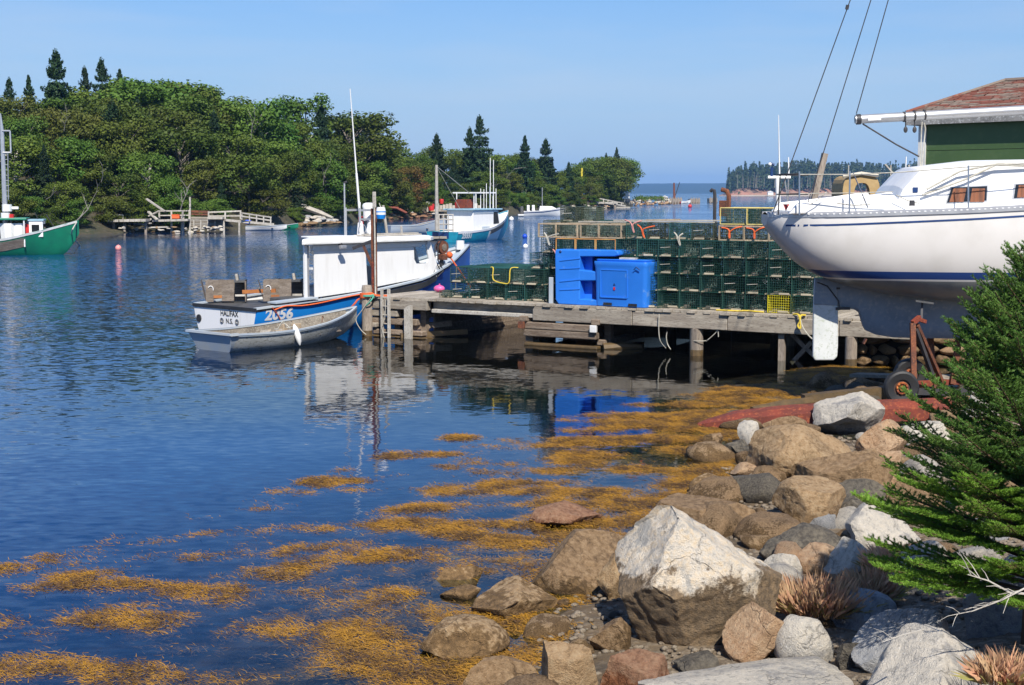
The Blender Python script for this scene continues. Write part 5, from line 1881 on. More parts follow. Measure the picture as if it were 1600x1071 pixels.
# ================================================================== BLUE BINS
def tote_side():
    """insulated fish tote lying on its side, its skids pointing right"""
    o_ = thing("fish_bin", "big blue plastic fish bin lying on its side with its feet to the right", "bin")
    return o_
sa, z0 = pp(866, 466, .10)
sb, z1 = pp(966, 392, .10)
H_ = z1 - DZ
Wd = sb - sa
o_ = tote_side()
o_.location = pw(sa, .12, DZ)
o_.rotation_euler = (0, 0, PA)
prof = [(0.02, 0), (Wd * .18, 0.0), (Wd * .40, .03), (Wd * .40, .12), (Wd * .58, .16), (Wd * .60, .40), (Wd * .40, .47)]
body = [(.02, .03), (.05, 0), (Wd * .36, 0), (Wd * .42, .05), (Wd * .42, H_ - .20), (Wd * .42, H_), (.03, H_), (0, H_ - .05)]
MB().prism([(.02, .10), (.10, .0), (Wd * .33, .0), (Wd * .40, .13), (Wd * .40, H_), (.03, H_), (0, H_ - .06)], 0, 1.0).build("body", BLUE_TOTE, o_, bevel=.025)
MB().prism([(Wd * .38, H_ - .16), (Wd * .93, H_ - .135), (Wd * 1.0, H_ - .10), (Wd * .99, H_ - .03), (Wd * .95, H_ + .005), (Wd * .38, H_ + .005)], .005, .98).build("foot", BLUE_TOTE, o_, bevel=.02)
MB().prism([(Wd * .38, H_ * .44), (Wd * .80, H_ * .46), (Wd * .80, H_ * .60), (Wd * .38, H_ * .64)], .005, .98).build("foot", BLUE_TOTE, o_, bevel=.02)
MB().prism([(Wd * .30, .0), (Wd * .90, .0), (Wd * .90, .12), (Wd * .38, .15)], .005, .98).build("foot", BLUE_TOTE, o_, bevel=.02)
MB().box((Wd * .38, .25, .03), (Wd * .52, .95, H_ - .03)).build("recess_wall", BLUE_TOTE, o_)
for zc in (.72, .34):
    MB().prism([(Wd * .08, H_ * zc - .015 + .10), (Wd * .40, H_ * zc + .11 + .04), (Wd * .40, H_ * zc + .13 + .04), (Wd * .08, H_ * zc + .115)], -.014, .01).build("rib", BLUE_TOTE, o_)
    MB().prism([(Wd * .08, H_ * zc - .11), (Wd * .40, H_ * zc - .07), (Wd * .40, H_ * zc - .05), (Wd * .08, H_ * zc - .09)], -.014, .01).build("rib", BLUE_TOTE, o_)
MB().ball((Wd * .09, -.005, H_ - .055), .035, 8, 5, (1, .3, 1)).build("drain_plug", NAVY, o_, smooth=True)

def tote_upright(label, W, D, H, full=True):
    o_ = thing("fish_bin", label, "bin")
    def ring(z, i):
        r = .10
        x0, x1, y0, y1 = -W / 2 + i, W / 2 - i, i, D - i
        pts = []
        for cx, cy, a0 in ((x1 - r, y0 + r, -90), (x1 - r, y1 - r, 0), (x0 + r, y1 - r, 90), (x0 + r, y0 + r, 180)):
            for k in range(5):
                a = radians(a0 + k * 22.5)
                pts.append((cx + r * cos(a), cy + r * sin(a), z))
        return pts
    MB().loft([ring(.0, .06), ring(.02, .035), ring(.10, .03), ring(H * .80, .012), ring(H * .86, .0), ring(H * .93, -.012), ring(H * .955, -.005), ring(H * .955, .04)], True, True, True).build("body", BLUE_TOTE, o_, smooth=True)
    MB().loft([ring(H * .955, .045), ring(H - .01, .03), ring(H, .06)], True, True, True).build("lid", BLUE_TOTE, o_, smooth=True)
    if full:
        for x in (-.30 * W, .17 * W):
            MB().box((x, -.0, .035), (x + .15 * W, .06, .095)).build("fork_slot", BLACK, o_)
        p = MB()
        x0, x1, za, zb_ = -W * .36, W * .14, H * .20, H * .78
        for a, c in (((x0, za), (x1, za)), ((x1, za), (x1, zb_)), ((x1, zb_), (x0, zb_)), ((x0, zb_), (x0, za))):
            p.bar((a[0], .015, a[1]), (c[0], .012, c[1]), .022, .022)
        p.build("panel_rim", BLUE_TOTE, o_)
        mk = MB()                                    # small dark maker's mark
        mk.prism([(-W * .10 + .02 * cos(a), H * .48 + .02 * sin(a)) for a in np.linspace(0, 6.28, 9)[:-1]], .008, .02)
        mk.prism([(-W * .12, H * .46), (-W * .08, H * .46), (-W * .10, H * .50)], .006, .02)
        mk.build("mark", NAVY, o_)
        MB().box((-W * .115, .004, H * .36), (-W * .085, .02, H * .42)).build("mark", RED, o_)
        MB().tube([(W * .28, -.03, H * .80), (W * .33, -.045, H * .86), (W * .39, -.03, H * .80)], .012, 5).build("handle", NAVY, o_)
    return o_
sa, _ = pp(924, 466, .0)
sb, _ = pp(1010, 466, .0)
_, zt_ = pp(960, 406, .0)
t2 = tote_upright("blue plastic fish bin standing upright in front of the bin on its side", sb - sa, 1.0, zt_ - DZ)
t2.location = pw((sa + sb) / 2, .03, DZ)
t2.rotation_euler = (0, 0, PA - .06)
brd = thing("loose_board", "short grey board lying on the upright blue bin's lid", "board", pw((sa + sb) / 2 + .1, .3, zt_ + .0), PA)
MB().box((-.2, -.08, .002), (.2, .08, .04)).build("board", PALEWOOD, brd)
sa, _ = pp(996, 466, .5)
sb, _ = pp(1036, 466, .5)
_, zt_ = pp(1010, 409, .5)
t3 = tote_upright("third blue bin, half hidden behind wire traps at the right", 1.0, .85, zt_ - DZ, False)
t3.location = pw(sb - .5, 1.02, DZ)
t3.rotation_euler = (0, 0, PA)
# one trap leaning in front of the third bin
s, _ = pp(1016, 450, .35)
for row in range(2):
    trap('green', row, s, .2, DZ + .012 + row * (TH + .012), f"green wire trap in front of the third blue bin, {'lower' if row == 0 else 'upper'} of two", "traps in front of the third bin")
gp = thing("grey_post", "short grey plastic strip standing between the low stack and the big bin", "post", pw(pp(862, 460, .15)[0] - .06, .2, DZ), PA)
MB().box((-.05, 0, 0), (.05, .06, .62)).build("strip", GREYBOAT, gp, bevel=.01)
pk = thing("float", "bright pink float resting at the pier's back edge by the blue bow", "float", pw(pp(683, 452, 1.9)[0], 2.0, DZ + .1), PA)
MB().ball((0, 0, 0), .13, 12, 8, (1.2, 1, .7)).build("ball", HOTPINK, pk, smooth=True)
MB().tube([(0, 0, .08), (.02, 0, .12)], .02, 5).build("eye", HOTPINK, pk)

# ================================================================== BOATS
def tab(t_):
    xs_ = [a for a, _ in t_]
    ys_ = [b for _, b in t_]
    def f(x):
        # smooth interpolation through the table
        return float(np.interp(x, xs_, ys_))
    def g(x):
        h = 0.25
        return (f(x - h) + 2 * f(x) + f(x + h)) / 4 if xs_[0] + h < x < xs_[-1] - h else f(x)
    return g
class Hull:
    """an open hull: stern at x = 0, bow at x = L, starboard is -y"""
    def __init__(s, L, hb, sheer, keel, ex):
        s.L, s.hb, s.sh, s.ke, s.ex = L, tab(hb), tab(sheer), tab(keel), tab(ex)
    def y(s, x, z):
        k, h = s.ke(x), s.sh(x)
        u = min(1.0, max(0.0, (z - k) / (h - k)))
        return s.hb(x) * u ** s.ex(x)
    def ring(s, x, nz=10, inset=0.0, z0=None, z1=None):
        a = s.ke(x) if z0 is None else z0
        b_ = s.sh(x) if z1 is None else z1
        R_ = []
        for i in range(nz + 1):
            z = b_ + (a - b_) * i / nz
            R_.append(Vector((x, -max(0.0, s.y(x, z) - inset), z)))
        L_ = [Vector((p.x, -p.y, p.z)) for p in reversed(R_)]
        return R_ + L_
    def side(s, x0, x1, n=20, inset=0.0):
        mb = MB()
        xs_ = np.linspace(x0, x1, n)
        return mb.loft([s.ring(x, 10, inset) for x in xs_])
    def transom(s, x=0.0):
        r_ = s.ring(x, 10)
        return MB().add(r_, [tuple(range(len(r_)))])
    def strip(s, x0, x1, off0, off1, out=0.012, n=26, both=True):
        """a band following the sheer, from off0 to off1 below it"""
        mb = MB()
        for sg in ((-1, 1) if both else (-1,)):
            rings = []
            for x in np.linspace(x0, x1, n):
                zt_, zb_ = s.sh(x) - off0, s.sh(x) - off1
                yt, yb = s.y(x, zt_) + out, s.y(x, zb_) + out
                rings.append([Vector((x, sg * (yt - out * 2.5), zt_ + .004)), Vector((x, sg * yt, zt_)), Vector((x, sg * yb, zb_)), Vector((x, sg * (yb - out * 2.5), zb_ - .004))])
            mb.loft(rings)
        return mb
    def cap(s, x0, x1, w=.09, t=.03, n=26):
        mb = MB()
        for sg in (-1, 1):
            rings = []
            for x in np.linspace(x0, x1, n):
                z = s.sh(x)
                y0_, y1_ = s.hb(x) + .02, max(0.0, s.hb(x) - w)
                rings.append([Vector((x, sg * y0_, z - t)), Vector((x, sg * y0_, z + t * .5)), Vector((x, sg * y1_, z + t * .5)), Vector((x, sg * y1_, z - t))])
            mb.loft(rings, True, True, True)
        return mb
    def deck(s, x0, x1, z, inset=.05, n=18, camber=0.0):
        mb = MB()
        rings = []
        for x in np.linspace(x0, x1, n):
            zz = z(x) if callable(z) else z
            y_ = max(0.01, s.y(x, zz) - inset)
            rings.append([Vector((x, -y_, zz)), Vector((x, -y_ * .5, zz + camber * .75)), Vector((x, 0, zz + camber)), Vector((x, y_ * .5, zz + camber * .75)), Vector((x, y_, zz))])
        return mb.loft(rings)
def hull_text(hull, txt, size, x, z, m, parent, name, bold=0.0, side=-1, out=.008, stretch=1.0):
    me = text_mesh(txt, size, bold)
    for v in me.vertices:
        xx, zz = x + v.co.x * stretch * (1 if side < 0 else -1), z + v.co.y
        v.co = (xx, side * (hull.y(xx, zz) + out), zz)
    return put(name, me, m, parent)
def flat_text(txt, size, M, m, parent, name, bold=0.0, sx=1.0):
    me = text_mesh(txt, size, bold)
    for v in me.vertices:
        v.co = M @ Vector((v.co.x * sx, 0, v.co.y))
    return put(name, me, m, parent)

# ------------------------------------------------------------------ the blue and white fishing boat, 2056
STN = onz(303, 514, 0)
TH1 = radians(48)
ax = Vector((cos(TH1), sin(TH1), 0))
near_n = Vector((sin(TH1), -cos(TH1), 0))            # towards the camera side
c1_ = STN + near_n * 1.35
fb = thing("fishing_boat", "blue and white inshore fishing boat with the number 2056, moored behind the pier end", "boat", (c1_.x, c1_.y, 0), TH1)
H1 = Hull(9.2, [(0, 1.34), (2, 1.46), (4, 1.50), (6, 1.36), (7.4, .95), (8.4, .48), (9.2, .03)],
          [(0, .68), (1, .74), (2, .80), (3, .87), (4, .96), (6, 1.18), (7.6, 1.58), (9.2, 2.05)],
          [(0, -.35), (5.5, -.45), (8.1, -.4), (8.7, .1), (9.2, 1.0)],
          [(0, .16), (3, .22), (5.5, .36), (7.2, .58), (9.2, .9)])
H1.side(0.0, 6.0, 20).build("hull", HULL_BLUE, fb, smooth=True)
H1.side(6.0, 9.2, 18).build("bow", BOW_BLUE, fb, smooth=True)  # forward hull in a deeper blue than the aft part
H1.transom(-.002).build("transom", WHITE, fb)
H1.strip(0, 9.15, -.005, .085).build("rub_rail", BLACK, fb)
tb = MB()
tb.box((-.03, -1.35, .60), (.0, 1.35, .69))
tb.build("stern_rail", BLACK, fb)
H1.cap(0, 9.1, .13).build("gunwale", GREYBOAT, fb)
H1.side(0.02, 8.9, 22, .06).build("inner_lining", WHITE_DIRTY, fb, smooth=True)
H1.deck(0.01, 6.5, .34).build("cockpit_floor", DARK, fb)
H1.deck(6.4, 9.15, lambda x: H1.sh(x) - .16, .03, 14, .05).build("foredeck", GREYBOAT, fb, smooth=True)
# stern deck, engine cover and washboard seen over the stern
H1.deck(.03, 2.5, .66, .06).build("stern_deck", DARK, fb)
MB().box((1.2, -1.0, .665), (2.4, -.35, .86)).build("engine_box", DARK, fb, bevel=.03)
MB().bar((.55, -1.26, .80), (1.9, -1.34, .86), .35, .04).build("washboard", GREYBOAT, fb)
ys = -1.06
def wall_panel(x0, x1, z0a, z0b, z1, name, m=WHITE, lean=0.0):
    MB().prism([(x0, z0a), (x1, z0b), (x1 - lean, z1), (x0, z1)], ys - .015, ys + .03).build(name, m, fb, bevel=.006)
RZ = 2.24
YN, YF = -1.16, .36                               # near wall and far wall
for y_, xo in ((YN, 0.0), (YF, 1.5)):
    if xo:
        MB().prism([(2.1 + xo, .34), (6.4, .34), (6.5, 1.5), (4.1, 1.5), (4.1, RZ), (2.1 + xo, RZ)], y_ - .02, y_ + .02).build("wall", WHITE, fb)
        MB().box((6.25, y_ - .03, 1.5), (6.33, y_ + .03, RZ)).build("corner_post", WHITE, fb)
        continue
    MB().prism([(2.06, .84), (3.94, .95), (3.86, RZ), (2.06, RZ)], y_ - .02, y_ + .02).build("wall", WHITE, fb, bevel=.006)
    # second panel with the wheelhouse side window cut out
    wx0, wx1, wz0, wz1 = 5.72, 6.22, 1.60, 2.13
    MB().prism([(4.22, 1.02), (5.6, 1.15), (5.6, RZ), (4.22, RZ)], y_ - .02, y_ + .02).build("wall", WHITE, fb)
    f_ = MB()
    f_.prism([(5.601, 1.15), (6.42, 1.24), (6.62, 1.55), (6.60, wz0), (5.601, wz0)], y_ - .02, y_ + .02)
    f_.prism([(5.601, wz0), (wx0, wz0), (wx0 - .03, RZ), (5.601, RZ)], y_ - .02, y_ + .02)
    f_.prism([(wx1 + .10, wz0), (6.60, wz0), (6.34, RZ), (wx1 - .06, RZ)], y_ - .02, y_ + .02)
    f_.prism([(wx0, wz1), (wx1, wz1), (wx1, RZ), (wx0, RZ)], y_ - .02, y_ + .02)
    f_.prism([(wx0, wz0), (wx0 + .08, wz0), (wx0, wz0 + .12)], y_ - .02, y_ + .02)
    f_.prism([(wx1 + .10, wz0), (wx1 + .07, wz0 + .12), (wx1, wz0)], y_ - .02, y_ + .02)
    f_.build("window_frame", WHITE, fb)
    MB().box((2.0, y_ - .05, RZ - .16), (6.0, y_ + .03, RZ - .02)).build("header", WHITE, fb, bevel=.01)
    MB().box((1.72, y_ - .03, .82), (1.80, y_ + .03, RZ)).build("corner_post", WHITE, fb)
MB().box((1.88, YN + .06, .80), (1.94, YN + .14, RZ)).build("corner_post", ALU, fb)
MB().add([(2.1, YN + .03, .34), (3.55, YF, .34), (3.55, YF, RZ - .3), (2.1, YN + .03, RZ - .3)], [(0, 1, 2, 3)]).build("bulkhead", WHITE_DIRTY, fb)
MB().box((2.0, YN + .02, 1.58), (2.03, YN + .35, 1.64)).build("shelf", WHITE, fb)
# raked front with two windscreen panes
ym = (YN + YF) / 2
for y0_, y1_ in ((YN + .05, ym - .05), (ym + .05, YF - .05)):
    g = MB()
    g.add([(6.60, y0_, 1.60), (6.60, y1_, 1.60), (6.38, y1_, RZ - .04), (6.38, y0_, RZ - .04)], [(0, 1, 2, 3)])
    g.build("windscreen", PANE, fb)
MB().box((6.56, YN, 1.2), (6.62, YF, 1.58)).build("front_wall", WHITE, fb)
MB().bar((6.61, ym, 1.56), (6.37, ym, RZ), .1, .05).build("windscreen_post", WHITE, fb)
roof = MB()
def rr(z, i):
    return [Vector((x, y, z)) for x, y in ((1.50 + i, YN - .2 + i), (6.2 - i, YN - .2 + i), (6.55 - i, YN + .05 + i), (6.55 - i, YF + .2 - i), (3.3 + i, YF + .2 - i))]
roof.loft([rr(RZ, .06), rr(RZ + .02, 0), rr(RZ + .10, 0), rr(RZ + .15, .10)], True, True, True)
roof.build("roof", WHITE, fb)
MB().box((1.6, YN - .235, RZ + .015), (6.15, YN - .2, RZ + .07)).build("drip_rail", WHITE_DIRTY, fb, bevel=.008)
MB().box((2.6, YN + .35, RZ + .15), (3.9, YF - .35, RZ + .19)).build("hatch", WHITE, fb, bevel=.01)
# floodlight on the eave
fl_ = MB().box((2.72, -1.52, RZ - .12), (2.90, -1.38, RZ - .03)).build("floodlight", ALU, fb, bevel=.02)
MB().box((2.79, -1.42, RZ - .04), (2.83, -1.30, RZ + .03)).build("bracket", DARKSTEEL, fl_)
# roof gear
def bx(px, py, off=0.0):                                    # boat-local point on the boat's middle plane seen at a pixel
    d = ray(px, py)
    o0 = Vector((c1_.x, c1_.y, 0)) + near_n * off
    k = (o0 - CAM).dot(near_n) / d.dot(near_n)
    q = CAM + d * k - o0
    return q.dot(ax), q.z
x0, zb_ = bx(565, 366)
x1, zt_ = bx(547, 139)
ant = MB().tube([(x0, 0, RZ + .15), (x0 + (x1 - x0) * .45, 0, RZ + (zt_ - RZ) * .45)], .032, 6)
ant.tube([(x0 + (x1 - x0) * .45, 0, RZ + (zt_ - RZ) * .45), (x1, 0, zt_)], [.022, .012], 6)
ant.build("whip_aerial", WHITE, fb, smooth=True)
xa, za = bx(538, 286)
po = MB().tube([(xa, 0, RZ + .14), (xa, 0, za)], .022, 6).build("light_pole", ALU, fb, smooth=True)
MB().tube([(xa - .02, 0, za), (xa + .08, 0, za + .03)], .03, 6).build("lamp", DARKSTEEL, po)
gm = MB()
xs1, zs1 = bx(551, 322)
xs2, _ = bx(571, 330)
for xx in (xs1, xs2 + .05):
    for yy in (-.3, .3):
        gm.tube([(xx, yy, RZ + .14), (xx, yy, zs1 - .05)], .035, 6)
gm.bar((xs1, -.3, zs1 - .12), (xs2 + .05, -.3, zs1 - .12), .06)
gm.bar((xs1, .3, zs1 - .12), (xs2 + .05, .3, zs1 - .12), .06)
gm.bar((xs1, -.3, RZ + .62), (xs2 + .05, -.3, RZ + .62), .05)
gm.build("gear_frame", ALU, fb)
xr, zr = bx(576, 322)
MB().tube([(xr, 0, zr - .42), (xr, 0, zr - .12)], [.16, .17], 12).build("radar_drum", WHITE, fb, smooth=True)
MB().tube([(xr, 0, zr - .10), (xr, 0, zr), (xr, 0, zr + .06), (xr, 0, zr + .09)], [.17, .19, .16, .08], 12).build("radar_dome", WHITE, fb, smooth=True)
MB().tube([(xr, 0, RZ + .15), (xr, 0, zr - .4)], .05, 8).build("radar_post", ALU, fb)
for xx, yy in ((xs1 + .02, -.35), (xs2 - .1, -.35)):
    MB().loft([[Vector((xx + a * .16, yy, RZ + .15 + b2)) for a, b2 in ((-.5, 0), (.5, 0), (.35, .3), (.1, .42), (-.25, .36))], [Vector((xx + a * .16, yy + .12, RZ + .15 + b2)) for a, b2 in ((-.5, 0), (.5, 0), (.35, .3), (.1, .42), (-.25, .36))]], True, True, True).build("life_ring_cover", WHITE, fb)
MB().tube([(xs1 + .05 + .14 * cos(a), -.33, RZ + .34 + .14 * sin(a)) for a in np.linspace(0, 6.28, 13)], .015, 5).build("hoop", ALU, fb)
MB().box((xs1 + .2, -.1, zs1 - .6), (xs1 + .32, 0, zs1 - .3)).build("horn", RED, fb, bevel=.02)
MB().tube([(xs1 + .25, 0, zs1 - .1), (xs1 + .25, 0, zs1 + .10)], [.03, .045], 6).build("camera_post", WHITE, fb)
for i, (yy, zz) in enumerate(((-.75, 0), (-.55, .0), (-.30, .0), (-.62, .035))):
    MB().bar((4.3, yy, RZ + .175 + zz), (6.4, yy + .05, RZ + .175 + zz), .16, .03).build("roof_board", PALEWOOD, fb)
MB().ball((4.5, -.7, RZ + .30), .13, 10, 7, (1, 1, 1.2)).build("net_float", WHITE, fb, smooth=True)
MB().tube([(5.5, -.3, RZ + .17), (5.35, -.3, RZ + 1.0)], .04, 6).build("stake", PALEWOOD, fb)
# hauler at the bow with its hoses
hx, hz = bx(692, 384, .9)
hau = MB().tube([(hx, -.95, hz - .05), (hx, -.80, hz - .05)], [.19, .19], 16).build("hauler_plate", RUST, fb, smooth=True)
MB().tube([(hx, -.97, hz - .05), (hx, -.953, hz - .05)], [.10, .10], 12).build("hub", BOXWOOD, hau)
MB().bar((hx, -.85, hz - .25), (hx, -.85, H1.sh(hx) - .05), .08).build("hauler_post", DARKSTEEL, fb)
MB().box((hx - .1, -1.0, hz - .42), (hx + .1, -.8, hz - .24)).build("hauler_motor", RUST, fb, bevel=.02)
MB().ball((hx + .22, -.95, hz - .28), .10, 8, 6).build("orange_float", ORANGE_ROPE, fb, smooth=True)
for dx in (0, .12):
    MB().tube([(hx - .18 + dx, -.9, hz + .15), (hx - .42 + dx, -1.0, hz + .02), (hx - .48 + dx, -1.05, hz - .4), (hx - .3 + dx, -1.1, hz - .72), (hx - .55, -1.1, hz - .95)], .02, 5).build("hose", BLACK, fb, smooth=True)
MB().tube([(hx + .2, -.95, hz - .3), (hx + .5, -1.15, hz - .8), (hx + .75, -1.3, hz - 1.25)], .022, 5).build("hauling_line", ORANGE_ROPE, fb)
MB().bar((6.5, -.9, 1.25), (hx + .3, -.6, H1.sh(hx) + .10), .16, .10).build("bow_plank", WHITE_DIRTY, fb)
MB().tube([(8.8, 0, H1.sh(8.8) - .05), (8.8, 0, H1.sh(8.8) + .22)], [.13, .12], 8).build("bow_bitt", WHITE, fb, smooth=True)
MB().tube([(8.0, -H1.y(8.0, 1.4) - .01, 1.4), (8.25, -H1.y(8.25, .7) - .02, .7)], .02, 5).build("bow_line", PALE_ROPE, fb)
H1.strip(3.4, 6.7, .10, .28, .02, both=False).build("rub_plank", DARK, fb)
# writing
flat_text("2056", .30, Matrix.Identity(4), WHITE, fb, "lettering") if False else None
hull_text(H1, "2056", .39, .74, .485, WHITE, fb, "hull_number", .016, stretch=1.12)
MT = Matrix(((0, 0, 0, 0), (-1, 0, 0, 0), (0, 0, 1, 0), (0, 0, 0, 1)))
def transom_text(txt, size, yc, zc, name, bold=0.0, sx=1.0):
    me = text_mesh(txt, size, bold)
    for v in me.vertices:
        v.co = (-.012, yc - v.co.x * sx, zc + v.co.y)
    return put(name, me, BLACK, fb)
transom_text("HALIFAX", .20, -.22, .49, "port_name", .004, .95)
transom_text("N.S.", .18, -.22, .295, "port_name", .003)
mk = MB()
for yc in (.10, -.54):
    for r_ in (.072, .038):
        ring_ = [(-.012, yc + r_ * cos(a), .29 + r_ * sin(a)) for a in np.linspace(0, 6.28, 15)]
        mk.tube(ring_, .008, 4, False)
mk.tube([(-.012, -.22 + .03 * cos(a), .615 + .025 * sin(a)) for a in np.linspace(0, 6.28, 9)], .008, 4, False)
mk.tube([(-.012, -.22, .52), (-.012, -.22, .555)], .008, 4)
mk.build("port_emblem", DARK, fb)
MB().tube([(-.03, 1.1, .30), (.01, 1.1, .30)], [.10, .11], 10).build("exhaust", BLACK, fb)

# two old wooden bait boxes on the stern with an orange bar between
def bait_box(px0, px1, h_, x_, z_, label):
    pxc = (px0 + px1) / 2
    best = min((abs(proj(Vector((c1_.x, c1_.y, z_)) + ax * x_ - near_n * o_)[0] - pxc), o_) for o_ in np.linspace(-1.2, 1.2, 97))[1]
    q = Vector((c1_.x, c1_.y, z_)) + ax * x_ - near_n * float(best)
    w_ = (px1 - px0) / FPX * q.y
    o_ = thing("bait_box", label, "box", (q.x, q.y, z_), radians(8))
    w2, dp = w_ / 2, .55
    MB().box((-w2, -.02, .0), (-w2 * .62, 0, h_)).add([(-w2 * 1.25, 0, h_), (-w2, 0, 0), (-w2, dp, 0), (-w2 * 1.25, dp, h_)], [(0, 1, 2, 3)]).build("end_board", BOXWOOD, o_)
    MB().box((-w2 * .2, -.03, .02), (w2 * .40, -.005, h_ * .86)).build("front_board", BOXWOOD, o_)
    MB().box((-w2 * .98, .0, h_ * .9), (-w2 * .2, .03, h_)).build("top_rail", BOXWOOD, o_)
    MB().box((-w2, dp - .03, 0), (w2, dp, h_)).build("back_board", BOXWOOD, o_)
    MB().box((w2 - .03, 0, 0), (w2, dp - .03, h_)).build("side_board", BOXWOOD, o_)
    MB().box((w2 * .45, .0, h_ * .25), (w2 - .03, .03, h_ * .34)).build("slat", PALEWOOD, o_)
    MB().box((w2 * .40, .02, h_ - .05), (w2, dp - .03, h_)).build("lid", DARK, o_)
    MB().box((-w2 * .95, .0, .10), (-w2 * .2, .03, .17)).build("slat", ORANGE_RAIL, o_)
    MB().tube([(w2 * .55, .2, h_), (w2 * .5, .2, h_ + .17)], .04, 8).build("roller_stub", PALEWOOD, o_, smooth=True)
    MB().tube([(w2 * .62, .24, h_), (w2 * .57, .24, h_ + .17)], .02, 6).build("roller_stub", DARK, o_)
    MB().tube([(-w2 * .75 + .07 * cos(a), -.04, h_ * .60 + .09 * sin(a)) for a in np.linspace(-.3, 2.6, 8)], .012, 5).build("grab_loop", WHITE, o_)
    return o_, q, w_, h_, z_
b1, q1, w1, h1, z1_ = bait_box(322, 384, .56, .75, .70, "old wooden box with a slanted end on the stern, nearer of two")
b2, q2, w2_, h2, z2_ = bait_box(412, 474, .56, 1.75, .72, "old wooden box by the wheelhouse, farther of two on the stern")
ob = thing("orange_bar", "orange steel bar bridging the two wooden boxes on the stern", "bar", (q1.x, q1.y, z1_))
MB().bar((q1.x + w1 * .4, q1.y + .1, z1_ + h1 * .46), (q2.x - w2_ * .2, q2.y + .05, z2_ + h2 * .5), .05, .10).build("bar", ORANGE_RAIL, ob, world=True)
# orange mooring ropes along the blue side
def sidep(x, z, out=.03):
    M = wm(fb)
    return M @ Vector((x, -(H1.y(x, z) + out), z))
rope("orange rope lying along the black rail of the blue boat", [sidep(.55, .62), sidep(.9, .70), sidep(1.4, .68), sidep(2.0, .72), sidep(3.0, .84), sidep(3.8, .9)], .022, ORANGE_ROPE)
rope("orange and pale rope hanging across the number on the blue hull", [sidep(.46, .69), sidep(.56, .60), sidep(.70, .46), sidep(.80, .32), sidep(.92, .16)], .011, ORANGE_ROPE)

# ------------------------------------------------------------------ the grey skiff
SK = onz(342, 551, 0)
TH2 = radians(50)
sk = thing("skiff", "weathered grey rowing skiff tied to the pier's outer end", "boat", (SK.x - .15, SK.y + .35, -.05), TH2)
H2 = Hull(4.45, [(0, .78), (.8, .84), (1.8, .86), (2.8, .74), (3.6, .48), (4.1, .24), (4.45, .02)],
          [(0, .47), (1, .44), (2, .46), (3, .55), (4, .70), (4.45, .80)],
          [(-.3, -.03), (0, -.05), (2, -.10), (3.2, -.05), (4, .10), (4.45, .42)],
          [(0, .22), (1.5, .19), (3, .27), (4.45, .65)])
H2.side(0, 4.45, 26).build("hull", GREYHULL, sk, smooth=True)
H2.side(0.05, 4.2, 22, .035).build("lining", mat("skiff_inside", (.22, .19, .15), (.13, .11, .085), rough=.85, scale=4, fine=(.3, .27, .22)), sk, smooth=True)
H2.strip(0, 4.42, -.012, .055, .022).build("rub_rail", GREYBOAT, sk)
H2.cap(0, 4.4, .06, .022).build("gunwale", GREYBOAT, sk)
r_ = H2.ring(0, 10)
tv = [p + Vector((-(p.z + .05) * .34, 0, 0)) for p in r_]
MB().loft([tv, [p + Vector((.03, 0, 0)) for p in r_]]).add(tv, [tuple(range(len(tv)))]).build("transom", GREYBOAT, sk)
MB().bar((-.19, -.80, .48), (-.19, .80, .48), .07, .05).build("transom_cap", GREYBOAT, sk)
for sg in (-1, 1):
    MB().bar((-.19, sg * .79, .475), (.02, sg * .79, .475), .06, .06).build("quarter_knee", GREYBOAT, sk)
for x in (1.0, 2.4, 3.3):
    MB().box((x, -H2.y(x, .28) + .04, .26), (x + .24, H2.y(x, .28) - .04, .29)).build("thwart", BOXWOOD, sk)
H2.deck(.1, 4.0, .06, .03).build("floor", BOXWOOD, sk)
R = random.Random(4)
for i in range(16):
    x, y = R.uniform(.4, 3.3), R.uniform(-.15, .55)
    s = R.uniform(.05, .12)
    MB().box((-s, -s * .7, 0), (s, s * .7, s * .9), Matrix.Rotation(R.uniform(0, 3), 3, 'Z')).build("oddment", R.choice([BOXWOOD, PALEWOOD, LATH]), sk).location = (x, y, .30 if R.random() < .5 else .07)
MB().box((1.30, -.05, .30), (1.52, .12, .52)).build("wood_block", LATH, sk, bevel=.02).rotation_euler = (0, .2, .1)
MB().box((2.35, .0, .36), (2.62, .1, .50)).build("wood_block", LATH, sk, bevel=.02)
MB().box((1.95, -.1, .34), (2.1, .1, .52)).build("wood_block", LATH, sk, bevel=.02)
MB().tube([(3.1, -.2, .5), (3.12, -.2, .66), (3.16, -.2, .60)], .012, 4).build("rowlock", RUST, sk)
fx = 1.72
fp = wm(sk) @ Vector((fx, -H2.y(fx, .2) - .09, .0))
fen = thing("fender", "white torpedo-shaped fender hanging over the skiff's side", "fender", (fp.x, fp.y, .16))
MB().tube([(.07, 0, -.12), (.055, 0, -.04), (.03, 0, .08), (-.03, 0, .26), (-.055, 0, .34), (-.06, 0, .38)], [.014, .055, .078, .07, .036, .013], 10).build("body", WHITE, fen, smooth=True)
lp = wm(sk).inverted() @ Vector((fp.x, fp.y, 0))
MB().tube([Vector((-.06, 0, .36)), Vector((-.10, .06, .44)), Vector((-.16, .2, .42))], .012, 5).build("lanyard", LATH, fen)
rope("knotted pale cord piled over the skiff's rail by the fender", [wm(sk) @ Vector(p) for p in ((1.6, -.75, .5), (1.5, -.6, .62), (1.42, -.5, .45), (1.5, -.62, .66), (1.62, -.6, .5), (1.7, -.7, .52), (1.9, -.55, .46))], .012, PALE_ROPE)

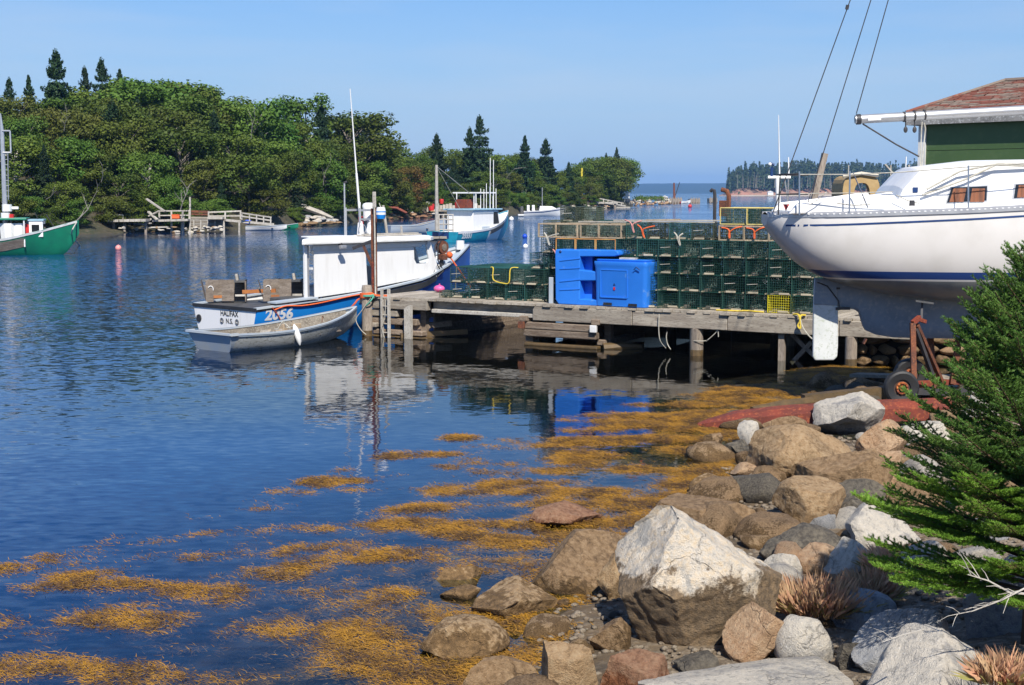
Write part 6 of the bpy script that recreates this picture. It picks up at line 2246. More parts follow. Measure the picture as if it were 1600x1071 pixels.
# ------------------------------------------------------------------ the teal boat, 25551
ST3 = onz(716, 379, 0)
TH3 = radians(56)
near3 = Vector((sin(TH3), -cos(TH3), 0))
c3 = ST3 - near3 * 1.45
tb_ = thing("fishing_boat", "teal and white fishing boat with the number 25551 at a mooring", "boat", (c3.x, c3.y, 0), TH3)
H3 = Hull(8.6, [(0, 1.45), (3, 1.55), (5, 1.45), (6.6, 1.05), (7.8, .5), (8.6, .03)],
          [(0, .75), (2, .80), (4, .95), (6, 1.35), (8.6, 2.25)],
          [(0, -.4), (7, -.4), (7.9, .1), (8.6, 1.1)], [(0, .15), (4, .25), (6.5, .55), (8.6, .9)])
H3.side(0, 4.0, 14).build("hull", TEAL, tb_, smooth=True)
H3.side(4.0, 6.4, 12).build("hull", WHITE, tb_, smooth=True)
H3.side(6.4, 8.6, 12).build("bow", TEAL, tb_, smooth=True)
H3.strip(6.4, 8.55, 0, .35, .02).build("bow_band", WHITE, tb_)
H3.strip(4.2, 6.6, .18, .50, .06).build("rub_plank", DARK, tb_)
H3.strip(0, 4.2, -.02, .14, .03).build("rail", WHITE, tb_)
r_ = H3.ring(0, 10)
MB().add([p for p in r_], [tuple(range(len(r_)))]).build("transom", TEAL, tb_)
MB().box((-.05, -.6, .30), (-.01, .9, .72)).build("transom_door", NAVY, tb_)
H3.deck(0.02, 8.4, lambda x: H3.sh(x) - .08, .03).build("deck", WHITE_DIRTY, tb_)
MB().box((2.2, -1.2, .75), (4.9, 1.2, 2.3)).build("wheelhouse", WHITE, tb_, bevel=.03)
MB().prism([(4.9, 1.0), (5.9, 1.2), (5.55, 2.3), (4.9, 2.3)], -1.15, 1.15).build("wheelhouse_front", WHITE, tb_)
MB().box((2.3, -1.24, 2.05), (4.85, -1.19, 2.12)).build("wall_seam", GREYBOAT, tb_)
MB().prism([(4.95, 1.25), (5.65, 1.3), (5.45, 2.15), (4.95, 2.15)], -1.19, -1.15).build("doorway", BLACK, tb_)
MB().box((1.9, -1.35, 2.3), (5.9, 1.35, 2.42)).build("roof", mat("pale_blue_roof", (.30, .47, .55), (.25, .40, .48), rough=.5), tb_, bevel=.03)
MB().box((3.3, -1.27, .86), (4.3, -1.2, 1.08)).build("name_board", GREYBOAT, tb_)
gt = MB()
for xx in (2.9, 5.4):
    for yy in (-.8, .8):
        gt.tube([(xx, yy, 2.4), (xx, yy, 3.6)], .04, 5)
gt.bar((2.6, -.9, 3.6), (5.6, -.9, 3.6), .1)
gt.bar((2.6, .9, 3.6), (5.6, .9, 3.6), .1)
gt.bar((5.4, -.9, 3.6), (5.4, .9, 3.6), .1)
gt.build("roof_rack", WHITE, tb_)
MB().box((2.4, -.5, 2.45), (3.4, .5, 3.1)).build("gear_box", REDPAINT, tb_, bevel=.03)
M3i = wm(tb_).inverted()
for i, (px_, py_) in enumerate(((751, 295), (756, 296), (760, 287), (766, 247), (771, 250), (775, 295), (765, 292))):
    D_ = c3.y + 2.6 + .1 * i
    pt, pb = M3i @ at(px_, py_, D_), M3i @ at(px_, 322, D_)
    MB().tube([(pb.x, pb.y, 2.42), (pt.x, pt.y, pt.z)], .03, 4).build("aerial", WHITE, tb_)
hull_text(H3, "25551", .5, 1.15, .42, WHITE, tb_, "hull_number", .02, out=.03)
mq = at(682, 258, c3.y - .5)
M3i = wm(tb_).inverted()
ml = M3i @ mq
MB().tube([(ml.x, ml.y, .8), (ml.x, ml.y, ml.z)], [.15, .10], 8).build("mast", PALEWOOD, tb_, smooth=True)
MB().tube([(ml.x, ml.y, ml.z - .1), (3.4, 0, 3.6)], .03, 4).build("stay", PALE_ROPE, tb_)
MB().tube([(ml.x, ml.y, ml.z - .1), (2.2, 0, 2.42)], .02, 4).build("stay", PALE_ROPE, tb_)
rk = MB()
for k in range(4):
    p0 = M3i @ at(686 + 7.3 * k, 360, c3.y - .4)
    rk.tube([(p0.x, p0.y, .75), (p0.x, p0.y, 2.0)], .05, 4)
for z in (.9, 1.3, 1.65, 2.0):
    p0, p1 = M3i @ at(685, 360, c3.y - .4), M3i @ at(709, 360, c3.y - .4)
    rk.tube([(p0.x, p0.y, z), (p1.x, p1.y, z)], .045, 4)
rk.build("lattice_rack", PALEWOOD, tb_)
p0, p1 = at(602, 366, 104), at(716, 360, 104)
fd = thing("float_dock", "low grey plank float stretching left of the teal boat's stern", "dock", (p0.x, 104, 0))
for k in range(8):
    a = (p1.x - p0.x) / 8
    MB().box((p0.x + a * k, 103.4, .25), (p0.x + a * (k + .96), 105.2, .42)).build("plank", WOODX, fd, world=True)
MB().box((p0.x + .1, 103.6, -.2), (p1.x - .1, 105.0, .24)).build("pontoon", DARK, fd, world=True)
st = at(629, 348, 103.3)
MB().tube([(st.x, 103.3, -.5), (st.x - .1, 103.3, 1.2)], .09, 6).build("stake", PALEWOOD, fd, world=True)
# simple open boats
def small_boat(px, py, L, beam, ang, m, label, fb_=.55, bowup=.25, name="rowing_boat"):
    c = onz(px, py, 0)
    o_ = thing(name, label, "boat", c, ang)
    Hs = Hull(L, [(0, beam * .42), (L * .35, beam * .5), (L * .7, beam * .36), (L, .02)], [(0, fb_), (L * .5, fb_), (L, fb_ + bowup)], [(0, -.1), (L * .8, -.08), (L, fb_ * .5)], [(0, .22), (L, .6)])
    Hs.side(0, L, 14).build("hull", m, o_, smooth=True)
    Hs.side(.03, L * .96, 12, .05).build("lining", BOXWOOD, o_, smooth=True)
    Hs.transom(0).build("transom", m, o_)
    Hs.cap(0, L * .99, .08).build("gunwale", GREYBOAT, o_)
    for k in (.3, .62):
        MB().box((L * k, -beam * .42, fb_ * .6), (L * k + .2, beam * .42, fb_ * .6 + .03)).build("thwart", BOXWOOD, o_)
    return o_
small_boat(607, 366, 5.4, 1.6, radians(25), GREYBOAT, "grey-white skiff lying behind the plank float", .75, .6)

# ------------------------------------------------------------------ the green boat at the left edge
BW = onz(98, 398, 0)
TH4 = radians(14)
gx = Vector((cos(TH4), sin(TH4), 0))
L4 = 10.0
c4 = BW - gx * (L4 - .9) - Vector((0, -.2, 0))
gb = thing("fishing_boat", "green fishing boat with a small white cabin, cut by the left edge", "boat", (c4.x, c4.y, 0), TH4)
H4 = Hull(L4, [(0, 1.4), (4, 1.6), (6, 1.5), (8, 1.0), (9.3, .45), (L4, .03)], [(0, .75), (4, .8), (6, 1.0), (8, 1.45), (L4, 2.0)],
          [(0, -.4), (8.6, -.35), (9.4, .2), (L4, 1.2)], [(0, .15), (5, .22), (8, .5), (L4, .85)])
H4.side(0, L4, 30).build("hull", GREEN_HULL, gb, smooth=True)
H4.transom().build("transom", GREEN_HULL, gb)
H4.strip(0, L4 - .1, -.01, .12, .03).build("rail", WHITE_DIRTY, gb)
H4.strip(4.9, 7.0, .2, .72, .02, both=False).build("brown_patch", BOXWOOD, gb)  # brown band along the green side, below the rail
H4.cap(6.8, L4 - .1, .14).build("gunwale", GREEN_HULL, gb)
H4.deck(0.02, 7.4, .5).build("cockpit_floor", DARK, gb)
H4.deck(7.3, L4 - .1, lambda x: H4.sh(x) - .12, .02).build("foredeck", LATH, gb)
def gpx(px, py):
    q = at(px, py, c4.y + 7.2 * sin(TH4))
    q = wm(gb).inverted() @ q
    return q.x, q.z
xa, z1g = gpx(47, 345)
xb, z0g = gpx(69, 366)
ca = MB().box((xa, -.95, 1.05), (xb, .95, z1g)).build("cabin", WHITE, gb, bevel=.03)
MB().box((xa + .15, -.98, z1g - .62), (xb - .2, -.955, z1g - .22)).build("window", GLASS, ca)
MB().box((xb + .003, -.7, z1g - .6), (xb + .02, .7, z1g - .2)).build("window", GLASS, ca)
MB().box((xa - .05, -1.0, z1g), (xb + .05, 1.0, z1g + .08)).build("roof", mat("pale_blue_roof", (.3, .47, .55), rough=.5), ca)
x0g, zc = gpx(-12, 343)
MB().box((x0g, -1.2, zc - .02), (xa - .1, 1.2, zc + .10)).build("canopy", GREEN_HULL, gb, bevel=.02)
for xx in (x0g + .1, xa - .25):
    for yy in (-1.1, 1.1):
        MB().tube([(xx, yy, .5), (xx, yy, zc)], .05, 5).build("canopy_post", WHITE_DIRTY, gb)
MB().box((xa - 1.6, .3, .5), (xa - .7, 1.0, zc - .25)).build("bulkhead", WHITE_DIRTY, gb)
for px_, py_, m_2, w_ in ((16, 362, WHITE, .55), (32, 362, WHITE, .45), (44, 364, RED, .3)):
    xx, zz = gpx(px_, py_)
    MB().tube([(xx, -.5, .5), (xx, -.5, zz + .5)], [w_ * .8, w_], 9).build("barrel", m_2, gb, smooth=True)
mx, mz = gpx(3, 178)
MB().tube([(mx, 0, .5), (mx, 0, mz - 1.0), (mx - .05, 0, mz)], [.16, .11, .03], 8).build("mast", ALU, gb, smooth=True)
x_, z_ = gpx(6, 220)
f_ = MB()
for a, c in (((0, -.7), (.45, -.7)), ((.45, -.7), (.45, .55)), ((.45, .55), (0, .55))):
    f_.tube([(mx + a[0], -.1, z_ + a[1]), (mx + c[0], -.1, z_ + c[1])], .05, 5)
f_.build("crow_frame", ALU, gb)
for i in range(9):
    MB().tube([(mx + .1, -.1, z_ - .8 - i * .3), (mx + .28, -.1, z_ - .8 - i * .3)], .02, 4).build("mast_step", ALU, gb)
MB().tube([(mx + .28, -.1, z_ - .7), (mx + .22, -.1, z_ - 3.4)], .025, 4).build("step_rail", ALU, gb)
x_, z_ = gpx(12, 325)
MB().tube([(x_, -.1, z_ - .2), (x_, -.1, z_ + .2)], .28, 10).build("radar_dome", WHITE, gb, smooth=True)
x_, z_ = gpx(24, 326)
MB().box((x_ - .35, -.15, z_ - .05), (x_ + .2, .15, z_ + .1)).build("searchlight", WHITE, gb, bevel=.03)
MB().tube([(x_ - .4, -.1, zc), (x_ - .4, -.1, z_ + .1)], .04, 5).build("radar_post", ALU, gb)
x_, z_ = gpx(10, 338)
MB().tube([(x_, -.2, z_ - .2), (x_, -.2, z_ + .2)], .26, 10).build("drum", WHITE, gb, smooth=True)
x_, z_ = gpx(16, 338)
MB().tube([(x_ + .1, -.2, z_ - .15), (x_ + .1, -.2, z_ + .12)], .16, 8).build("red_lamp", RED, gb, smooth=True)
MB().tube([(xb - .3, 0, z1g), (xb - .5, 0, z1g + .5)], .02, 4).build("aerial", DARKSTEEL, gb)
MB().tube([(L4 - 1.4, 0, H4.sh(8.6)), (L4 - 1.8, 0, H4.sh(8.6) + .7)], .03, 4).build("boat_hook", DARKSTEEL, gb)
bp = wm(gb) @ Vector((L4 - .1, 0, 1.9))
rope("mooring line slanting from the green boat's bow into the water", [bp, at(112, 366, bp.y - .3), onz(124, 383, 0)], .04, PALE_ROPE)

# ------------------------------------------------------------------ small motor boat near the point
mc = onz(818, 338, 0)
mbt = thing("motor_boat", "white motor boat with a low windscreen moored near the point", "boat", mc, radians(4))
Hm = Hull(6.6, [(0, 1.05), (3, 1.15), (5, .8), (6.6, .03)], [(0, .75), (3, .9), (6.6, 1.35)], [(0, -.3), (5.5, -.2), (6.6, .7)], [(0, .25), (3, .4), (6.6, .8)])
Hm.side(0, 6.6, 16).build("hull", WHITE, mbt, smooth=True)
Hm.strip(0, 6.5, .18, .30, .03).build("stripe", NAVY, mbt)
Hm.transom().build("transom", WHITE, mbt)
Hm.deck(.02, 6.5, lambda x: Hm.sh(x) - .04, .02).build("deck", WHITE, mbt)
MB().prism([(2.4, .85), (5.2, 1.1), (4.4, 1.5), (2.5, 1.55)], -.7, .7).build("cuddy", WHITE, mbt, bevel=.03)
MB().add([(2.5, -.8, 1.5), (2.5, .8, 1.5), (2.1, .7, 2.0), (2.1, -.7, 2.0)], [(0, 1, 2, 3)]).build("windscreen", GLASS, mbt)
MB().box((-.5, -.3, .3), (-.05, .3, 1.5)).build("outboard", DARK, mbt, bevel=.05)
MB().box((-.9, -.9, .1), (.0, .9, .3)).build("swim_platform", WHITE, mbt)
for x in (.5, 1.3):
    MB().box((x, -.6, .8), (x + .4, .6, 1.7)).build("seat", WHITE, mbt, bevel=.08)
MB().tube([(2.9, 0, 1.5), (2.9, 0, 4.4)], .05, 5).build("pole", ALU, mbt)
MB().tube([(5.0, -.6, 1.1), (6.2, -.2, 1.6), (6.3, 0, 1.65), (6.2, .2, 1.6), (5.0, .6, 1.1)], .03, 4).build("bow_rail", STEEL, mbt)
# buoys
def buoy(px, py, r, m, label):
    c = onz(px, py, 0)
    o_ = thing("buoy", label, "buoy", (c.x, c.y, r * .6))
    MB().ball((0, 0, 0), r, 14, 10).build("ball", m, o_, smooth=True)
    MB().tube([(0, 0, r * .95), (0, 0, r * 1.18)], r * .14, 6).build("eye", m, o_)
buoy(185, 391, .2, PINK, "pale pink round buoy floating off the wooded bank")
buoy(820, 372, .20, ROYAL, "royal blue round buoy right of the teal boat")
buoy(821, 388, .17, WHITE, "white buoy closest behind the low trap stack")
buoy(799, 345, .32, WHITE, "white round buoy off the teal boat's bow")
buoy(1078, 324.5, .5, RED, "small red buoy off the breakwater's end")

# ================================================================== SAILBOAT ON ITS TRAILER
SD = 24.0
SX = at(1199, 335, SD).x
sb_ = thing("sailboat", "white sailboat with navy stripes propped up ashore on a trailer", "boat", (SX, SD, 0), 0)
sheer = tab([(-.1, 3.235), (0, 3.235), (1, 3.25), (3, 3.32), (5, 3.42), (8.4, 3.75)])
hbt = tab([(-.1, .22), (0, .36), (.2, .62), (.5, .88), (1, 1.07), (2, 1.26), (3, 1.36), (4, 1.38), (5, 1.30), (6.5, .92), (7.6, .42), (8.4, .02)])
bot = tab([(-.05, 3.05), (0, 3.0), (.12, 2.82), (.3, 2.60), (.55, 2.38), (.8, 2.22), (1.2, 2.06), (1.8, 1.92), (3, 1.78), (4.5, 1.75), (6, 1.95), (7.4, 2.3), (8.2, 3.0), (8.4, 3.4)])
def sect(x):
    """half section, sheer to centreline bottom of the canoe body, then the deadwood / keel"""
    h, zs, zb_ = hbt(x), sheer(x), bot(x)
    pts = []
    for i in range(13):
        u = i / 12
        a = u * pi / 2
        e = 0.50
        y_ = h * (cos(a) ** e) * (1.0 + .035 * sin(2 * a))
        z_ = zs - (zs - zb_) * (sin(a) ** 1.12)
        pts.append((max(.035, y_), z_))
    return pts
def side_y(x, z):
    p = sect(x)
    for (ya, za), (yb, zb_) in zip(p[:-1], p[1:]):
        if za >= z >= zb_:
            return ya + (yb - ya) * ((za - z) / max(1e-6, za - zb_))
    return p[-1][0]
# the painted bands are real colour bands of the hull, at fixed heights
m_, t, b, o = nt("hull_paint_bands")
vec, r = coords(t)
tc = t.nodes.new("ShaderNodeTexCoord")
sp = t.nodes.new("ShaderNodeSeparateXYZ")
t.links.new(tc.outputs["Object"], sp.inputs[0])
z_ = sp.outputs[2]
lvl = math_(t, 'ADD', z_, math_(t, 'MULTIPLY', sp.outputs[0], 0.004))
f = tex(t, vec, 1.5, 4)
top = mixc(t, maprange(t, f, .4, .6), (0.66, 0.635, 0.605), (0.60, 0.575, 0.54))
anti = mixc(t, maprange(t, tex(t, vec, 2.2, 6), .4, .62), (0.22, 0.235, 0.235), (0.15, 0.17, 0.185))
c_ = mixc(t, math_(t, 'LESS_THAN', lvl, 2.325), top, (0.014, 0.05, 0.20))
c_ = mixc(t, math_(t, 'LESS_THAN', lvl, 2.20), c_, (0.66, 0.65, 0.63))
c_ = mixc(t, math_(t, 'LESS_THAN', lvl, 2.168), c_, anti)
t.links.new(c_, b.inputs["Base Color"])
b.inputs["Roughness"].default_value = 0.32
mb = MB()
rings = []
for x in np.concatenate([np.linspace(-.05, 1.2, 14), np.linspace(1.4, 8.4, 30)]):
    p = sect(x)
    rings.append([Vector((x, -y_, z_)) for y_, z_ in p] + [Vector((x, y_, z_)) for y_, z_ in reversed(p)])
mb.loft(rings, False, False, True)
mb.add(rings[0], [tuple(range(len(rings[0])))])
mb.build("hull", m_, sb_, smooth=True)
ANTI = mat("blue_grey_bottom_paint", (0.22, 0.26, 0.30), (0.16, 0.20, 0.24), rough=.6, scale=2.0, fine=(.27, .29, .30))
ANTIP = mat("pale_rudder_paint", (0.60, 0.61, 0.59), (0.50, 0.52, 0.50), rough=.5, scale=2.5, fine=(.42, .45, .38))
# deadwood and long keel under the body, with the propeller gap
def sx(px): return at(px, 500, SD).x - SX
def sz(py): return at(1300, py, SD).z
k0, k1 = sx(1306), sx(1350)
prof_top = lambda x: bot(x) + .10
mb = MB()
rings = []
tabk = tab([(k0, sz(478)), (k1 - .12, sz(482)), (k1, sz(522)), (k1 + .3, sz(527)), (k1 + 2.0, sz(530)), (k1 + 3.3, 1.30), (k1 + 4.2, 1.75)])
for x in list(np.linspace(k0, k1 - .1, 5)) + list(np.linspace(k1 - .06, k1 + .1, 5)) + list(np.linspace(k1 + .2, k1 + 4.2, 14)):
    zt_, zb_ = bot(x) + .16, float(np.interp(x, [k0, k1 - .12, k1, k1 + .3, k1 + 2.0, k1 + 3.3, k1 + 4.2], [sz(478), sz(483), sz(515), sz(527), sz(530), 1.3, 1.75]))
    w_ = float(np.interp(x, [k0, k1, k1 + 1.5, k1 + 3.5, k1 + 4.2], [.035, .06, .13, .12, .03]))
    wt = float(np.interp(x, [k0, k1, k1 + 1.5, k1 + 4.2], [.08, .14, .26, .2]))
    col_ = []
    for i in range(9):
        u = i / 8
        z_ = zt_ + (zb_ - zt_) * u
        col_.append((w_ + (wt - w_) * (1 - u) ** 2.6 - (.6 * w_ if i == 8 else 0), z_))
    rings.append([Vector((x, -y_, z_)) for y_, z_ in col_] + [Vector((x, y_, z_)) for y_, z_ in reversed(col_)])
mb.loft(rings, False, True, True)
mb.build("keel", ANTI, sb_, smooth=True)
# rudder
r0, r1 = sx(1270), sx(1308)
zr0, zr1 = sz(563), sz(437)
rp = [(r0 + .01, zr1), (r1 - .01, zr1), (r1, zr1 - .3), (r1 + .02, zr0 + .25), (r1 + .01, zr0 + .06), (r1 - .05, zr0), (r0 + .05, zr0), (r0 + .01, zr0 + .06), (r0 + .0, zr1 - .5)]
MB().prism(rp, -.045, .045).build("rudder", ANTIP, sb_, bevel=.02)
zu = sz(478)
MB().prism([(r0 + .012, zr1 + .02), (r1 - .012, zr1 + .02), (r1 - .004, zu), (r0 + .004, zu + .02)], -.055, .055).build("rudder_shade", ANTI, sb_, bevel=.015)  # dark overlay on the upper rudder: the hull's shadow put into colour
hg = MB()
hg.box((r1 - .04, -.08, sz(484)), (r1 + .20, .08, sz(480)))
hg.box((r1 - .04, -.075, sz(452)), (r1 + .02, .075, sz(449)))
hg.tube([(r0 + .05, -.06, sz(441)), (r0 + .22, -.08, sz(447)), (r1 + .0, -.07, sz(470)), (r1 + .02, -.07, sz(482))], .010, 4)
hg.build("hinge", DARKSTEEL, sb_)
# stripes and rail
mb = MB()
for x0_, x1_ in ((.20, .34), (.37, .39), (.45, 8.2)):
    rings = []
    for x in np.linspace(x0_, x1_, max(2, int((x1_ - x0_) * 6))):
        zt_ = sheer(x) - .165 + .012 * x
        rings.append([Vector((x, -side_y(x, zt_) - .006, zt_)), Vector((x, -side_y(x, zt_ - .03) - .006, zt_ - .03))])
    mb.loft(rings)
mb.build("cove_stripe", NAVY, sb_)
mb = MB()
for sg in (-1, 1):
    rings = []
    for x in np.linspace(-.05, 8.3, 40):
        h_ = hbt(x)
        z_ = sheer(x)
        rings.append([Vector((x, sg * (h_ + .025), z_ - .045)), Vector((x, sg * (h_ + .025), z_ + .012)), Vector((x, sg * (h_ - .02), z_ + .045)), Vector((x, sg * (h_ - .05), z_ + .045)), Vector((x, sg * (h_ - .05), z_ - .02))])
    mb.loft(rings)
mb.build("toe_rail", ALU, sb_)
mb = MB()
for x in np.linspace(.05, 5.2, 56):
    mb.box((x - .018, -(hbt(x) + .028), sheer(x) + .001), (x + .018, -(hbt(x) - .01), sheer(x) + .018))
mb.build("rail_slots", WHITE, sb_)["kind"] = "stuff"
mb = MB()
rings = []
for x in np.linspace(-.04, 8.35, 34):
    h_ = max(.01, hbt(x) - .03)
    rings.append([Vector((x, h_ * q, sheer(x) - .01 + .05 * (1 - q * q))) for q in np.linspace(-1, 1, 7)])
mb.loft(rings).build("deck", WHITE, sb_, smooth=True)
# cockpit coaming and cabin trunk
yc = .80
def szn(py, D=SD - .8): return at(1400, py, D).z
def sxn(px, D=SD - .8): return at(px, 300, D).x - SX
cx = [sxn(q) for q in (1232, 1246, 1330, 1392, 1400)]
for sg in (-1, 1):
    MB().prism([(cx[0], 3.25), (cx[4] + .2, 3.28), (cx[3], szn(300)), (cx[2], szn(309)), (cx[1], szn(318))], sg * yc - .07, sg * yc + .07).build("coaming", WHITE, sb_, bevel=.025)
MB().box((cx[0] + .1, -.72, 3.24), (cx[3], .72, 3.30)).build("cockpit_seat", WHITE, sb_)
c_ab, c_at = sxn(1393), sxn(1438)
zt1, zt2 = szn(268), szn(257)
def cab(y_, lean):
    return [Vector((x + 0, y_ - (z - 3.3) * lean, z)) for x, z in ((c_ab, 3.26), (c_ab + .18, szn(297)), (c_at - .02, zt1), (sxn(1530), zt2), (sxn(1700), zt2 + .03), (sxn(1880), zt2 - .02), (sxn(2000), 3.5), (sxn(2010), 3.4))]
def csec(y_, lean, dz):
    return [Vector((p.x, p.y, p.z + (dz if p.z > 3.6 else 0))) for p in cab(y_, lean)]
mb = MB()
mb.loft([cab(-.86, -.12), csec(-.66, 0, .035), csec(-.3, 0, .075), csec(.3, 0, .075), csec(.66, 0, .035), cab(.86, .12)], False)
L_ = cab(-.86, -.12)
mb.add(L_, [tuple(range(len(L_)))])
L_ = cab(.86, .12)
mb.add(L_, [tuple(range(len(L_)))])
mb.build("cabin_trunk", WHITE, sb_, bevel=.03)
CURT = mat("red_brown_curtain", (.22, .075, .03), (.12, .045, .022), rough=.7, scale=2, aniso=(9, 1, .3))
def win(pts, name="window"):
    w_ = MB()
    P_ = []
    for px_, py_ in pts:
        x_, z_ = at(px_, py_, SD - .84).x - SX, at(px_, py_, SD - .84).z
        P_.append((x_, z_))
    yb = lambda z: -.86 + (z - 3.3) * .12
    cxx, czz = sum(p[0] for p in P_) / 4, sum(p[1] for p in P_) / 4
    fr = MB()
    Q_ = [(cxx + (x - cxx) * 1.07, czz + (z - czz) * 1.14) for x, z in P_]
    fr.add([(x, yb(z) - .008, z) for x, z in Q_], [(0, 1, 2, 3)])
    fo = fr.build(name, ALU, sb_)
    mx = (P_[0][0] + P_[1][0]) / 2
    w_.add([(x, yb(z) - .014, z) for x, z in P_], [(0, 1, 2, 3)])
    w_.build("pane", GLASS, fo)
    for a, c in ((.06, .42), (.58, .94)):
        cu_ = MB()
        n_ = 9
        bt_ = [(P_[0][0] + (P_[1][0] - P_[0][0]) * (a + (c - a) * k / (n_ - 1)), P_[0][1] + .012) for k in range(n_)]
        tp_ = [(P_[3][0] + (P_[2][0] - P_[3][0]) * (a + (c - a) * k / (n_ - 1)), P_[3][1] - .012) for k in range(n_)]
        cu_.loft([[Vector((x, yb(z) - .017 - .006 * (k % 2), z)) for k, (x, z) in enumerate(bt_)], [Vector((x, yb(z) - .017 - .006 * (k % 2), z)) for k, (x, z) in enumerate(tp_)]])
        cu_.build("curtain", CURT, fo)
win([(1479, 317), (1541, 313.5), (1543, 291), (1487, 293.5)])
win([(1584, 310), (1660, 305), (1662, 286), (1588, 288.5)])
q0, q1 = at(1427, 301, SD - .86), at(1435, 293, SD - .86)
MB().box((q0.x - SX, -.84, q0.z), (q1.x - SX, -.80, q1.z)).build("maker_plate", NAVY, sb_).rotation_euler = (0, 0, 0)
for (pa, pb, pc) in (((1441, 305), (1510, 280), (1556, 258)), ((1448, 296), (1500, 268), (1560, 256))):
    P_ = [at(*q, SD - .9) - Vector((SX, SD, 0)) for q in (pa, pb, pc)]
    MB().tube(P_ + [P_[-1] + Vector((.6, .05, -.02))], .018, 6).build("cabin_line", PALE_ROPE, sb_, smooth=True)
P_ = [at(*q, SD - .6) - Vector((SX, SD, 0)) for q in ((1542, 272), (1545, 268), (1575, 267), (1578, 270))]
MB().tube(P_, .02, 6).build("hand_rail", mat("teak_rail", (.30, .2, .14), rough=.6), sb_)
P0 = at(1452, 268, SD - .2) - Vector((SX, SD, 0))
MB().box((P0.x - .1, -.3, P0.z + .0), (P0.x + .55, .3, P0.z + .09)).build("hatch_slide", mat("brown_hatch", (.16, .10, .08), rough=.6), sb_)
# winch and cleats
wq = at(1425, 322, SD - 1.15) - Vector((SX, SD, 0))
MB().tube([(wq.x, wq.y, wq.z), (wq.x, wq.y, wq.z + .09)], [.05, .04], 8).build("winch", DARKSTEEL, sb_)
wq = at(1282, 319, SD - .8) - Vector((SX, SD, 0))
MB().ball((wq.x, wq.y, wq.z), .06, 8, 5, (1.2, 1, .7)).build("winch", DARK, sb_)
wq = at(1228, 325, SD - .5) - Vector((SX, SD, 0))
MB().add([(wq.x - .05, wq.y, wq.z + .06), (wq.x + .06, wq.y, wq.z + .06), (wq.x, wq.y, wq.z - .06)], [(0, 1, 2)]).build("pennant", mat("dull_red_cloth", (.35, .05, .05), rough=.8), sb_)
# stern rail, stanchions, lifelines
def S(px, py, D): 
    q = at(px, py, D)
    return (q.x - SX, q.y - SD, q.z)
NS, FS = SD - 1.0, SD + 1.0
for a, c, D_ in (((1249, 336), (1249, 268), NS), ((1327, 334), (1328, 268), NS - .1), ((1513, 327), (1513, 259), NS - .25)):
    MB().tube([S(*a, D_), S(*c, D_)], .014, 6).build("stanchion", STEEL, sb_, smooth=True)
MB().tube([S(1333, 270, NS - .1), S(1356, 325, NS - .1)], .010, 5).build("stanchion_brace", STEEL, sb_)
rl = MB()
rl.tube([S(1249, 272, NS), S(1219, 273, SD - .75), S(1213, 274, SD - .5), S(1213, 274, SD + .5), S(1222, 274, SD + .75), S(1262, 274, FS)], .014, 6)
rl.tube([S(1249, 303, NS), S(1219, 304, SD - .75), S(1214, 304, SD + .6), S(1262, 304, FS)], .012, 6)
rl.tube([S(1216, 336, SD - .7), S(1219, 273, SD - .75)], .012, 6)
rl.build("stern_rail", DARKSTEEL, sb_, smooth=True)
ll = MB()
ll.tube([S(1249, 273, NS), S(1328, 273, NS - .1), S(1400, 270, NS - .2), S(1513, 261, NS - .25), S(1640, 253, NS - .2)], .009, 5)
ll.tube([S(1249, 303, NS), S(1328, 302, NS - .1), S(1395, 300, NS - .15)], .008, 5)
ll.tube([S(1330, 272, FS), S(1440, 279, FS), S(1560, 268, FS)], .008, 5)
ll.build("lifeline", PALE_ROPE, sb_, smooth=True)
ro = MB()
for a, c in (((1265, 320), (1292, 300)), ((1308, 318), (1360, 320)), ((1400, 305), (1436, 318))):
    ro.tube([S(*a, NS), S((a[0] + c[0]) / 2, (a[1] + c[1]) / 2 + 2, NS), S(*c, NS)], .008, 4)
ro.build("sheet_rope", PALE_ROPE, sb_)
# mast (beyond the frame), boom and stays
MX = at(1655, 300, SD).x - SX
MB().tube([(MX, 0, 3.9), (MX, 0, 9), (MX, 0, 13.6)], [.085, .08, .06], 10).build("mast", ALU, sb_, smooth=True)
bz0, bz1 = S(1336, 187, SD), S(1600, 172, SD)
dirv = (Vector(bz1) - Vector(bz0)).normalized()
b_end = Vector(bz0) + dirv * ((MX - .1 - bz0[0]) / dirv.x)
bm_ = MB().tube([Vector(bz0), Vector(bz0) + dirv * .1, b_end], [.068, .075, .08], 12).build("boom", ALU, sb_, smooth=True)
for px_, py_, w_ in ((1338, 187, .07), (1411, 183, .03), (1427, 181, .03), (1443, 180, .03)):
    q = S(px_, py_, SD)
    MB().tube([Vector(q), Vector(q) + dirv * w_], .088, 12).build("boom_fitting", DARKSTEEL, bm_, smooth=True)
q = S(1356, 187, SD - .085)
MB().bar(Vector(q), Vector(q) + dirv * .22, .02, .04).build("boom_label", WHITE, bm_)
for px_ in (1415, 1429):
    q0, q1 = S(px_, 188, SD), S(px_, 203, SD)
    MB().tube([q0, q1], .012, 5).ball((q1[0], q1[1], q1[2]), .045, 8, 6, (.8, .6, 1.2)).build("block", DARKSTEEL, bm_)
ms = MB()
ms.tube([S(1441, 190, SD), S(1440, 200, SD), S(1437, 280, SD - .05)], .011, 5)
ms.tube([S(1444, 192, SD), S(1446, 202, SD), S(1441, 250, SD - .05), S(1438, 285, SD)], .011, 5)
ms.build("main_sheet", PALE_ROPE, sb_)
MB().tube([S(1348, 194, SD), S(1400, 226, SD), S(1436, 245, SD)], .014, 5).build("boom_strap", DARKSTEEL, sb_)
mh = (MX, 0, 13.5)
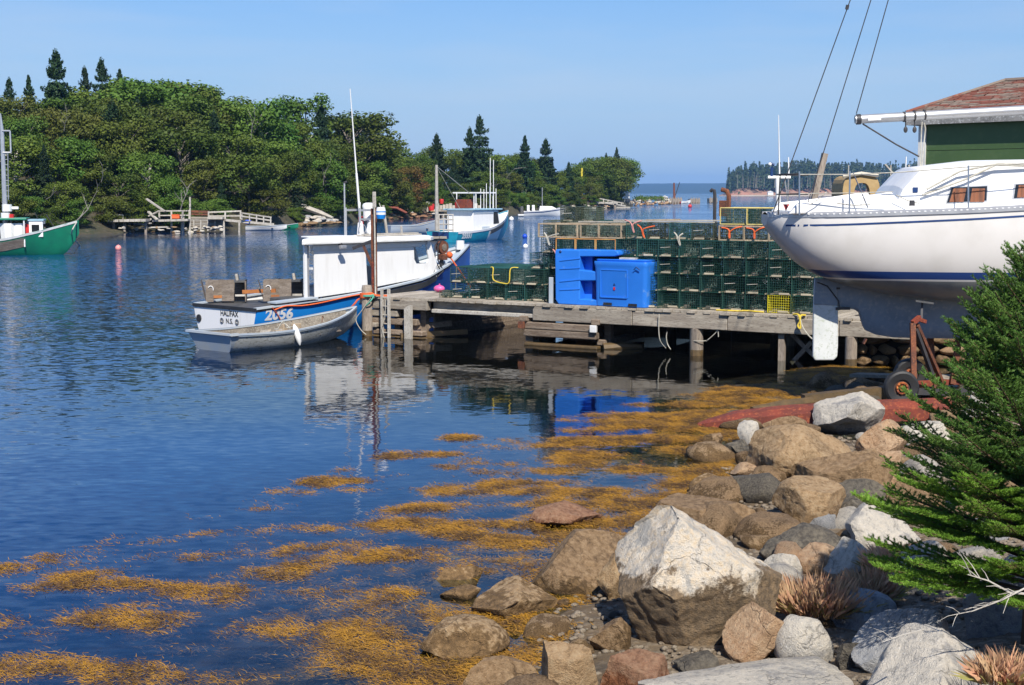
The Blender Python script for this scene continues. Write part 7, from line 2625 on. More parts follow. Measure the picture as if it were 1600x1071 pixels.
def far_on(px0, py0, px1, py1, D):
    """a stay seen through two pixels, carried on up to the masthead's height"""
    a, c = Vector(S(px0, py0, D)), Vector(S(px1, py1, D))
    d = (c - a).normalized()
    return a, a + d * ((13.5 - a.z) / d.z)
sy_ = MB()
for p in ((1236, 252, 1325, 8, SD - .35), (1280, 250, 1358, 2, SD + .35), (1338, 178, 1388, 0, SD)):
    a, c = far_on(*p)
    if p[0] == 1236:
        a = Vector(S(1208, 332, SD - .35))
    if p[0] == 1280:
        a = Vector(S(1262, 318, SD + .35))
    sy_.tube([a, c], .0085, 4)
sy_.build("stay", DARKSTEEL, sb_)
a = Vector(S(1323, 15, SD - .35))
MB().tube([a, a + Vector((.015, 0, .07))], .03, 6).build("turnbuckle", DARKSTEEL, sb_)

# ------------------------------------------------------------------ trailer
TG = .30
tr_ = thing("boat_trailer", "rusty boat trailer with a black tyre under the sailboat", "trailer", (at(1440, 600, 23).x, 23.4, TG - .2))
def T(px, py, D): return at(px, py, D)
wc = T(1408, 606, 22.7)
rT = 27.5 / FPX * 22.7
def wheel(c, nm_par):
    n = 28
    prof_ = [(.49, -.075), (.86, -.095), (.97, -.075), (1.0, -.03), (1.0, .03), (.97, .075), (.86, .095), (.49, .075)]
    rings = []
    for k in range(n + 1):
        a = 2 * pi * k / n
        rings.append([Vector((c.x + rT * p * cos(a), c.y + q, c.z + rT * p * sin(a))) for p, q in prof_])
    w_ = MB().loft(rings, True).build("wheel", BLACK, tr_, world=True, smooth=True)
    rim = MB().tube([(c.x, c.y - .05, c.z), (c.x, c.y + .05, c.z)], rT * .50, 18).build("rim", mat("dark_rusty_rim", (.03, .02, .018), (.06, .03, .02), rough=.7), w_, world=True, smooth=True)
    rm2 = MB()
    rm2.tube([(c.x + rT * .30 * cos(a), c.y - .06 - .02 * (k % 2), c.z + rT * .30 * sin(a)) for k, a in enumerate(np.linspace(0, 6.283, 19))], rT * .07, 5, False)
    rm2.tube([(c.x, c.y - .05, c.z), (c.x, c.y - .11, c.z)], rT * .17, 8)
    rm2.build("hub", mat("orange_rusty_hub", (.42, .12, .025), (.2, .05, .02), rough=.8, scale=8), w_, world=True, smooth=True)
wheel(wc, tr_)
wheel(wc + Vector((.62, 1.7, 0)), tr_)
def tbar(px0, y0, px1, y1, D0, D1, w, m, nm, h=None):
    MB().bar(T(px0, y0, D0), T(px1, y1, D1), w, h or w).build(nm, m, tr_, world=True)
tbar(1428, 612, 1540, 614, 22.9, 23.0, .10, DARKSTEEL, "side_beam", .10)
tbar(1425, 601, 1560, 592, 24.2, 24.4, .10, REDPAINT, "side_beam", .10)
tbar(1409, 606, 1409, 590, 22.8, 24.4, .09, RUST, "axle")
for px_, D_ in ((1428, 22.8), (1470, 24.3), (1466, 23.6)):
    pass
tbar(1428, 612, 1426, 505, 22.85, 22.95, .085, RUST, "upright", .07)
tbar(1426, 505, 1437, 496, 22.95, 23.05, .07, REDPAINT, "upright_head", .07)
tbar(1432, 498, 1446, 503, 23.05, 23.2, .05, REDPAINT, "upright_head", .06)
tbar(1440, 500, 1441, 472, 23.2, 23.3, .035, DARKSTEEL, "screw_jack")
MB().bar(T(1428, 470, 23.2), T(1456, 474, 23.25), .14, .03).build("pad", DARK, tr_, world=True)
tbar(1431, 515, 1461, 598, 23.0, 23.4, .06, DARKSTEEL, "brace")
tbar(1452, 510, 1458, 600, 24.3, 24.3, .10, RUST, "upright")
tbar(1432, 508, 1471, 596, 23.1, 24.0, .07, RUST, "brace")
tbar(1499, 525, 1488, 600, 24.2, 24.2, .09, RUST, "upright")
tbar(1507, 525, 1516, 560, 24.2, 24.2, .06, DARKSTEEL, "upright")
for px_ in (1462, 1540):
    tbar(px_, 613, px_ + 3, 598, 23.0, 24.3, .08, RUST, "cross_beam")
for i, px_ in enumerate((1380, 1450)):
    pass
# flat keel board
tbar(1350, 533, 1352, 534, 24, 24, .1, RUST, "keel_plate")

# ------------------------------------------------------------------ red beam on the slip, logs
rb_ = thing("slip_beam", "long red-painted beam lying half in the water below the trailer", "beam", onz(1095, 664, .05))
A_, B_ = onz(1090, 664, .02), onz(1485, 640, .30)
rings = []
for u, w_, h_ in ((0, .03, .02), (.04, .10, .06), (.16, .22, .13), (.35, .24, .15), (.7, .24, .15), (1.0, .24, .15)):
    c = A_.lerp(B_, u) + Vector((0, 0, .16 * u * (1 - u)))
    rings.append([c + Vector((0, -w_, -h_ * .8)), c + Vector((0, -w_, h_ * .5)), c + Vector((0, -w_ * .2, h_)), c + Vector((0, w_, h_)), c + Vector((0, w_, -h_))])
MB().loft(rings, True, True, True).build("beam", REDPAINT, rb_, world=True)
lg = thing("driftwood_log", "dark wet log lying just beyond the red beam", "log", onz(1236, 632, .05))
MB().tube([onz(1175, 642, .03), onz(1225, 633, .08), onz(1268, 628, .08)], [.07, .09, .08], 8).build("log", WETWOOD, lg, world=True, smooth=True)
lg = thing("driftwood_log", "dark squared timber under the sailboat, pointing at the tyre", "log", onz(1330, 622, .1))
MB().bar(onz(1255, 626, .08), onz(1392, 612, .2), .2, .2).build("log", WETWOOD, lg, world=True)
stp = thing("stump", "pale split block of weathered wood beside the spruce's top", "stump", onz(1530, 648, .45))
mb = MB()
Rr = random.Random(2)
c0 = onz(1533, 650, .35)
n = 9
mb.loft([[c0 + Vector((.22 * cos(a) * (1.2 - .3 * k) + .06 * k, .16 * sin(a), .42 * k * (1 + .3 * sin(a * 2)))) for a in np.linspace(0, 6.283, n + 1)[:-1]] for k in (0, .5, 1)], True, True, True)
mb.build("block", PALEWOOD, stp, world=True)
pl_ = thing("plank", "weathered plank lying on stones by the sea wall's foot", "plank", onz(1360, 595, .15))
MB().bar(onz(1335, 586, .15), onz(1410, 588, .22), .35, .06).build("board", WOODX, pl_, world=True)
for i, (a, c, lab) in enumerate((((1450, 588), (1560, 592), "grey board lying behind the trailer beam"), )):
    pl_ = thing("plank", lab, "plank", onz(*a, .4))
    MB().bar(onz(*a, .4), onz(*c, .4), .3, .05).build("board", WOODX, pl_, world=True)

# ------------------------------------------------------------------ sea wall of stacked stones
sw = thing("sea_wall", "dry-laid wall of rounded brown stones behind the trailer", "wall", (at(1345, 580, 29.3).x, 29.3, 0))
R = random.Random(9)
rows_ = [(597, 575, 5), (575, 557, 6), (557, 540, 6), (540, 522, 7), (524, 508, 7)]
k_ = 0
WST = [rock_mesh(500 + i, (1, .8, 1), 3, 9, .05, lo=.6, hi=.85) for i in range(8)]
for ri, (y0, y1, nst) in enumerate(rows_):
    px_ = 1336 + R.uniform(0, 14) + (6 if ri > 2 else 0)
    while px_ < 1560:
        wpx = R.uniform(26, 52)
        if R.random() < .2:
            wpx *= .6
        D_ = 29.2 + ri * .07
        a, c = at(px_, y0, D_), at(px_ + wpx, y1, D_)
        V, F = WST[k_ % 8]
        o_ = np_mesh("stone", V, F, ROCKM[R.choice(['tan', 'tan', 'orange', 'cream', 'brown']) if ri > 2 else R.choice(['tan', 'brown', 'orange', 'brown'])], sw, smooth=True)
        h_ = abs(c.z - a.z) / 2
        sc_ = (max(V[:, 0].max(), -V[:, 0].min()), max(V[:, 2].max(), -V[:, 2].min()))
        o_.scale = ((c.x - a.x) / 2 / sc_[0] * 1.02, .3, h_ / sc_[1] * 1.04)
        o_.location = Vector(((a.x + c.x) / 2, D_ + .2, (a.z + c.z) / 2)) - sw.location
        o_.rotation_euler = (0, R.uniform(-.06, .06), R.uniform(-.1, .1))
        px_ += wpx
        k_ += 1
MB().box((at(1338, 580, 29.6).x, 29.75, -.6), (18, 30.6, 1.0)).build("core", mat("wall_core", (.05, .04, .03), rough=.95), sw, world=True)

# ------------------------------------------------------------------ the shed
HD = 33.0
HA = radians(-46)
hc_ = at(1437, 230, HD)
hs = thing("shed", "green-walled waterside shed with a worn red hip roof", "shed", (hc_.x, HD, 1.0), HA)
HE, HN = Vector((cos(HA), sin(HA), 0)), Vector((-sin(HA), cos(HA), 0))
def hz_at(px, py, off=0.0):
    """(distance along the front wall, height above its foot) of a pixel on the plane off metres behind the wall"""
    d = ray(px, py)
    o0 = Vector((hc_.x, HD, 0)) + HN * off
    k = (o0 - CAM).dot(HN) / d.dot(HN)
    q_ = CAM + d * k
    return (q_ - o0).dot(HE), q_.z - 1.0
GREENW = mat("green_painted_board", (0.062, 0.115, 0.036), (0.052, 0.10, 0.032), rough=.55, scale=.7, fine=(.07, .12, .042))
OV = .24
_, ZB = hz_at(1440, 195, -OV)
_, ZF = hz_at(1440, 177, -OV)
_, zs_ = hz_at(1445, 236)
HL, HW = 7.5, 5.0
for z0, z1 in ((0, 1.2), (1.205, zs_ - .006), (zs_ + .006, ZB + .1)):
    for k in range(3):
        MB().box((.17 + k * HL / 3, 0, z0), (.17 + (k + 1) * HL / 3 - .004, .06, z1)).build("wall_panel", GREENW, hs)
MB().box((.10, .063, 0), (HL + .1, HW, ZB + .08)).build("wall_core", DARK, hs)
MB().box((-.02, -.04, 0), (.165, .12, ZB + .05)).build("corner_board", WHITE_DIRTY, hs)
MB().box((-.01, .125, 0), (.095, HW, ZB + .05)).build("side_wall", WHITE_DIRTY, hs)
WORNG = mat("flaking_grey_fascia", (.27, .26, .245), (.17, .165, .16), rough=.8, scale=3, fine=(.5, .5, .48), bump=.3)
RX0, RX1, RY0, RY1 = -OV, HL + .5, -OV, HW + OV
MB().box((RX0, RY0, ZB), (RX1, RY0 + .04, ZF)).build("fascia", WORNG, hs)
MB().box((RX0, RY0 + .042, ZB), (RX0 + .04, RY1, ZF)).build("fascia", WORNG, hs)
SOFF = mat("dark_soffit", (.08, .07, .06), rough=.9)
MB().box((RX0 + .045, RY0 + .045, ZB + .01), (RX1, -.045, ZB + .04)).build("soffit", SOFF, hs)
MB().box((RX0 + .045, -.04, ZB + .01), (-.03, RY1, ZB + .04)).build("soffit", SOFF, hs)
# the hip runs in at 45 degrees until it meets the ridge where the photograph shows the peak
run = None
for k in range(10, 60):
    a_ = k * .08
    q_ = Vector((hc_.x, HD, 0)) + HE * (RX0 + a_) + HN * (RY0 + a_)
    if proj((q_.x, q_.y, 5.5))[0] >= 1562:
        run = a_
        break
run = run or 2.6
run = min(run, (RY1 - RY0) / 2)
_, zpk = hz_at(1566, 128, RY0 + run)
rise = zpk - ZF - .01
m_, t, b, o = nt("worn_red_shingle")
vec, r = coords(t)
f = tex(t, vec, .9, 4, .5)
g = tex(t, vec, 9, 5, .6)
col = mixc(t, maprange(t, f, .47, .54), (0.19, 0.062, 0.040), (0.20, 0.155, 0.122))
col = mixc(t, maprange(t, g, .60, .68, 0, .8), col, (.34, .26, .19))
col = mixc(t, maprange(t, g, .42, .34, 0, .6), col, (.10, .05, .04))
t.links.new(col, b.inputs["Base Color"])
b.inputs["Roughness"].default_value = .9
ROOFM = m_
zf_ = ZF + .01
yr = RY0 + run
xp = RX0 + run
rfo = MB().add([(RX0, RY0, zf_), (RX1, RY0, zf_), (RX1, yr, zf_ + rise), (xp, yr, zf_ + rise), (RX0, 2 * yr - RY0, zf_), (RX1, 2 * yr - RY0, zf_)], [(0, 1, 2, 3), (0, 3, 4), (4, 3, 2, 5)]).build("roof", ROOFM, hs)
NCO = 17
R = random.Random(12)
for c in range(NCO):
    u0, u1 = c / NCO, min(1, (c + 1.25) / NCO)
    ya, yb = RY0 + run * u0, RY0 + run * u1
    za, zb_ = zf_ + rise * u0 + .03, zf_ + rise * u1 + .012
    x_ = RX0 + run * u0 + .02
    mb = MB()
    while x_ < RX1 - .4:
        w_ = R.uniform(.16, .30)
        dz, dy = R.uniform(-.008, .010), R.uniform(-.025, .025)
        xx1 = x_ + w_ - .010
        xt0 = max(x_, RX0 + run * u1 + .02)
        if xx1 > xt0 - w_:
            mb.add([(x_, ya + dy, za + dz), (xx1, ya + dy, za + dz), (max(xx1, xt0), yb, zb_), (xt0, yb, zb_), (x_, ya + dy, za - .03), (xx1, ya + dy, za - .03)], [(0, 1, 2, 3), (4, 5, 1, 0)])
        x_ += w_
    if mb.f:
        mb.build("shingle_course", ROOFM, rfo)["kind"] = "stuff"
MB().tube([(RX0, RY0, zf_ + .02), (xp, yr, zf_ + rise + .03), (RX1, yr, zf_ + rise + .03)], .05, 6).build("hip_cap", ROOFM, rfo)

# ------------------------------------------------------------------ craft and poles seen between the stack and the sailboat
gm_ = onz(1290, 330, 0)
D5 = 46.0
def Q(px, py, D=D5): return at(px, py, D)
wb = thing("fishing_boat", "boat moored behind the pier, with white T-shaped aerial mast and tan arched shelter", "boat", (Q(1300, 330).x, D5, 0), radians(2))
H5 = Hull(7.5, [(0, 1.2), (4, 1.25), (6.2, .8), (7.5, .03)], [(0, .7), (4, .9), (7.5, 1.5)], [(0, -.3), (6.5, -.2), (7.5, .7)], [(0, .2), (4, .35), (7.5, .85)])
wb.location.x = Q(1217, 300).x - .6
H5.side(0, 7.5, 14).build("hull", WHITE, wb, smooth=True)
H5.transom().build("transom", WHITE, wb)
H5.deck(.02, 7.4, lambda x: H5.sh(x) - .05).build("deck", WHITE_DIRTY, wb)
MB().tube([Q(1217, 345), Q(1216, 318), Q(1215, 278)], [.10, .085, .075], 8).build("mast", WHITE, wb, world=True, smooth=True)
MB().tube([Q(1200, 277.5), Q(1235, 277.5)], .055, 8).build("cross_arm", WHITE, wb, world=True, smooth=True)
MB().tube([Q(1218, 272), Q(1216.5, 180)], [.03, .012], 5).build("whip_aerial", WHITE, wb, world=True, smooth=True)
MB().tube([Q(1232.5, 272), Q(1232, 246)], [.03, .022], 5).build("short_aerial", WHITE, wb, world=True, smooth=True)
sl_ = MB()
sl_.tube([Q(1205.5, 276), Q(1206, 262)], .05, 7)
sl_.tube([Q(1202, 255), Q(1210, 258)], .045, 7)
sl_.build("searchlight", NAVY, wb, world=True, smooth=True)
MB().ball(Q(1203, 257, D5 - .1), .06, 8, 6).build("lamp_glass", WHITE, wb, world=True, smooth=True)
MB().tube([Q(1226, 279), Q(1233, 330)], .02, 4).build("mast_brace", ALU, wb, world=True)
MB().tube([Q(1232, 279), Q(1231, 330)], .02, 4).build("mast_brace", ALU, wb, world=True)
# tan canvas arch
ar = MB()
outer, inner = [], []
for k in range(13):
    a = pi * k / 12
    u = 1346 - 29 * cos(a) * (1 if abs(cos(a)) > .99 else 1.0)
    outer.append((1346 - 29.5 * np.sign(cos(a)) * abs(cos(a)) ** .45, 318 - 44 * sin(a) ** .5 if k not in (0, 12) else 330))
    inner.append((1347 - 12.5 * np.sign(cos(a)) * abs(cos(a)) ** .7, 312 - 26 * sin(a) ** .6 if k not in (0, 12) else 330))
for D_ in (D5 - .6,):
    fr = [Q(x, y, D_) for x, y in outer]
    bk = [p + Vector((0, 1.6, 0)) for p in fr]
    fi = [Q(x, y, D_) for x, y in inner]
    ar.loft([bk, fr, fi, [p + Vector((0, .3, 0)) for p in fi]])
ar.build("canvas_shelter", TAN, wb, world=True)
MB().tube([Q(1317, 276, D5 - .65), Q(1346, 271, D5 - .65), Q(1372, 275, D5 - .65)], .06, 6).build("canvas_roll", mat("pale_canvas", (.55, .5, .4), rough=.8), wb, world=True, smooth=True)
MB().box((Q(1326, 320).x, D5 - .4, Q(1326, 318).z - .3), (Q(1356, 320).x, D5, Q(1326, 318).z)).build("engine_cover", NAVY, wb, world=True, bevel=.04)
pst = thing("mooring_pole", "tall grey wooden pole leaning right behind the sailboat's stern", "pole", Q(1268, 340, 42))
MB().bar(Q(1264, 345, 42), Q(1289, 240, 42), .17, .17).build("pole", WOODZ, pst, world=True)
for i, (px0, y0, px1, y1, D_, lab, m_2, w_) in enumerate((
    (1438, 320, 1383, 257, 50, "slanting pale spar leaning left beyond the sailboat's cabin", PALEWOOD, .05),
    (1391, 315, 1392, 258, 50, "thin upright pale pole just right of the slanting spar's top", PALEWOOD, .035),
    (1413, 315, 1416, 245, 52, "tallest thin pale mast beyond the sailboat's cabin", WHITE, .035),
    (1424, 300, 1420, 258, 52, "short pale spar next to the tallest thin mast", PALEWOOD, .06),
    (1429, 300, 1430, 260, 52, "pale pole nearest the shed's corner board", PALEWOOD, .035),
    (1325, 300, 1326, 258, 52, "thin pale pole behind the tan arched shelter", PALEWOOD, .03))):
    ps = thing("mast_pole", lab, "pole", Q(px0, y0, D_))
    MB().tube([at(px0, y0, D_) - Vector((0, 0, 3.0)), at(px0, y0, D_), at(px1, y1, D_)], [w_, w_, w_ * .7], 5).build("pole", m_2, ps, world=True, smooth=True)

# ================================================================== FAR DOCKS, BREAKWATER, TOWER
def dock_piece(parent, px0, y0, px1, y1, D0, D1, w, h, m, nm):
    MB().bar(at(px0, y0, D0), at(px1, y1, D1), w, h).build(nm, m, parent, world=True)
dk = thing("dock", "small weathered wooden dock with railings and a sloping gangway on the wooded bank", "dock", onz(300, 362, 0))
DD = 130.0
for px_ in (268, 285.5, 350, 374):                                              # legs
    dock_piece(dk, px_, 364, px_, 338 if px_ < 300 else 345, DD, DD, .16 if px_ != 285.5 else .3, .16, PALEWOOD, "leg")
for k in range(6):
    dock_piece(dk, 243 + k * 9.2, 345 - .2 * k, 251.5 + k * 9.2, 344.8 - .2 * k, DD, DD, 2.2, .18, PALEWOOD, "plank")
dock_piece(dk, 250, 330, 297, 329.5, DD, DD, .1, .12, PALEWOOD, "hand_rail")
dock_piece(dk, 250, 337, 297, 336.5, DD, DD, .08, .10, PALEWOOD, "hand_rail")
for px_ in (249, 268, 285.5, 296):
    dock_piece(dk, px_, 345, px_, 329.5, DD - .05, DD - .05, .14, .14, PALEWOOD, "rail_post")
dock_piece(dk, 297, 362, 297, 308, DD, DD, .14, .14, PALEWOOD, "light_pole")
# the planked bulkhead
for i in range(6):
    dock_piece(dk, 297, 341 + i * 3.0, 350, 341.5 + i * 3.0, DD + .4, DD + .4, .18, .30 / 1.2, PALEWOOD if i % 2 else WOODX, "bulkhead_plank")
for k in range(5):
    dock_piece(dk, 303 + k * 11, 361, 303 + k * 11, 344, DD + .2, DD + .2, .12, .12, PALEWOOD, "bulkhead_post")
dock_piece(dk, 297, 330.5, 326, 331.5, DD + 1, DD + 1, .2, .2, RUST, "bench_back")
dock_piece(dk, 299, 335, 326, 335.5, DD + 1, DD + 1, .5, .15, RUST, "bench_seat")
for a, c in (((325, 332), (377, 330)), ((325, 338), (377, 337.5))):
    dock_piece(dk, *a, *c, DD, DD + 1, .1, .13, PALEWOOD, "hand_rail")
for px_ in (326, 352, 376):
    dock_piece(dk, px_, 343, px_, 330.5, DD, DD, .13, .13, PALEWOOD, "rail_post")
dock_piece(dk, 326, 341, 350, 341, DD, DD, 1.4, .2, PALEWOOD, "walkway")
dock_piece(dk, 350, 344, 425, 351, DD, DD + 2, 1.3, .22, PALEWOOD, "gangway")
for dy in (0, 5):
    dock_piece(dk, 377, 333 + dy, 424, 340 + dy, DD - .4, DD + 1.6, .09, .13, PALEWOOD, "gangway_rail")
for px_, yy in ((378, 333), (390, 335), (401, 336.8), (412, 338.5), (423, 340)):
    dock_piece(dk, px_, yy, px_, yy + 11, DD - .3, DD - .3, .11, .11, PALEWOOD, "rail_post")
oc = at(275, 339, DD)
och = thing("crate", "orange crate sitting on the far wooden dock", "crate", oc)
MB().box((-.35, -.2, -.15), (.35, .2, .18)).build("crate_body", ORANGE_ROPE, och)
MB().box((-.37, -.22, .18), (.37, .22, .22)).build("rim", ORANGE_ROPE, och)
low = thing("dock", "low old landing stage left of the railed dock", "dock", onz(205, 362, 0))
for k in range(7):
    dock_piece(low, 172 + k * 8.5, 345 - .1 * k, 180 + k * 8.5, 345 - .1 * k, DD - 2, DD - 2, 1.6, .22, PALEWOOD, "plank")
for px_ in (178, 195, 228):
    dock_piece(low, px_, 366, px_, 345, DD - 2, DD - 2, .2, .2, WOODZ, "leg")
dock_piece(low, 181, 336, 192, 336, DD - 2, DD - 2, .1, .12, PALEWOOD, "rail")
dock_piece(low, 192, 345, 192, 336, DD - 2, DD - 2, .12, .12, PALEWOOD, "rail_post")
for i, (a, c, lab) in enumerate((((229, 311), (258, 331), "long bleached timber slanting up from the railed dock"), ((233, 338), (249, 330), "short pale timber crossing the long slanting one"), ((232, 331), (246, 344), "pale board tilted against the dock's left end"), ((222, 356), (262, 355), "pale plank lying among the stones below the dock"), ((236, 342), (222, 352), "splintered board fallen on the stones below the dock"), ((210, 350), (236, 349), "grey board stranded left of the railed dock"))):
    p_ = thing("timber", lab, "timber", at(*a, DD - 1))
    MB().bar(at(*a, DD - 1), at(*c, DD - 1.5), .3, .12).build("board", PALEWOOD, p_, world=True)
wt_ = thing("upturned_boat", "white upturned boat half hidden in the leaves behind the dock", "boat", at(226, 331, DD + 3))
Hq = Hull(2.6, [(0, .5), (1.3, .6), (2.6, .05)], [(0, .5), (2.6, .7)], [(0, 0), (2.6, .3)], [(0, .4), (2.6, .7)])
Hq.side(0, 2.6, 10).build("hull", WHITE, wt_)
Hq.transom(0).build("transom", WHITE, wt_)
wt_.rotation_euler = (radians(160), .4, .2)
sbq = small_boat(384, 360.5, 3.9, 1.3, radians(8), WHITE, "white dinghy lying below the far gangway", .42, .15)
ou = thing("outboard_motor", "blue covered outboard motor on the white dinghy's stern", "motor", onz(388, 360, 0) + Vector((0, 0, .7)))
MB().box((-.28, -.2, -.1), (.28, .2, .30)).build("cowl", ROYAL, ou, bevel=.08)
MB().box((-.08, -.08, -.8), (.08, .08, -.1)).build("leg", DARK, ou)
small_boat(425, 358.5, 2.6, .8, radians(6), GREEN_HULL, "green canoe lying right of the white dinghy", .4, .2, "canoe")

# rocks along the far shore
R = random.Random(41)
FSM = {}
def far_rock(px, y, wpx, hpx, kind, D=None):
    p = onz(px, y, 0) if D is None else at(px, y, D)
    s = p.y / FPX
    j = R.randint(0, 6)
    if (j, kind) not in FSM:
        V, F = small[j]
        o_ = np_mesh("shore_rock", V, F, ROCKM[kind], smooth=True)
        FSM[(j, kind)] = o_.data
    else:
        o_ = bpy.data.objects.new("shore_rock", FSM[(j, kind)])
        COL.objects.link(o_)
    a = wpx * s / 2 * 1.25
    o_.scale = (a, a, hpx * s / 1.1)
    o_.location = p + Vector((0, a * .4, hpx * s * .12))
    o_.rotation_euler = (0, 0, R.uniform(0, 6.3))
    return o_
for i in range(46):                                   # rounded stones below the docks
    px_ = R.uniform(120, 350)
    y_ = np.interp(px_, [100, 200, 285, 350], [368, 363, 362, 360]) - R.uniform(-1, 8)
    o_ = far_rock(px_, y_ + 1, R.uniform(4, 10), R.uniform(2.5, 5), R.choice(['pale', 'pale', 'tan', 'cream']), D=128 + R.uniform(-1, 2))
    tag(o_, "pale stone on the far shore around the old docks", "rock", "stones around the far docks")
for i in range(46):                                    # the bleached ledge
    px_ = R.uniform(425, 530)
    y0 = np.interp(px_, [425, 530], [356, 349])
    k = R.random()
    o_ = far_rock(px_, y0 - k * 14 * (1 - abs(px_ - 478) / 75), R.uniform(8, 18), R.uniform(3, 6.5), R.choice(['pale', 'pale', 'cream', 'slate']) if k > .2 else 'brown', D=152 + k * 4)
    tag(o_, "pale broken rock of the ledge where the wood meets the water", "rock", "rocks of the pale ledge")
for i in range(46):
    px_ = R.uniform(595, 680)
    y0 = np.interp(px_, [595, 680], [343, 339.5])
    k = R.random()
    o_ = far_rock(px_, y0 - k * 9, R.uniform(5, 11), R.uniform(2, 4), R.choice(['red', 'orange', 'pale']) if k > .4 else 'red', D=190 + k * 4 + (px_ - 595) * .2)
    tag(o_, "reddish-brown stone on the far shore left of the teal boat", "rock", "reddish stones on the far shore")
for i in range(50):
    px_ = R.uniform(785, 950)
    y0 = np.interp(px_, [785, 880, 950], [335.5, 330.5, 326])
    k = R.random()
    o_ = far_rock(px_, y0 - k * 8, R.uniform(6, 13), R.uniform(2, 4), R.choice(['pale', 'cream', 'orange']), D=float(np.interp(px_, [785, 880, 950], [236, 278, 330])) + k * 3)
    tag(o_, "pale stone on the shore behind the moored motor boat", "rock", "pale stones near the point")
lgs = thing("driftwood_log", "bleached tree trunk lying slantwise on the pale ledge", "log", at(474, 324, 158))
MB().tube([at(472, 323, 158), at(500, 333, 157), at(520, 341, 156)], [.35, .3, .15], 6).build("trunk", PALEWOOD, lgs, world=True, smooth=True)
# red arched frame and the stage with red tubs by the bend
fr_ = thing("red_frame", "red curved pipe frame lying on the shore beyond the cabin roof", "frame", at(610, 333, 193))
rfm = MB()
for k in range(3):
    rfm.tube([at(592 + k * 3, 330 - k, 193 + k), at(604 + k * 2, 324 - k * .4, 193 + k), at(620, 326 - k, 193 + k), at(634 + k, 333, 193 + k)], .13, 5)
rfm.build("pipes", REDPAINT, fr_, world=True, smooth=True)
s2 = thing("dock", "grey plank stage on the bank between the mast and the teal boat", "dock", onz(700, 339, 0))
for k in range(12):
    dock_piece(s2, 667 + k * 8, 329, 674.5 + k * 8, 329, 212, 212, 2.0, .35, WOODX, "plank")
for k in range(13):
    dock_piece(s2, 668 + k * 8, 340, 668 + k * 8, 329, 211.5, 211.5, .3, .3, WOODZ, "leg")
for k in range(14):
    dock_piece(s2, 684 + k * 5, 328, 684 + k * 5, 318 + (k * 7) % 4, 213, 213, .42, .1, PALEWOOD, "fence_board")
for px_, y_, r_, lab in ((674, 324, .5, "red tub at the left end of the grey stage"), (690, 315, .35, "red round float above the grey stage's fence"), (716, 322, .55, "red drum standing right of the grey stage's fence")):
    o_ = thing("tub", lab, "tub", at(px_, y_, 211))
    MB().tube([(0, 0, -r_), (0, 0, r_ * .6), (0, 0, r_)], [r_ * .8, r_, r_ * .85], 10).build("drum", RED, o_, smooth=True)
    MB().tube([(0, 0, r_), (0, 0, r_ * 1.12)], [r_ * .9, r_ * .9], 10).build("rim", REDPAINT, o_, smooth=True)
wbl = thing("float", "white float on the post at the grey stage's left end", "float", at(668, 319, 211))
MB().ball((0, 0, 0), .35, 10, 7).build("ball", WHITE, wbl, smooth=True)
MB().tube([(0, 0, -1.2), (0, 0, -.3)], .08, 5).build("post", PALEWOOD, wbl)
# the landing with red chairs
s3 = thing("dock", "low pale landing on the point with a ramp towards the white tower", "dock", onz(930, 327, 0))
for k in range(9):
    dock_piece(s3, 902 + k * 7, 317, 908.6 + k * 7, 317.4, 318, 318, 3, .4, PALEWOOD, "plank")
for k in range(5):
    dock_piece(s3, 905 + k * 14, 328, 905 + k * 14, 317, 317, 317, .4, .4, WOODZ, "leg")
dock_piece(s3, 932, 316, 974, 322, 320, 325, 1.6, .3, PALEWOOD, "ramp")
dock_piece(s3, 934, 310, 974, 318, 319, 325, .2, .25, PALEWOOD, "ramp_rail")
for k in range(6):
    dock_piece(s3, 936 + k * 7, 316.5 + k, 936 + k * 7, 310.5 + k * 1.3, 319, 319, .2, .2, PALEWOOD, "rail_post")
dock_piece(s3, 957, 325, 984, 325, 335, 335, 3, .5, PALEWOOD, "float_deck")
for j, px_ in enumerate((911, 918)):
    o_ = thing("garden_chair", f"red wooden armchair on the landing near the point, {'left' if j == 0 else 'right'} of two", "chair", at(px_, 317, 317))
    MB().box((-.42, -.5, .45), (.42, .4, .55)).build("seat", RED, o_)
    MB().prism([(-.4, .5), (.4, .5), (.5, 1.1), (.25, 1.5), (-.25, 1.5), (-.5, 1.1)], .4, .48).build("backrest", RED, o_)
    for sx_ in (-.48, .48):
        MB().box((sx_ - .07, -.5, 0), (sx_ + .07, -.36, .85)).build("leg", RED, o_)
        MB().box((sx_ - .1, -.55, .85), (sx_ + .1, .4, .92)).build("armrest", RED, o_)
ypole = thing("marker_post", "yellow post standing in front of the last clump of trees", "post", at(909, 300, 322))
MB().box((-.2, -.1, -3), (.2, .1, at(909, 263, 322).z - at(909, 300, 322).z)).build("post", mat("yellow_post_paint", (.60, .48, .03), rough=.6), ypole)
# white tower with a dark lantern
TWD = 372.0
tw = thing("light_tower", "small white tower with a dark cap at the tip of the wooded point", "tower", at(979.5, 321, TWD))
q = lambda px, py: at(px, py, TWD) - at(979.5, 321, TWD)
wq_ = (q(983, 300).x - q(974, 300).x)
MB().box((-wq_ / 2, 0, q(979, 311).z), (wq_ / 2, wq_, q(979, 299).z), taper=.93).build("tower_wall", WHITE, tw)
MB().box((-wq_ / 2 - .1, -.1, -1.0), (wq_ / 2 + .1, wq_ + .2, q(979, 311).z - .01)).build("stone_base", WORNG, tw)
MB().box((-wq_ / 2 * .95, .1, q(979, 298.9).z), (wq_ / 2 * .95, wq_ * .95, q(979, 296.6).z)).build("lantern", DARK, tw)
MB().ball((-.3, wq_ / 2, q(979, 296).z), .35, 8, 6).build("cap", WHITE, tw)
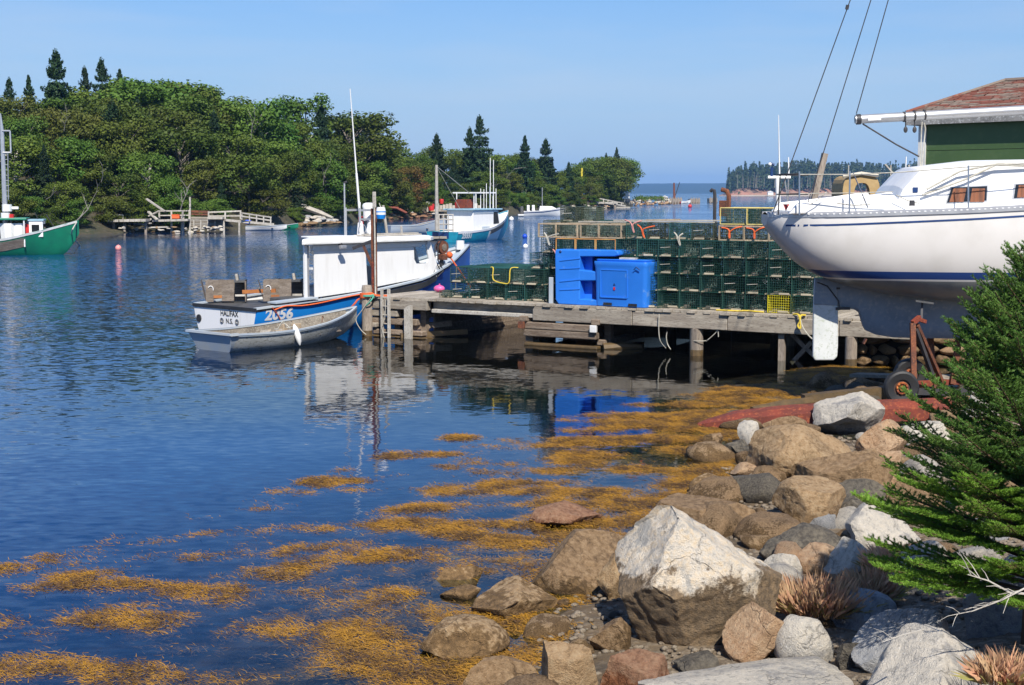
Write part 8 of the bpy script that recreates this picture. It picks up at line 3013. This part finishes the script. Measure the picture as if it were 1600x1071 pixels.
# breakwater of stones
R = random.Random(51)
tops_b = [(983, 316), (995, 313), (1010, 311), (1030, 312), (1045, 313)]
for i in range(90):
    px_ = R.uniform(983, 1048)
    k = R.random()
    yb_ = float(np.interp(px_, [983, 1048], [322.5, 318.3]))
    yt_ = float(np.interp(px_, [983, 995, 1010, 1048], [314, 313, 312, 312.5]))
    y_ = yb_ + (yt_ - yb_) * k
    D_ = float(np.interp(px_, [983, 1048], [378, 450])) + k * 4
    o_ = far_rock(px_, y_, R.uniform(3.5, 7), R.uniform(2.2, 4), R.choice(['cream', 'cream', 'pale', 'tan']) if k > .3 else R.choice(['red', 'orange', 'tan']), D=D_)
    tag(o_, "block of the stone breakwater running out from the point", "rock", "stones of the breakwater")
bwk = MB()
bwk.prism([(at(982, 318, 385).x, -2), (at(1048, 318, 455).x, -2), (at(1048, 318, 455).x, at(1040, 314.5, 450).z), (at(984, 318, 385).x, at(990, 317, 385).z)], 392, 452)
P, Nn, S_ = [], [], []
rng = np.random.default_rng(9)
for i in range(26):
    px_ = R.uniform(995, 1034)
    c = at(px_, 310.5, float(np.interp(px_, [983, 1048], [384, 455])))
    n = 60
    P.append(np.array(c) + rng.normal(size=(n, 3)) * np.array([.8, .8, .35]))
    Nn.append(unit(rng.normal(size=(n, 3)) + np.array([0, -.3, .6])))
    S_.append(rng.uniform(.25, .5, n))
V, F = quads_at(np.concatenate(P), np.concatenate(Nn), np.concatenate(S_))
tag(np_mesh("bushes", V, F, LEAF), "low green bushes growing on top of the breakwater", "bushes", kind="stuff")
for (x0_, x1_, y0_, y1_, D_, lab, nmp) in ((1045, 1066, 318.5, 310.5, 470, "grey timber pier head at the breakwater's end", 5), (1078, 1094, 318.2, 311, 482, "detached grey timber crib right of the pier head", 4), (1108, 1121, 317.4, 310, 492, "lone timber crib standing farthest right in the water", 3)):
    o_ = thing("timber_crib", lab, "crib", onz((x0_ + x1_) / 2, y0_, 0))
    for k in range(4):
        z0_, z1_ = at(x0_, y0_, D_).z, at(x0_, y1_, D_).z
        h_ = (z1_ - z0_) / 4
        MB().box((at(x0_, 315, D_).x, D_, z0_ + h_ * k), (at(x1_, 315, D_).x, D_ + 5, z0_ + h_ * (k + .93))).build("timber", WETWOOD if k == 0 else WOODX, o_, world=True)
    for k in range(nmp):
        xx = at(x0_ + (x1_ - x0_) * (k + .5) / nmp, 315, D_).x
        MB().box((xx - .2, D_ - .25, z0_), (xx + .2, D_ - .01, z1_ + .4)).build("post", WOODZ, o_, world=True)
mq = onz(1053, 318, 0)
dm = thing("derrick", "thin brown derrick mast with a slanting boom on the breakwater's head", "derrick", at(1053.5, 310, 473))
MB().tube([at(1053.5, 311, 473), at(1053.2, 286, 473)], [.45, .3], 6).build("mast", RUST, dm, world=True)
MB().tube([at(1054.5, 308, 473), at(1062, 285, 473)], .12, 4).build("boom", DARKSTEEL, dm, world=True)
sb2 = thing("hut", "small pinkish hut on the breakwater behind the pier head", "hut", at(1039, 312, 474))
c = at(1039, 312, 474)
MB().box((-1.0, 0, -.5), (1.0, 2, .75)).build("wall", mat("pale_pink_wall", (.55, .42, .42), rough=.7), sb2)
MB().prism([(-1.2, .76), (1.2, .76), (0, 1.3)], -.1, 2.1).build("roof", WHITE_DIRTY, sb2)
mbw = small_boat(1064, 318.6, 3.2, 1.4, radians(5), WHITE, "dark-and-white small boat tied between the pier head and the crib", .9, .4)
rb2 = thing("float", "red float against the breakwater's pier head", "float", at(1064, 317, 468))
MB().ball((0, 0, 0), .45, 9, 6, (1, 1, .8)).build("ball", RED, rb2, smooth=True)
MB().tube([(0, 0, .3), (0, 0, .5)], .1, 5).build("eye", RED, rb2)
# the white sheds and boats lost on the island's beach
hb_ = thing("beach_hut", "tiny pale hut on the beach under the island's red bluff", "hut", at(1204, 303.5, 1540))
MB().box((-3, 0, -1), (3, 5, 2)).build("wall", WHITE, hb_)
MB().prism([(-3.4, 2.01), (3.4, 2.01), (0, 3.6)], -.3, 5.3).build("roof", WHITE_DIRTY, hb_)

# ------------------------------------------------------------------ tidy: prototypes that stand nowhere
for key, o_ in PROTO.items():
    if key not in USED:
        for c in [x for x in bpy.data.objects if x.parent is o_]:
            bpy.data.objects.remove(c)
        bpy.data.objects.remove(o_)

# ------------------------------------------------------------------ sea air
HAZE = bpy.data.materials.new("sea_haze")
HAZE.use_nodes = True
ht = HAZE.node_tree
for n in list(ht.nodes):
    ht.nodes.remove(n)
ho = ht.nodes.new("ShaderNodeOutputMaterial")
hv = ht.nodes.new("ShaderNodeVolumePrincipled")
hv.inputs["Color"].default_value = (0.24, 0.52, 1.0, 1)
hv.inputs["Density"].default_value = 1.1e-4
hv.inputs["Anisotropy"].default_value = 0.0
ht.links.new(hv.outputs[0], ho.inputs["Volume"])
tag(MB().box((-11800, -400, -5.5), (11800, 9500, 112)).build("haze", HAZE), kind="stuff")
